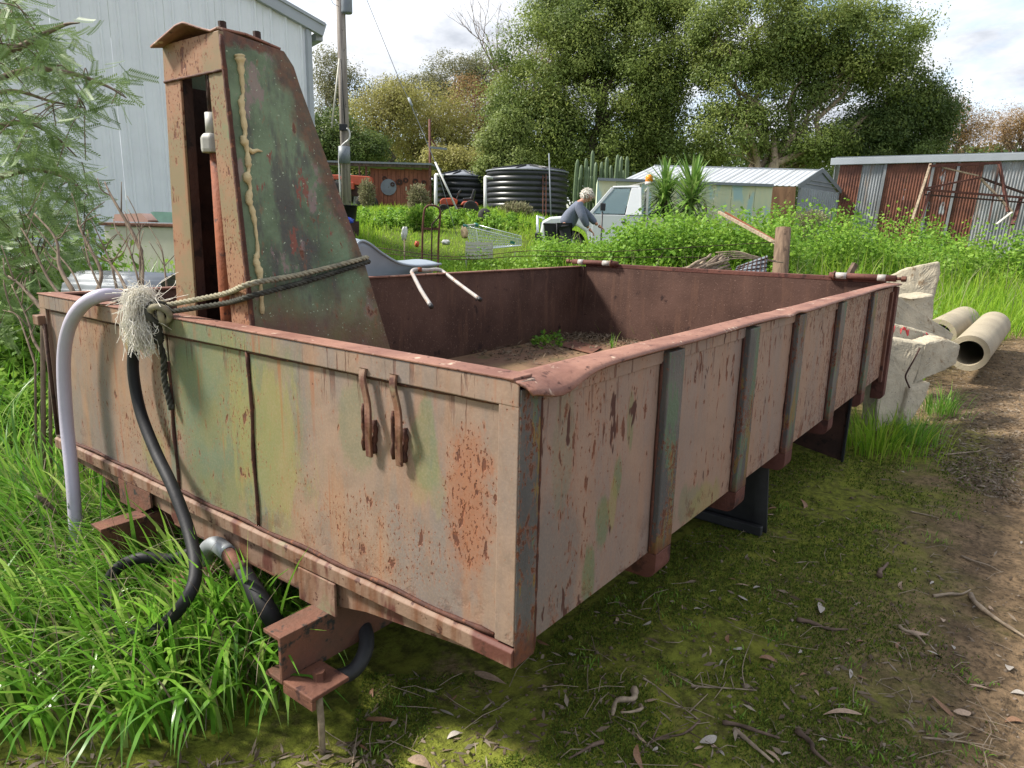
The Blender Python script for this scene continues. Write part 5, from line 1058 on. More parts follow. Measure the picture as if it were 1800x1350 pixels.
skin('trousers', [(.0, 0, .86), hpR, knR, (-.01, -.12, .12), hpL, knL, (-.05, .14, .12)], [(0, 1), (1, 2), (2, 3), (0, 4), (4, 5), (5, 6)], [.135, .105, .078, .062, .105, .078, .062], M['trousers'], man)
rng = np.random.default_rng(4); hb_ = MB(); hc = np.array([.375, 0, 1.405])*K
for i in range(420):
    d_ = rng.normal(0, 1, 3); d_[0] -= .75; d_[2] += .55; d_ /= np.linalg.norm(d_)
    o_ = hc+d_*np.array([.088, .085, .085])*K; tn = np.cross(d_, rng.normal(0, 1, 3)); hb_.tube([o_, o_+d_*.025+tn*.012, o_+d_*.03+tn*.03+(0, 0, -.015)], [.007, .006, .003], 4, False)
hb_.build('hair', M['hair'], man, True)
for s in (-1, 1):
    MB().lathe([(0, -.012), (.02, -.008), (.026, 0), (.02, .008), (0, .012)], 10, tuple(np.array([.395, s*.085, 1.365])*K), Matrix.Rotation(R_(90), 4, 'X')).build('ear', M['skin'], man, True)
    MB().lathe([(0, -.009), (.009, 0), (0, .009)], 8, tuple(np.array([.478, s*.032, 1.382])*K)).build('eye', M['black'], man, True)
MB().tube([np.array([.478, 0, 1.392])*K, np.array([.505, 0, 1.352])*K, np.array([.488, 0, 1.342])*K], [.009, .016, .008], 8).build('nose', M['skin'], man, True)
MB().tube([np.array([.49, y, 1.318])*K for y in (-.025, 0, .025)], [.004, .007, .004], 6).build('mouth', simple('lips', sr(170, 100, 90)), man, True)
for p_ in (toR, toL): MB().lathe([(0, -.05), (.05, -.045), (.06, .0), (.045, .03), (0, .04)], 12, (p_[0]*K-.03, p_[1]*K, .04), Matrix.Scale(2.0, 4, (1, 0, 0))).build('shoe', M['black'], man, True)

# ------------------------------------------------------------------ ride-on mower, trolleys and bits in the grass
mw = gp(808, 24); mzz = lambda py: float(at(808, py, 24)[2]-mw[2]); mo = thing('ride_on_mower', 'orange ride-on mower in front of the smaller black tank', 'mower', mw, FR); bz0 = mzz(378)
def mwp(n, mb, m, par=mo, **k): return mb.build(n, M[m], par, **k)
mwp('bonnet', MB().prism([(-.64, -.22, bz0+.32), (-.12, -.22, bz0+.32), (-.08, -.22, bz0+.50), (-.2, -.22, bz0+.56), (-.56, -.22, bz0+.54), (-.66, -.22, bz0+.46)], (0, .44, 0)), 'orange', bevel=.03)
mwp('deck', MB().box(-.3, .35, -.42, .42, bz0+.12, bz0+.24), 'rust_dark', bevel=.03); mwp('chassis', MB().box(-.6, .6, -.16, .16, bz0+.22, bz0+.34), 'rust_dark', bevel=.02)
mwp('mudguard', MB().prism([(.05, -.36, bz0+.32), (.62, -.36, bz0+.30), (.62, -.36, bz0+.42), (.4, -.36, bz0+.47), (.12, -.36, bz0+.44)], (0, .72, 0)), 'orange', bevel=.04)
mwp('seat', MB().prism([(.12, -.2, bz0+.48), (.46, -.2, bz0+.48), (.54, -.2, bz0+.84), (.47, -.2, bz0+.86), (.38, -.2, bz0+.58), (.12, -.2, bz0+.56)], (0, .4, 0)), 'black', bevel=.03)
mwp('steering', MB().tube([(-.12, 0, bz0+.5), (-.02, 0, bz0+.74)], .02, 8), 'black'); mwp('steering_wheel', MB().tube([(-.02+.06*math.sin(t), .16*math.cos(t), bz0+.75+.08*math.sin(t)) for t in th], .015, 6), 'black', smooth=True)
for x, r in ((.40, .24), (-.5, .17)):
    for y in (-.4, .4): mwp('wheel', MB().lathe([(0, -.05), (r*.5, -.06), (r*.9, -.09), (r, -.05), (r, .05), (r*.9, .09), (r*.5, .06), (0, .05)], 18, (x, y, bz0+r), Matrix.Rotation(R_(90), 4, 'X')), 'tyre', smooth=True)
mwp('prop', MB().box(-.5, .5, -.2, .2, -.05, bz0+.12), 'rust_dark')
tp_ = gp(852, 22); tag(MB().lathe([(.05, -.06), (.17, -.07), (.2, -.03), (.2, .03), (.17, .07), (.05, .06)], 16, tuple(at(852, 378, 21)), Matrix.Rotation(FR, 4, 'Z') @ Matrix.Rotation(R_(75), 4, 'X')).build('wheel_and_tyre', M['tyre'], None, True), 'small black wheel lying in the grass right of the mower', 'wheel')
stp = gp(757, 10.5); sz = lambda py: float(at(757, py, 10.5)[2]-stp[2]); sx = lambda px: (px-757)/FPX*10.5
stt = thing('sack_truck', 'rusty tubular hand truck standing in the grass', 'hand truck', stp, FR)
MB().tube(spline([(sx(742), 0, -.05), (sx(743), 0, sz(420)), (sx(746), 0, sz(375)), (sx(751), 0, sz(364)), (sx(759), 0, sz(362)), (sx(769), 0, sz(364)), (sx(774), 0, sz(375)), (sx(771), 0, sz(420)), (sx(769), 0, -.05)], 5), .015, 8).build('frame', M['rust_red'], stt, True)
MB().bar((sx(744), 0, sz(402)), (sx(771), 0, sz(402)), .02, .03).build('cross_bar', M['rust_red'], stt); MB().tube(spline([(sx(774), -.02, sz(376)), (sx(770), -.03, sz(384)), (sx(761), -.03, sz(394)), (sx(760), -.03, sz(405)), (sx(758), -.03, -.03)], 4), .011, 8).build('centre_strut', M['rust_dark'], stt, True)
MB().box(sx(744), sx(770), -.16, 0, .0, .015).build('toe_plate', M['rust_red'], stt)
for x in (742, 773): MB().lathe([(0, -.02), (.09, -.025), (.1, 0), (.09, .025), (0, .02)], 14, (sx(x), .04, .09), Matrix.Rotation(R_(90), 4, 'Y')).build('wheel', M['tyre'], stt, True)

cp = gp(868, 13.6); ct = thing('shopping_trolley', 'wire shopping trolley with green handle tilted in the grass', 'trolley', cp, FR); cl = lambda px, py, y: ((px-868)/FPX*13.6, y, float(at(868, py, 13.6)[2]-cp[2]))
q = {}
for k, y in (('n', -.26), ('f', .26)):
    q[k] = [np.array(cl(818+(16 if k == 'f' else 0), 398-(3 if k == 'f' else 0), y)), np.array(cl(915, 420-(6 if k == 'f' else 0), y*.7)), np.array(cl(916, 430, y*.7)), np.array(cl(832+(8 if k == 'f' else 0), 440-(4 if k == 'f' else 0), y))]
wm = M['chrome']
for k in ('n', 'f'):
    Q4 = q[k]; MB().tube([*Q4, Q4[0]], .008, 6).build('side_frame', wm, ct, True); sm = MB()
    for t in np.linspace(.06, .94, 20): sm.tube([Q4[0]*(1-t)+Q4[1]*t, Q4[3]*(1-t)+Q4[2]*t], .0028, 4)
    for t in np.linspace(.15, .85, 5): sm.tube([Q4[0]*(1-t)+Q4[3]*t, Q4[1]*(1-t)+Q4[2]*t], .003, 4)
    o_ = sm.build('side_wires', wm, ct)
for n_, i, j in (('bottom_wires', 3, 2), ('front_wires', 1, 2), ('rear_wires', 0, 3)):
    sm = MB()
    for t in np.linspace(0, 1, 12): sm.tube([q['n'][i]*(1-t)+q['n'][j]*t, q['f'][i]*(1-t)+q['f'][j]*t], .003, 4)
    for t in np.linspace(0, 1, 7): sm.tube([q['n'][i]*(1-t)+q['f'][i]*t, q['n'][j]*(1-t)+q['f'][j]*t], .003, 4)
    sm.build(n_, wm, ct)
MB().tube([q['n'][0], q['f'][0]], .016, 8).build('handle', M['off_white'], ct, True)
for k in ('n', 'f'): MB().tube([q[k][0]-(.03, 0, 0), q[k][0]+(.05, 0, -.02)], .035, 8).build('handle_end', M['green_pl'], ct, True)
MB().bar(cl(896, 424, -.2), cl(904, 426, -.2), .01, .05).build('clip', M['green_pl'], ct)
for x in (838, 905):
    for y in (-.2, .2): MB().tube([cl(x, 442, y), (cl(x, 442, y)[0], y, .12)], .008, 6).build('caster_leg', wm, ct); MB().lathe([(0, -.015), (.06, -.015), (.06, .015), (0, .015)], 12, (cl(x, 442, y)[0], y, .06), Matrix.Rotation(R_(90), 4, 'X')).build('caster', M['tyre'], ct)
crt = thing('grey_crate', 'pale slatted crate lying at the foot of the shopping trolley', 'crate', gp(838, 13.0), FR); cz = float(at(838, 424, 13.0)[2]-gp(838, 13.0)[2])
for i in range(5): z = cz*(.35+.65*i/5); MB().box(-.2, .28, -.16, -.15, z, z+cz*.09).build('slat', M['off_white'], crt); MB().box(-.2, .28, .15, .16, z, z+cz*.09).build('slat', M['off_white'], crt)
for x in (-.2, .03, .27): MB().box(x, x+.02, -.15, .15, 0, cz).build('rib', M['off_white'], crt)
def lump(name, label, cat, px, py, D, s, m, sd_):
    rg = np.random.default_rng(sd_); p = at(px, py, D); v = []; n_, k_ = 10, 16
    for j in range(n_+1):
        for i in range(k_):
            t_, a_ = math.pi*j/n_, 2*math.pi*i/k_; r_ = 1+.28*math.sin(3*a_+sd_)*math.sin(t_*2)+.2*math.sin(5*a_+t_*5)+.16*math.sin(8*a_-t_*7+sd_); v.append((p[0]+s[0]*r_*math.sin(t_)*math.cos(a_), p[1]+s[1]*r_*math.sin(t_)*math.sin(a_), p[2]-s[2]*math.cos(t_)*r_))
    f = [(j*k_+i, j*k_+(i+1) % k_, (j+1)*k_+(i+1) % k_, (j+1)*k_+i) for j in range(n_) for i in range(k_)]
    return tag(MB().add(v, f).build(name, m, None, True), label, cat)
lump('plastic_bag', 'crumpled white plastic bag on a stick left of the hand truck', 'bag', 711, 411, 10.4, (.05, .035, .085), M['white'], 1)
tag(MB().tube([gp(711, 10.4), at(711, 412, 10.4)], .01, 6).build('bag_stick', M['stick'], None, True), 'short stick under the white plastic bag', 'stick')
lump('plastic_bag', 'white plastic bag in the grass between the hand truck and the trolley', 'bag', 784, 426, 10.8, (.07, .05, .035), M['white'], 2)
lump('tan_sack', 'round tan sack hanging by the trolley handle', 'sack', 816, 408, 13.2, (.06, .06, .09), simple('tan_cloth', sr(216, 186, 146), .8), 3)
o = gp(617, 16.5); pz0 = float(at(617, 361, 16.5)[2]-o[2]); pt_ = thing('black_pot', 'large black plastic pot in front of the power pole', 'pot', o, 0)
MB().lathe([(.12, pz0-.36), (.17, pz0-.02), (.185, pz0-.02), (.185, pz0), (.165, pz0), (.115, pz0-.33), (0, pz0-.33)], 20).build('pot', M['black'], pt_, True); MB().box(-.14, .14, -.14, .14, -.1, pz0-.361).build('stand', M['rust_dark'], pt_)
lump('blue_tarp', 'crumpled blue tarp below the black pot by the tower', 'tarp', 612, 388, 14.5, (.10, .10, .06), simple('blue_tarp', sr(60, 84, 196), .4), 5)
lump('terracotta_pot', 'small terracotta lump in the grass left of the hand truck', 'pot', 733, 429, 10.2, (.03, .03, .035), M['orange'], 6)
# white table seen over the weeds near the cream wall
o = gp(1275, 15.5); hz = float(at(1275, 398, 15.5)[2]-o[2]); tt = thing('white_table', 'low white table with rusty red top among the weeds', 'table', o, FR)
MB().box(-.75, .30, -.3, .3, hz, hz+.05).build('top', M['rust_orange'], tt, bevel=.01); MB().box(-.72, .27, -.28, .28, hz-.08, hz-.002).build('apron', M['white'], tt)
for x in (-.68, .22):
    for y in (-.25, .25): MB().box(x-.03, x+.03, y-.03, y+.03, -.1, hz-.081).build('leg', M['white'], tt)
# ------------------------------------------------------------------ grass
def tray_free(x, y, m=.06): return ~((x > -m) & (x < TL+.15) & (y > -m) & (y < TW+m))
def build_blades(name, roots, h, w, az, bend, mat, ns, rg, label, cat, kind='stuff', parent=None, rv=None):
    V, F, k = blades(roots, h, w, az, bend, ns, rg); o = npmesh(name, V, F, M[mat], parent, np.repeat(rg.random(len(roots)) if rv is None else rv, k))
    if label: tag(o, label, cat, None, kind)
    return o
rg = np.random.default_rng(21)
# long grass in front of and under the left half of the tray
def polysample(poly, n, rg):
    P = np.array(poly); lo_, hi_ = P.min(0), P.max(0); out = []
    while sum(map(len, out)) < n:
        q = rg.uniform(lo_, hi_, (n*2, 2)); out.append(q[in_poly(q[:, 0], q[:, 1], poly)])
    return np.vstack(out)[:n]
clump = [(.10, .80), (-.14, .74), (-.38, .82), (-.56, 1.04), (-.74, 1.30), (-.9, 1.9), (-1.1, 2.7), (-.6, 3.6), (.0, 3.2), (.1, 2.4), (.30, 2.2), (.34, 1.2)]
N = 7400; q = polysample(clump, N, rg); tuft = fbm(q[:, 0], q[:, 1], 5, 2); keep = rg.random(N) < .35+.9*sstep(.35, .6, tuft); q = q[keep]; N = len(q)
z = gnear(q[:, 0], q[:, 1])-.01
h = rg.uniform(.24, .52, N)*(.72+.5*fbm(q[:, 0], q[:, 1], 2.5, 2, 9)); h *= np.where((q[:, 0] > 0.02), .72, 1.0)
edge_ = np.clip((q[:, 1]-.75)/.5, 0, 1); az = np.pi*(1.30-.36*edge_)+rg.normal(0, .65, N)+(fbm(q[:, 0], q[:, 1], 3, 2, 4)-.5)*1.6
bend = np.clip(rg.gamma(4, .36, N), .25, 2.5)
build_blades('long_grass', np.c_[q, z], h*1.12, rg.uniform(.008, .023, N), az, bend, 'grass', 7, rg, 'long drooping green grass in front of the tray', 'grass')
N = 1000; q = polysample(clump, N, rg); build_blades('dry_grass', np.c_[q, gnear(q[:, 0], q[:, 1])], rg.uniform(.2, .5, N), rg.uniform(.003, .006, N), rg.uniform(0, 6.28, N), rg.uniform(.5, 2.4, N), 'litter', 6, rg, 'dry straw blades in the long grass', 'grass')
# grass along the left wall and behind it
left = [(-.9, 2.55), (-2.2, 2.6), (-3.0, 4.6), (.5, 7.0), (5.5, 6.0), (4.3, 2.55)]
N = 9000; q = polysample(left, N, rg); h = rg.uniform(.3, .62, N)*(.7+.6*fbm(q[:, 0], q[:, 1], 1.5, 2)); build_blades('tall_grass', np.c_[q, G(q[:, 0], q[:, 1])-.01], h, rg.uniform(.007, .014, N), rg.uniform(0, 6.28, N), np.clip(rg.gamma(4, .28, N), .1, 2.2), 'grass', 5, rg, 'tall bright grass along the left side of the tray', 'grass')
# tuft by the concrete and inside the tray
def tuft_at(name, P, n, hr, spread, label, mat='grass', w=(.004, .008), group=None):
    r_ = rg.normal(0, spread, (n, 2)); rt = np.c_[P[0]+r_[:, 0], P[1]+r_[:, 1], np.full(n, P[2])]; az_ = np.arctan2(r_[:, 1], r_[:, 0])+rg.normal(0, .5, n)
    o = build_blades(name, rt, rg.uniform(*hr, n), rg.uniform(*w, n), az_, np.clip(rg.gamma(3, .33, n), .1, 2.3), mat, 5, rg, None, None); return tag(o, label, 'grass tuft', group)
p = gp(1545, 4.55); tuft_at('grass_tuft', p, 300, (.12, .32), .14, 'bright grass tuft growing at the foot of the concrete block', 'field', (.005, .011)); p = gp(1610, 4.75); tuft_at('grass_tuft', p, 220, (.12, .26), .07, 'small grass tuft right of the concrete leg')
p = gp(1655, 5.5); tuft_at('grass_tuft', p, 160, (.12, .28), .08, 'grass tuft below the concrete overhang')
tuft_at('tray_weed', onz(1076, 612, .468), 16, (.07, .16), .012, 'thin green grass shoot growing in the tray floor', 'grass', (.004, .006))

# field grass: blades get wider with distance so the cover stays closed
N = 150000; px = rg.uniform(-80, 1880, N); D = np.exp(rg.uniform(math.log(5.0), math.log(40), N)); l = (px-900)/FPX*D
x = CAM[0]+D*1.0*FH[0]+l*RH[0]; y = CAM[1]+D*FH[1]+l*RH[1]
ok = tray_free(x, y, .25) & ~((px > 1490) & (D < 6.4)) & ~((px > 1640) & (D < 8.6+.35*np.sin(px*.05))) & (D > 5.2) & ~((px < 560) & (D > 12.5)) & ~((px < 330) & (D > 9.5))
x, y, D, px = x[ok], y[ok], D[ok], px[ok]; N = len(x); z = G(x, y)
patch = fbm(x, y, .55, 3, 2); lawn = sstep(640, 690, px)*sstep(960, 900, px)*sstep(12.8, 14, D)*sstep(23, 20, D)
h = rg.uniform(.18, .46, N)*(.5+1.0*patch)*(1-.72*lawn)*np.where(D > 22, .8, 1)*np.where((px > 1000), 1.25, 1)*np.where((D < 12) & (px < 1000), .75, 1)
w = .0022+.00105*D*rg.uniform(.7, 1.3, N)
rv = np.clip(.25+.55*fbm(x, y, .8, 3, 7)+rg.normal(0, .17, N)+.12*lawn, 0, 1)
build_blades('field_grass', np.c_[x, y, z-.02], h, w, rg.uniform(0, 6.28, N), np.clip(rg.gamma(3, .25, N), .05, 1.7), 'field', 2, rg, 'bright green field grass behind the tray', 'grass', rv=rv)

# broad-leaved weeds in mounds
def weeds(name, label, n, pxr, Dr, hr, lsize, mat='weed', nl=70, seed=1, noise_o=0, lean=.35, flat=False):
    rg = np.random.default_rng(seed); px = rg.uniform(*pxr, n); D = rg.uniform(*Dr, n); l = (px-900)/FPX*D; x = CAM[0]+D*FH[0]+l*RH[0]; y = CAM[1]+D*FH[1]+l*RH[1]; z = G(x, y)
    mo_ = fbm(x, y, .5, 3, noise_o); kk = rg.random(n) < .25+.9*sstep(.36, .56, mo_); x, y, z, mo_ = x[kk], y[kk], z[kk], mo_[kk]; n = len(x); hh = rg.uniform(*hr, n)*(.9 if flat else .30+1.25*sstep(.32, .68, mo_)); k = rg.integers(int(nl*.6), int(nl*1.3), n); idx = np.repeat(np.arange(n), k); m = len(idx)
    t = rg.random(m)**.7; a = rg.uniform(0, 2*np.pi, m); r = hh[idx]*lean*(.35+.65*t)*np.sqrt(rg.random(m))
    C = np.c_[x[idx]+np.cos(a)*r, y[idx]+np.sin(a)*r, z[idx]+t*hh[idx]*(1-.25*(r/(hh[idx]*lean+1e-6))**2)]
    V, F = leaves_on(C, lsize*rg.uniform(.6, 1.25, m), lsize*rg.uniform(.5, 1.05, m), np.c_[np.cos(a)*.5, np.sin(a)*.5, np.full(m, .8)], rg, .5)
    rv = np.clip(np.repeat(np.clip(.2+.6*rg.random(n), 0, 1)[idx]*.6+.4*rg.random(m), 4), 0, 1)
    return tag(npmesh(name, V, F, M[mat], None, rv), label, 'weeds', None, 'stuff')
weeds('weed_patch', 'leafy mallow weeds in front of the white ute and the cream wall', 520, (1040, 1400), (10.6, 13.6), (.45, .95), .065, nl=110, seed=2, noise_o=3)
weeds('weed_patch', 'leafy mallow weeds in front of the corrugated shed', 640, (1330, 1860), (13.2, 18.2), (.40, 1.15), .075, nl=100, seed=3, noise_o=4)
weeds('weed_patch', 'leafy weeds around the bending person', 170, (945, 1120), (11.2, 12.6), (.68, .92), .055, nl=110, seed=12, noise_o=2, flat=True)
weeds('weed_patch', 'low broad weeds scattered in the grass behind the tailgate', 210, (1000, 1640), (7.2, 9.6), (.22, .45), .06, nl=45, seed=4, noise_o=5)
weeds('weed_patch', 'low weeds in front of the tanks and the mower', 300, (620, 960), (19.5, 23), (.12, .30), .08, nl=40, seed=5, noise_o=6)
weeds('weed_patch', 'dark weeds growing around the hand truck', 120, (630, 960), (8.5, 12.5), (.15, .36), .05, nl=50, seed=6, noise_o=7)
weeds('weed_patch', 'tangled green weeds below the pepper tree', 480, (-60, 190), (3.9, 6.5), (.5, 1.1), .055, nl=80, seed=7, noise_o=8)
weeds('weed_patch', 'weeds at the foot of the white trough', 160, (180, 330), (5.2, 7.3), (.3, .75), .06, nl=60, seed=8, noise_o=9)
N = 900; px = rg.uniform(180, 330, N); D = rg.uniform(5.0, 7.2, N); P = np.array([gp(a, b) for a, b in zip(px, D)]); build_blades('trough_grass', P, rg.uniform(.5, 1.0, N), rg.uniform(.012, .02, N), rg.uniform(0, 6.28, N), np.clip(rg.gamma(3, .2, N), .05, 1.4), 'grass', 5, rg, 'tall broad grass in front of the white trough', 'grass')
# tall stalks and taller grass mixed into the weeds so that the band is uneven
N = 5200; px = rg.uniform(960, 1860, N); D = rg.uniform(8.5, 16.5, N); l = (px-900)/FPX*D; x = CAM[0]+D*FH[0]+l*RH[0]; y = CAM[1]+D*FH[1]+l*RH[1]; ok = ~((px > 1520) & (D < 12)); x, y, D = x[ok], y[ok], D[ok]; N = len(x)
build_blades('seeding_grass', np.c_[x, y, G(x, y)-.02], rg.uniform(.45, .95, N)*(.4+.9*fbm(x, y, .7, 3, 11)), (.004+.0009*D)*rg.uniform(.7, 1.3, N), rg.uniform(0, 6.28, N), np.clip(rg.gamma(3, .22, N), .05, 1.6), 'field', 4, rg, 'tall seeding grass mixed through the weeds', 'grass')
N = 500; px = rg.uniform(960, 1860, N); D = rg.uniform(9.5, 16.5, N); l = (px-900)/FPX*D; x = CAM[0]+D*FH[0]+l*RH[0]; y = CAM[1]+D*FH[1]+l*RH[1]
build_blades('dry_stalks', np.c_[x, y, G(x, y)-.02], rg.uniform(.5, 1.0, N), .0009*D, rg.uniform(0, 6.28, N), rg.uniform(.1, 1.2, N), 'dryshrub', 4, rg, 'thin dry stalks standing in the weeds', 'grass')
# weeds in the tray corner
C = np.array([onz(a, b, .47) for a, b in zip(rg.uniform(938, 985, 150), rg.uniform(596, 612, 150))])+np.c_[np.zeros((150, 2)), rg.uniform(0, .06, 150)]
V, F = leaves(C, rg.uniform(.03, .06, 150), rg.uniform(.015, .03, 150), np.c_[rg.normal(0, 1, (150, 2)), np.full(150, .6)], rg, 0); tag(npmesh('tray_plant', V, F, M['weed'], None, np.repeat(rg.random(150)*.6, 4)), 'small dark leafy weed growing in the tray corner', 'weed')
n_ = 1500; xx = rg.uniform(2.6, 4.08, n_); yy = TW-.05-np.abs(rg.normal(0, .34, n_)); xx = np.where(rg.random(n_) < .5, 4.08-np.abs(rg.normal(0, .25, n_)), xx); C = np.c_[xx, np.clip(yy, .1, TW-.04), rg.uniform(.468, .485, n_)]
V, F = leaves(C, rg.uniform(.02, .07, n_), rg.uniform(.004, .016, n_), np.c_[rg.normal(0, 1, (n_, 2)), np.zeros(n_)], rg, 0); V[:, 2] = np.maximum(V[:, 2], .467); tag(npmesh('tray_litter', V, F, M['litter'], None, np.repeat(rg.random(n_)*.55, 4)), 'dark leaf litter heaped in the far tray corner', 'leaf litter', None, 'stuff')

# ------------------------------------------------------------------ trees
def limb(mb, p0, p1, r0, r1, rg, wig=.06, n=7, seg=7):
    p0 = np.array(p0, float); p1 = np.array(p1, float); L = np.linalg.norm(p1-p0); P = [p0+(p1-p0)*t+rg.normal(0, wig*L*math.sin(math.pi*t), 3)*np.array([1, 1, .5]) for t in np.linspace(0, 1, n)]
    P = spline(P, 2); mb.tube(P, np.linspace(r0, r1, len(P)), seg, False); return P
def tree(name, label, base_px, D, lobes, mat, bark, nl, leaf=.2, asp=.5, clump=.55, seed=0, trunk_r=.25, group=None, per=60, droop=.25, fork=.28, nbr=14, shell=.6, depth=.75):
    rg = np.random.default_rng(seed); base = gp(base_px, D); t = thing(name, label, 'tree', base, 0, group)
    Ls = [(at(px, py, D+dd)-base, np.array([rx, ry])*D/FPX) for px, py, rx, ry, dd in [(*q, 0) if len(q) == 4 else q for q in lobes]]
    area = np.array([r[0]*r[1] for _, r in Ls]); pr_ = area/area.sum(); nc = int(nl/per); li = rg.choice(len(Ls), nc, p=pr_)
    d = rg.normal(0, 1, (nc, 3)); d /= np.linalg.norm(d, axis=1)[:, None]; rad = shell+(1-shell)*rg.random(nc)**.6; rad *= 1+.10*rg.normal(0, 1, nc)
    CC = np.array([Ls[i][0] for i in li]); RX = np.array([Ls[i][1][0] for i in li]); RY = np.array([Ls[i][1][1] for i in li]); r3 = np.array([RH[0], RH[1], 0]); f3 = np.array([FH[0], FH[1], 0])
    cl = CC+(d[:, 0]*RX*rad)[:, None]*r3+(d[:, 1]*RX*depth*rad)[:, None]*f3+(d[:, 2]*RY*rad)[:, None]*np.array([0, 0, 1.])
    idx = np.repeat(np.arange(nc), per); m = len(idx); cs = clump*rg.uniform(.55, 1.3, nc); off = np.clip(rg.normal(0, 1, (m, 3)), -1.7, 1.7)*cs[idx][:, None]*np.array([.62, .62, .42])
    C = cl[idx]+off; g = off/np.linalg.norm(off, axis=1)[:, None]+np.array([0, 0, .3]); V, F = leaves_on(C, leaf*rg.uniform(.6, 1.3, m), leaf*asp*rg.uniform(.7, 1.2, m), off/cs[idx][:, None]+.35*d[idx]+np.array([0, 0, .45]), rg, .38)
    rv = np.clip(np.repeat((.05+.9*rg.random(nc))[idx]*.8+.2*rg.random(m), 4), 0, 1)
    npmesh('crown', V, F, M[mat], t, rv)
    mb = MB(); ctr = sum((c*a for (c, _), a in zip(Ls, area)), np.zeros(3))/area.sum(); fk = np.array([ctr[0]*.3, ctr[1]*.3, max(.6, ctr[2]*fork)])
    limb(mb, (0, 0, -.4), fk, trunk_r, trunk_r*.75, rg, .03, 6, 9)
    for c, r in Ls:
        P = limb(mb, fk, c, trunk_r*.6, trunk_r*.16, rg, .07)
        for k in range(max(2, int(nbr/len(Ls)))):
            j = cl[rg.integers(nc)] if len(Ls) == 1 else cl[rg.choice(np.where(li == rg.choice(li))[0])]
            j = cl[np.argsort(np.linalg.norm(cl-c, axis=1))[rg.integers(min(40, nc))]]
            limb(mb, P[rg.integers(len(P)//2, len(P))], j, trunk_r*.14, .012, rg, .08, 5, 5)
    mb.build('trunk', M[bark], t, True); return t
tree('melaleuca_tree', 'large dense dark green tree behind the tanks and the ute', 1040, 40, [(1050, 60, 95, 90), (950, 130, 85, 95), (1150, 70, 95, 85), (1080, 170, 120, 85), (1190, 190, 75, 85), (960, 230, 70, 65), (1060, 255, 95, 55), (1180, 265, 85, 50), (1000, 20, 60, 55), (905, 190, 38, 60), (1115, 8, 75, 50)], 'tree_green', 'bark_dark', 190000, .17, .5, .95, 31, .42, 'big green trees behind the yard', shell=.76, nbr=30, per=330)
tree('melaleuca_tree', 'tall open green tree with pale trunks right of the dense one', 1320, 37, [(1330, 50, 85, 75), (1440, 50, 85, 70), (1540, 75, 85, 65), (1290, 150, 60, 70), (1400, 150, 65, 55), (1580, 150, 55, 50), (1300, 235, 65, 45), (1420, 250, 75, 40), (1260, 60, 40, 60), (1480, 120, 60, 50)], 'tree_green', 'bark_pale', 130000, .16, .5, .85, 32, .36, 'big green trees behind the yard', shell=.66, nbr=60, per=300, fork=.2)
tree('dark_bushy_tree', 'low dark green bushy tree behind the corrugated shed', 1570, 38, [(1590, 205, 80, 55), (1520, 235, 70, 45), (1640, 200, 38, 42), (1560, 265, 90, 30)], 'tree_dark', 'bark_dark', 56000, .16, .45, .7, 33, .25, None, shell=.65, per=230)
tree('pale_green_tree', 'rounded pale green bushy tree left of the dense one behind the tanks', 885, 36, [(875, 262, 28, 34), (895, 225, 30, 34), (870, 300, 30, 26), (908, 290, 34, 28)], 'tree_light', 'bark_dark', 24000, .15, .45, .5, 34, .14, None, shell=.65, nbr=10, per=170)
yl = [(660, 52, [(660, 215, 62, 60), (630, 255, 45, 45), (700, 180, 48, 42)], 'tree_yellow', 'golden autumn tree behind the plank wall', 41, 20000), (770, 55, [(765, 205, 70, 55), (800, 245, 55, 50), (720, 250, 45, 45)], 'tree_yellow', 'golden autumn tree behind the rusty pole', 42, 20000), (850, 58, [(835, 190, 55, 60), (862, 250, 40, 60)], 'tree_brown', 'brownish autumn tree left of the dense green tree', 43, 12000)]
for bp, D, lb, mt, lab, sd_, nl in yl: tree('autumn_tree', lab, bp, D, lb, mt, 'bark_dark', nl, .17, .6, .8, sd_, .3, 'autumn trees behind the farm shed', shell=.25, nbr=90, per=30)
tree('gum_tree', 'olive gum tree between the pale shed and the power pole', 590, 60, [(580, 130, 36, 46), (610, 165, 40, 45), (575, 210, 30, 60)], 'tree_olive', 'bark', 16000, .22, .35, .7, 51, .3, 'olive gum trees in the distance', shell=.4, nbr=40, per=36)
tree('gum_tree', 'olive gum tree rising behind the stay wire', 780, 70, [(800, 140, 60, 42), (750, 165, 50, 36), (850, 130, 45, 38), (690, 170, 40, 36)], 'tree_olive', 'bark', 24000, .26, .35, .8, 52, .35, 'olive gum trees in the distance', shell=.35, nbr=60, per=36)
tree('green_shrub_tree', 'low dark green tree over the farm shed roof left of the pole', 590, 42, [(585, 235, 42, 42), (640, 262, 44, 30), (570, 270, 40, 30)], 'tree_dark', 'bark_dark', 18000, .17, .45, .5, 53, .2, None, shell=.45, nbr=30)
tree('wattle_tree', 'yellow green tree behind the smaller tank', 830, 46, [(825, 290, 48, 30), (780, 280, 40, 26)], 'tree_yellow', 'bark_dark', 12000, .17, .5, .5, 54, .16, None, shell=.3, nbr=40, per=30)
for bp, D, lb, lab, sd_, nl in ((1700, 55, [(1690, 225, 55, 45), (1665, 205, 30, 35)], 'orange brown bare willow above the corrugated shed', 61, 9000), (1770, 58, [(1765, 232, 60, 42), (1800, 215, 40, 32)], 'brown bare willow at the right edge above the shed', 62, 8000)):
    tree('willow_tree', lab, bp, D, lb, 'tree_brown', 'bark', nl, .22, .22, .8, sd_, .22, 'brown willows on the right', shell=.2, nbr=120, per=30)
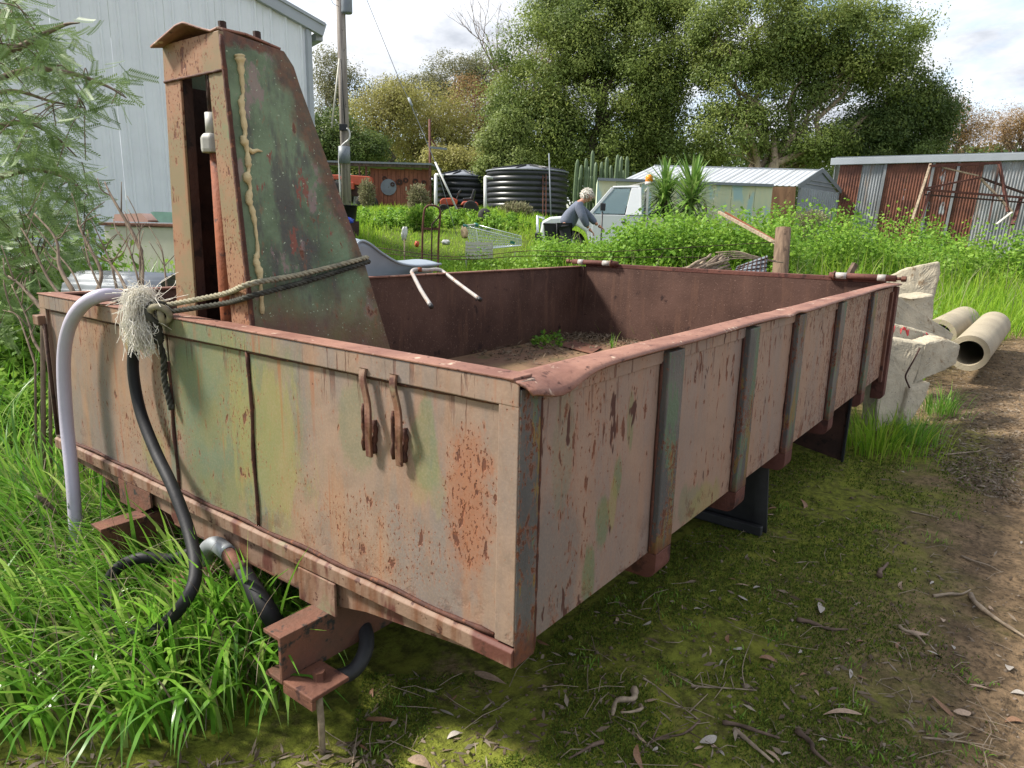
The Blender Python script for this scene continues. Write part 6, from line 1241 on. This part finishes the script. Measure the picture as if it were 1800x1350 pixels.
# distant wood closing the view behind the trees
rg = np.random.default_rng(314); N = 30000; px = rg.uniform(520, 1860, N); D = rg.uniform(60, 67, N); top = 262+30*fbm(px*.012, D*.2, 1.0, 3, 5)-15+rg.normal(0, 4, N); l = (px-900)/FPX*D; x = CAM[0]+D*FH[0]+l*RH[0]; y = CAM[1]+D*FH[1]+l*RH[1]; zt = np.array([at(a, b, c)[2] for a, b, c in zip(px, top, D)]); zg_ = G(x, y); C = np.c_[x, y, zg_+(zt-zg_)*rg.random(N)**.8]
V, F = leaves_on(C, rg.uniform(.3, .6, N), rg.uniform(.2, .4, N), np.c_[-np.full(N, FH[0]), -np.full(N, FH[1]), np.full(N, .6)], rg, .6); tag(npmesh('distant_wood', V, F, M['tree_dark'], None, np.repeat(rg.random(N)*.8, 4)), 'dark distant wood behind the yard trees', 'wood', None, 'stuff')
# bare tree
def bare(name, label, base_px, D, top_px, top_py, seed, spread=26):
    rg = np.random.default_rng(seed); base = gp(base_px, D); t = thing(name, label, 'tree', base, 0, 'bare trees in the distance'); mb = MB(); tops = at(top_px, top_py, D)-base
    def br(p, d, L, r, k):
        n = 4; P = [p]
        for i in range(n): d = d+rg.normal(0, .14, 3)+np.array([0, 0, .05]); d = d/np.linalg.norm(d); P.append(P[-1]+d*L/n)
        mb.tube(P, np.linspace(r, r*.6, n+1), 5, False)
        if k:
            for i in range(rg.integers(3, 5)):
                j = rg.integers(1, n+1); e = d+rg.normal(0, .45, 3); e[2] += .2; br(P[j], e/np.linalg.norm(e), L*rg.uniform(.55, .8), r*.5, k-1)
    H = tops[2]; mb.tube([(0, 0, -.4), (0, 0, H*.3)], [.3, .22], 8, False)
    for i in range(4): e = rg.normal(0, .28, 3)+np.array([0, 0, 1]); br(np.array([0, 0, H*.3]), e/np.linalg.norm(e), H*.30, .15, 4)
    mb.build('branches', M['bark'], t, True)
bare('bare_tree', 'tall bare leafless tree behind the golden trees', 895, 60, 900, 25, 71); bare('bare_tree', 'bare leafless tree top left of the dense green tree', 945, 64, 950, -10, 72)
# shrubs in the yard
def shrub(name, label, px, py, D, rx, ry, mat, nl, leaf, seed):
    rg = np.random.default_rng(seed); c = at(px, py, D); base = gp(px, D); rr = np.array([rx, rx, ry])*D/FPX; t = thing(name, label, 'shrub', base, 0)
    d = rg.normal(0, 1, (nl, 3)); d /= np.linalg.norm(d, axis=1)[:, None]; C = (c-base)+d*rr*(rg.random(nl)**.33)[:, None]*(1+.15*np.sin(d[:, :1]*9+d[:, 2:]*7)); V, F = leaves(C, leaf*rg.uniform(.6, 1.3, nl), leaf*.4, d+np.array([0, 0, .5]), rg, 0); npmesh('foliage', V, F, M[mat], t, np.repeat(rg.random(nl), 4))
    mb = MB()
    for i in range(9): limb(mb, (rg.normal(0, .05), rg.normal(0, .05), -.1), (c-base)+rg.normal(0, .5, 3)*rr, .018, .006, rg, .08, 5, 5)
    mb.build('stems', M['dead'], t, True)
shrub('dry_shrub', 'round dry grey green shrub in front of the larger tank', 907, 373, 25, 28, 14, 'dryshrub', 2600, .13, 1); shrub('flowering_shrub', 'pale flowering shrub in front of the tractor', 645, 340, 27, 12, 22, 'dryshrub', 1300, .12, 2)
shrub('flowering_shrub', 'pale flowering shrub in front of the plank wall right end', 735, 350, 23, 17, 22, 'dryshrub', 1800, .11, 3); shrub('leafy_shrub', 'dark leafy shrub below the pale flowering one near the hand truck', 738, 385, 19, 22, 20, 'weed', 2200, .10, 4)
shrub('dead_shrub', 'grey dead shrub at the foot of the garden shed', 1425, 385, 15.5, 26, 12, 'dryshrub', 900, .07, 5)

# ------------------------------------------------------------------ pepper tree on the left with drooping feathery fronds
rg = np.random.default_rng(77); pepper = thing('pepper_tree', 'feathery pepper tree hanging in from the left edge', 'tree', gp(-170, 5.2), 0); pbv = np.array(pepper.location); mb = MB()
paths = [[(-170, 330), (-60, 180), (40, 125), (120, 128), (185, 150), (222, 172)], [(-170, 300), (-40, 130), (50, 75), (110, 45), (140, 40)], [(-170, 420), (-60, 260), (30, 215), (90, 235), (135, 275)], [(-170, 450), (-50, 340), (40, 300), (110, 310), (155, 345)], [(-160, 500), (-40, 420), (40, 380), (100, 400)], [(-150, 260), (-40, 60), (20, 10), (60, -30)], [(-60, 180), (20, 160), (90, 178), (150, 190)], [(-170, 520), (-60, 480), (10, 470), (60, 480)]]
ends = []
for i, pth in enumerate(paths):
    Dq = 4.6+.22*i % 1.3; P = spline([at(a, b, Dq+.15*k*(-1)**i*.3)-pbv for k, (a, b) in enumerate(pth)], 8); mb.tube(P, np.linspace(.035 if i < 5 else .02, .004, len(P)), 6, False); ends.append(P)
mb.tube([(0, 0, -.2), ends[0][0]*.6, ends[0][0]], [.14, .10, .06], 9, False); mb.build('trunk', M['dead'], pepper, True)
npair = 15; tt = np.linspace(.12, 1, npair); lf = []
fr_v = []; fr_f = []
for k, t_ in enumerate(tt):
    for s in (-1, 1):
        b0 = np.array([t_, 0, -.12*t_*t_]); d_ = np.array([.55, s*.85, -.25]); d_ /= np.linalg.norm(d_); L = .18*(1-.4*t_)+.03; w = np.array([.8, -s*.5, 0]); w /= np.linalg.norm(w)
        o = len(fr_v); fr_v += [b0, b0+d_*L*.5+w*.024, b0+d_*L, b0+d_*L*.5-w*.024]; fr_f.append([o, o+1, o+2, o+3])
o = len(fr_v); fr_v += [np.array([0, -.006, 0]), np.array([0, .006, 0]), np.array([1, .003, -.12]), np.array([1, -.003, -.12])]; fr_f.append([o, o+1, o+2, o+3])
fr_v = np.array(fr_v); fr_f = np.array(fr_f)
zone = [(-60, -20), (45, -20), (60, 30), (100, 62), (132, 18), (150, 60), (195, 98), (232, 130), (205, 165), (225, 190), (180, 185), (150, 205), (180, 228), (120, 225), (115, 262), (158, 282), (168, 330), (150, 345), (172, 420), (130, 470), (60, 520), (20, 600), (-60, 620)]
NF = 2300; pts = polysample(zone, NF, rg); dens = fbm(pts[:, 0]*.02, pts[:, 1]*.02, 1.0, 3, 3); keep = rg.random(NF) < (.12+1.0*sstep(.38, .54, dens)+.35*sstep(150, 330, pts[:, 1]))*(.28+.72*sstep(190, 20, pts[:, 0])); pts = pts[keep]; NF = len(pts)
Vs = []; Dq = rg.uniform(4.1, 6.0, NF)
org = np.array([at(a, b, c) for (a, b), c in zip(pts, Dq)])-pbv; hang = rg.uniform(-.3, 1.2, NF); azm = FR+rg.normal(.0, .8, NF)+np.where(rg.random(NF) < .25, math.pi, 0); Lf = rg.uniform(.13, .24, NF)
dx = np.stack([np.cos(azm)*np.cos(hang), np.sin(azm)*np.cos(hang), -np.sin(hang)], 1); dy = np.cross(dx, rg.normal(0, 1, (NF, 3))*.5+np.array([0, 0, 1])); dy /= np.linalg.norm(dy, axis=1)[:, None]; dz = np.cross(dx, dy)
VV = org[:, None, :]+Lf[:, None, None]*(fr_v[None, :, :1]*dx[:, None]+fr_v[None, :, 1:2]*dy[:, None]+fr_v[None, :, 2:]*dz[:, None])
FF = fr_f[None]+(np.arange(NF)*len(fr_v))[:, None, None]; npmesh('fronds', VV.reshape(-1, 3), FF.reshape(-1, 4), M['pepper'], pepper, np.repeat(np.clip(rg.beta(2, 3, NF), 0, 1), len(fr_v)))
mb = MB()
for i in range(120):
    j = rg.integers(NF); E_ = min((P[np.argmin(np.linalg.norm(P-org[j], axis=1))] for P in ends), key=lambda q_: np.linalg.norm(q_-org[j])); mb.tube(spline([E_, (E_+org[j])/2+np.array([0, 0, .06]), org[j]], 4), [.004]*9, 4, False)
mb.build('twigs', M['dead'], pepper, True)['kind'] = 'stuff'

# bare dead stems between the pepper tree and the tray corner
dead = [[(248, 512), (228, 440), (205, 405), (199, 385)], [(250, 512), (251, 460), (244, 420), (250, 395)], [(248, 440), (225, 395), (196, 345), (184, 320)], [(293, 505), (288, 460), (282, 432), (262, 398)], [(206, 512), (197, 470), (185, 440), (160, 385)], [(170, 515), (178, 480), (160, 440), (140, 400), (136, 388)], [(145, 520), (128, 480), (100, 445), (60, 395), (45, 375)], [(110, 525), (85, 490), (60, 440), (40, 405), (36, 402)], [(75, 545), (40, 505), (15, 485)], [(62, 640), (45, 590), (30, 555), (5, 545)], [(88, 640), (60, 600), (48, 560), (20, 500)], [(130, 515), (105, 470), (98, 420), (60, 375)], [(180, 515), (160, 470), (150, 430), (155, 410)], [(225, 515), (210, 485), (196, 465), (180, 450)], [(66, 870), (105, 905)], [(66, 870), (40, 905)]]
wh = ['forked toward the trough', 'upright beside the tower', 'longest and crossing the pale wall', 'next to the tower flange', 'leaning left above the hose', 'thick and pale left of the hose', 'arching far left', 'crossing low at the far left', 'lying low left of the tray corner', 'bent down beside the left corner', 'rising from the grass at the left corner', 'thin behind the lavender hose', 'short behind the hose arch', 'short and forked behind the rim', 'broken and lying in the left grass', 'broken and lying left in the left grass']
for i, (pth, w_) in enumerate(zip(dead, wh)):
    D0 = 3.7+.1*(i % 5) if i < 8 else (3.4 if i < 14 else 2.75); r_ = .005+.0025*(i % 3); P = spline([at(a, b, D0+.04*k) for k, (a, b) in enumerate(pth)], 5); b0 = gp(pth[0][0], D0)
    if i < 14: P = np.vstack([[b0-(0, 0, .05)], P])
    mb = MB().tube(P, np.r_[r_*1.3, np.linspace(r_*1.2, r_*.35, len(P)-1)], 6)
    if i < 14:
        for k in range(3): j = rg.integers(len(P)//3, len(P)-1); e = P[j]+_rr*rg.uniform(-.12, .14)+_uu*rg.uniform(.06, .2); mb.tube(spline([P[j], (P[j]+e)/2+rg.normal(0, .012, 3), e], 3), np.linspace(r_*.45, .002, 7), 5)
    tag(mb.build('bare_stick', M['dead'], None, True), 'bare dead stick '+w_, 'dead stick', 'dead stems by the left tray corner')

# ------------------------------------------------------------------ moss, litter, leaves and sticks on the ground
rg = np.random.default_rng(99)
def gpix(poly, n): q = polysample(poly, n, rg); P = np.array([onz(a, b, .0) for a, b in q]); P[:, 2] = gnear(P[:, 0], P[:, 1]); return P
near = [(600, 1350), (640, 1180), (900, 1185), (940, 1140), (1400, 800), (1500, 790), (1640, 730), (1800, 700), (1800, 1350)]
P = gpix(near, 120000); mm = fbm(P[:, 0], P[:, 1], 3.0, 4, 1); yy = P[:, 1]+(fbm(P[:, 0], P[:, 1], 1.2, 3, 6)-.5)*1.0; kp = rg.random(len(P)) < sstep(.33, .48, mm)*sstep(-.8, -.1, yy)*sstep(4.8, 3.6, P[:, 0]); P = P[kp]; N = len(P)
dist = np.linalg.norm(P-CAM, axis=1); build_blades('moss', P-np.array([0, 0, .002]), rg.uniform(.004, .013, N)*(.6+.2*dist), .0016*dist*rg.uniform(.6, 1.3, N), rg.uniform(0, 6.28, N), rg.uniform(.2, 1.5, N), 'moss', 2, rg, 'soft green moss cover on the ground beside the tray', 'moss')
cl_ = gpix(near, 26)
rt = np.repeat(cl_, 26, 0)+np.c_[rg.normal(0, .03, (26*26, 2)), np.zeros(26*26)]; build_blades('moss_seedlings', rt, rg.uniform(.01, .035, len(rt)), rg.uniform(.003, .006, len(rt)), rg.uniform(0, 6.28, len(rt)), rg.uniform(.3, 1.8, len(rt)), 'weed', 3, rg, 'tiny bright green seedlings dotted over the moss', 'seedlings')
far = [(1560, 740), (1640, 650), (1690, 640), (1760, 600), (1800, 590), (1800, 900), (1700, 860)]
P = np.vstack([gpix(far, 5200), gpix(near, 900), gpix([(0, 1350), (0, 1328), (330, 1338), (620, 1300), (700, 1350)], 220)]); N = len(P); V, F = leaves(P+np.array([0, 0, .004]), rg.uniform(.015, .06, N), rg.uniform(.003, .014, N), np.c_[rg.normal(0, 1, (N, 2)), np.full(N, .02)], rg, .02)
V[:, 2] = np.clip(V[:, 2], gnear(V[:, 0], V[:, 1])+.002, gnear(V[:, 0], V[:, 1])+.02); tag(npmesh('leaf_litter', V, F, M['litter'], None, np.repeat(rg.random(N), 4)), 'fine dry leaf and bark litter scattered on the ground', 'leaf litter', None, 'stuff')
P = gpix(near, 130); mb = MB()
for p in P:
    a_ = rg.uniform(0, 6.28); L = rg.uniform(.04, .16); d_ = np.array([math.cos(a_), math.sin(a_), 0]); q0 = p+(0, 0, .004); q2 = p+d_*L; q2[2] = float(gnear(q2[0], q2[1]))+.006; q1 = (q0+q2)/2+np.array([rg.normal(0, .01), rg.normal(0, .01), rg.uniform(.002, .012)]); mb.tube([q0, q1, q2], .0012, 4, False)
tag(mb.build('straw', M['stick'], None, True), 'thin straw and fine twigs scattered on the moss', 'straw', None, 'stuff')
P = np.vstack([gpix(near, 1500), gpix(far, 1100)]); N = len(P); r_ = rg.gamma(2, .0016, N)+.0015; oct_ = np.array([(1, 0, 0), (0, 1, 0), (-1, 0, 0), (0, -1, 0), (0, 0, .7), (0, 0, -.7)])
V = P[:, None, :]+(oct_[None]*(1+.35*rg.normal(0, 1, (N, 6, 1))))*r_[:, None, None]; F = (np.array([(0, 1, 4), (1, 2, 4), (2, 3, 4), (3, 0, 4), (1, 0, 5), (2, 1, 5), (3, 2, 5), (0, 3, 5)])[None]+(np.arange(N)*6)[:, None, None]).reshape(-1, 3)
tag(npmesh('soil_crumbs', V.reshape(-1, 3), F, M['litter'], None, np.repeat(rg.random(N)*.8, 6), False), 'small stones and soil crumbs scattered on the ground', 'gravel', None, 'stuff')
def leafmesh(i):
    rg_ = np.random.default_rng(200+i); n = 10; L = (1.0, .8, 1.15, .7)[i % 4]; W = (.13, .15, .10, .17)[i % 4]; v = []; f = []; cv = rg_.uniform(-.5, .5); cu = rg_.uniform(.1, .5); tw_ = rg_.uniform(-1, 1)
    for k in range(n+1):
        t_ = k/n; w = W*math.sin(math.pi*min(1, t_*.96+.02))**.8*(1-.25*t_)+.006; c = np.array([t_*L-.5*L, cv*.3*math.sin(math.pi*t_), .02+cu*.16*math.sin(math.pi*t_)]); a_ = tw_*(t_-.5)
        for s, dz in ((-1, .35), (0, 0), (1, .35)): v.append(tuple(c+np.array([0, s*w*math.cos(a_), abs(s)*dz*w*.5+s*w*math.sin(a_)])))
    for k in range(n):
        for j in range(2): f.append((k*3+j, k*3+j+1, k*3+3+j+1, k*3+3+j))
    me = bpy.data.meshes.new('dead_leaf'); me.from_pydata(v, [], f); me.shade_smooth(); return me
lm_ = []
for i in range(9):
    me = leafmesh(i); me.materials.append(M[('dead_leaf', 'dead_leaf_g', 'dead_leaf_b')[i % 3]]); lm_.append(me)
LEAFL = ['long pale leaf lying below the near corner of the tray', 'brown leaf lying in the shade left of the near corner', 'long leaf lying right of the thin steel rod', 'curled tan leaf at the bottom edge near the rod', 'large twisted leaf beside the dark bark strip', 'pale leaf lying on the bare middle of the moss', 'tan leaf lying above the gum leaf sprig', 'pale leaf lying near the bottom centre twigs', 'broad brown leaf on the moss behind the black mudflap', 'long leaf in the middle of the right side moss', 'leaf lying just right of the long middle leaf', 'small pale leaf low at the right', 'tan leaf low at the right beside a pale one', 'small leaf lying in front of the first side post', 'small round leaf on the bright moss at the right', 'pale leaf touching the bark at the right', 'leaf lying close to the right picture edge', 'leaf at the bottom edge beside the dark curled bark']
spots = [(860, 1188, 2.0), (785, 1245, 1.0), (662, 1258, 1.6), (738, 1340, 1.6), (1440, 1080, 1.8), (1350, 1165, 1.2), (1480, 1262, 1.5), (1245, 1300, 1.3), (1410, 888, 1.6), (1605, 1120, 1.6), (1640, 1155, 1.4), (1660, 1250, 1.2), (1690, 1255, 1.3), (1330, 1040, .9), (1490, 1030, 1.0), (1585, 1038, 1.2), (1770, 1180, 1.2), (1125, 1335, 1.3)]
q = polysample(near, 70, rg)
q = np.vstack([[(a, b) for a, b, c in spots], q]); sc_ = np.r_[[c for a, b, c in spots], rg.uniform(.4, 1.0, 70)]
for i, ((a, b), s) in enumerate(zip(q, sc_)):
    p = onz(a, b, .0); p[2] = float(gnear(p[0], p[1])); o = bpy.data.objects.new('dead_leaf', lm_[i % 9]); col.objects.link(o); o.location = (p[0], p[1], p[2]+.004); o.scale = (.062*s,)*3; o.rotation_euler = (rg.normal(0, .22), rg.normal(0, .18), rg.uniform(0, 6.28))
    tag(o, LEAFL[i] if i < len(LEAFL) else ('small '+('tan', 'pale grey', 'brown')[i % 9 % 3]+' gum leaf lying on the mossy ground'), 'leaf', 'dead gum leaves on the ground')
BARKL = ['lying beside the large twisted leaf', 'running off the right picture edge', 'lying left of the long bark at the right edge', 'curled up on the bright moss at the right', 'standing up thick and dark at the bottom centre', 'leaning beside the thick dark one at the bottom centre', 'lying at the bottom edge right of centre', 'lying level across the middle moss', 'running down left from the level twig', 'reaching to the bottom edge left of centre', 'lying level near the bottom right', 'lying high at the right picture edge', 'lying at the bottom edge left of the dark bark', 'lying beside the long middle leaf', 'standing fine and short above the level twig', 'lying fine in front of the first bearer', 'lying in the dirt before the concrete pipe', 'lying on the moss before the rear mudguard', 'shaped like a long leaf near the bottom centre', 'lying below the leaf shaped one']
bark = [((1400, 1095), (1490, 1115), .016), ((1705, 1050), (1800, 1130), .022), ((1640, 1052), (1705, 1042), .012), ((1545, 1020), (1560, 995), .02), ((1115, 1215), (1075, 1290), .022), ((1125, 1240), (1090, 1285), .012), ((1400, 1290), (1460, 1350), .016), ((1215, 1205), (1330, 1215), .007), ((1130, 1195), (1230, 1265), .006), ((1230, 1265), (1110, 1350), .007), ((1620, 1300), (1750, 1315), .006), ((1690, 980), (1760, 1010), .009), ((1060, 1310), (1000, 1340), .012), ((1580, 1110), (1625, 1140), .012), ((1310, 1210), (1325, 1120), .004), ((1150, 1060), (1180, 1120), .004), ((1660, 800), (1740, 790), .01), ((1600, 900), (1650, 915), .008), ((1270, 1270), (1370, 1300), .014), ((1290, 1285), (1360, 1340), .014)]
for i, ((x0, y0), (x1, y1), r_) in enumerate(bark):
    a_, b_ = onz(x0, y0, .0), onz(x1, y1, .0); a_[2] = float(gnear(a_[0], a_[1]))+r_*.4; b_[2] = float(gnear(b_[0], b_[1]))+r_*.4+(.05 if i in (4, 5) else 0); L = np.linalg.norm(b_-a_)
    P = spline([a_+(b_-a_)*t_+np.r_[rg.normal(0, .06*L, 2)*(0 < t_ < 1), rg.uniform(0, .008)] for t_ in (0, .3, .6, 1)], 4); mb = MB().tube(P, np.linspace(r_, r_*.4, len(P))*rg.uniform(.8, 1.2, len(P))*.55, 6)
    if i in (7, 8, 9, 10): 
        for k in range(5): j = rg.integers(2, len(P)-1); e = P[j]+np.r_[rg.normal(0, .05, 2), rg.uniform(.005, .03)]; mb.tube([P[j], e], [.0025, .001], 4)
    o = mb.build('fallen_stick' if r_ < .012 else 'bark_strip', M['stick'] if i % 3 else M['stick_dark'], None, True); tag(o, ('thin fallen twig ' if r_ < .012 else 'strip of fallen bark ')+BARKL[i], 'stick' if r_ < .012 else 'bark', 'fallen sticks and bark on the ground')
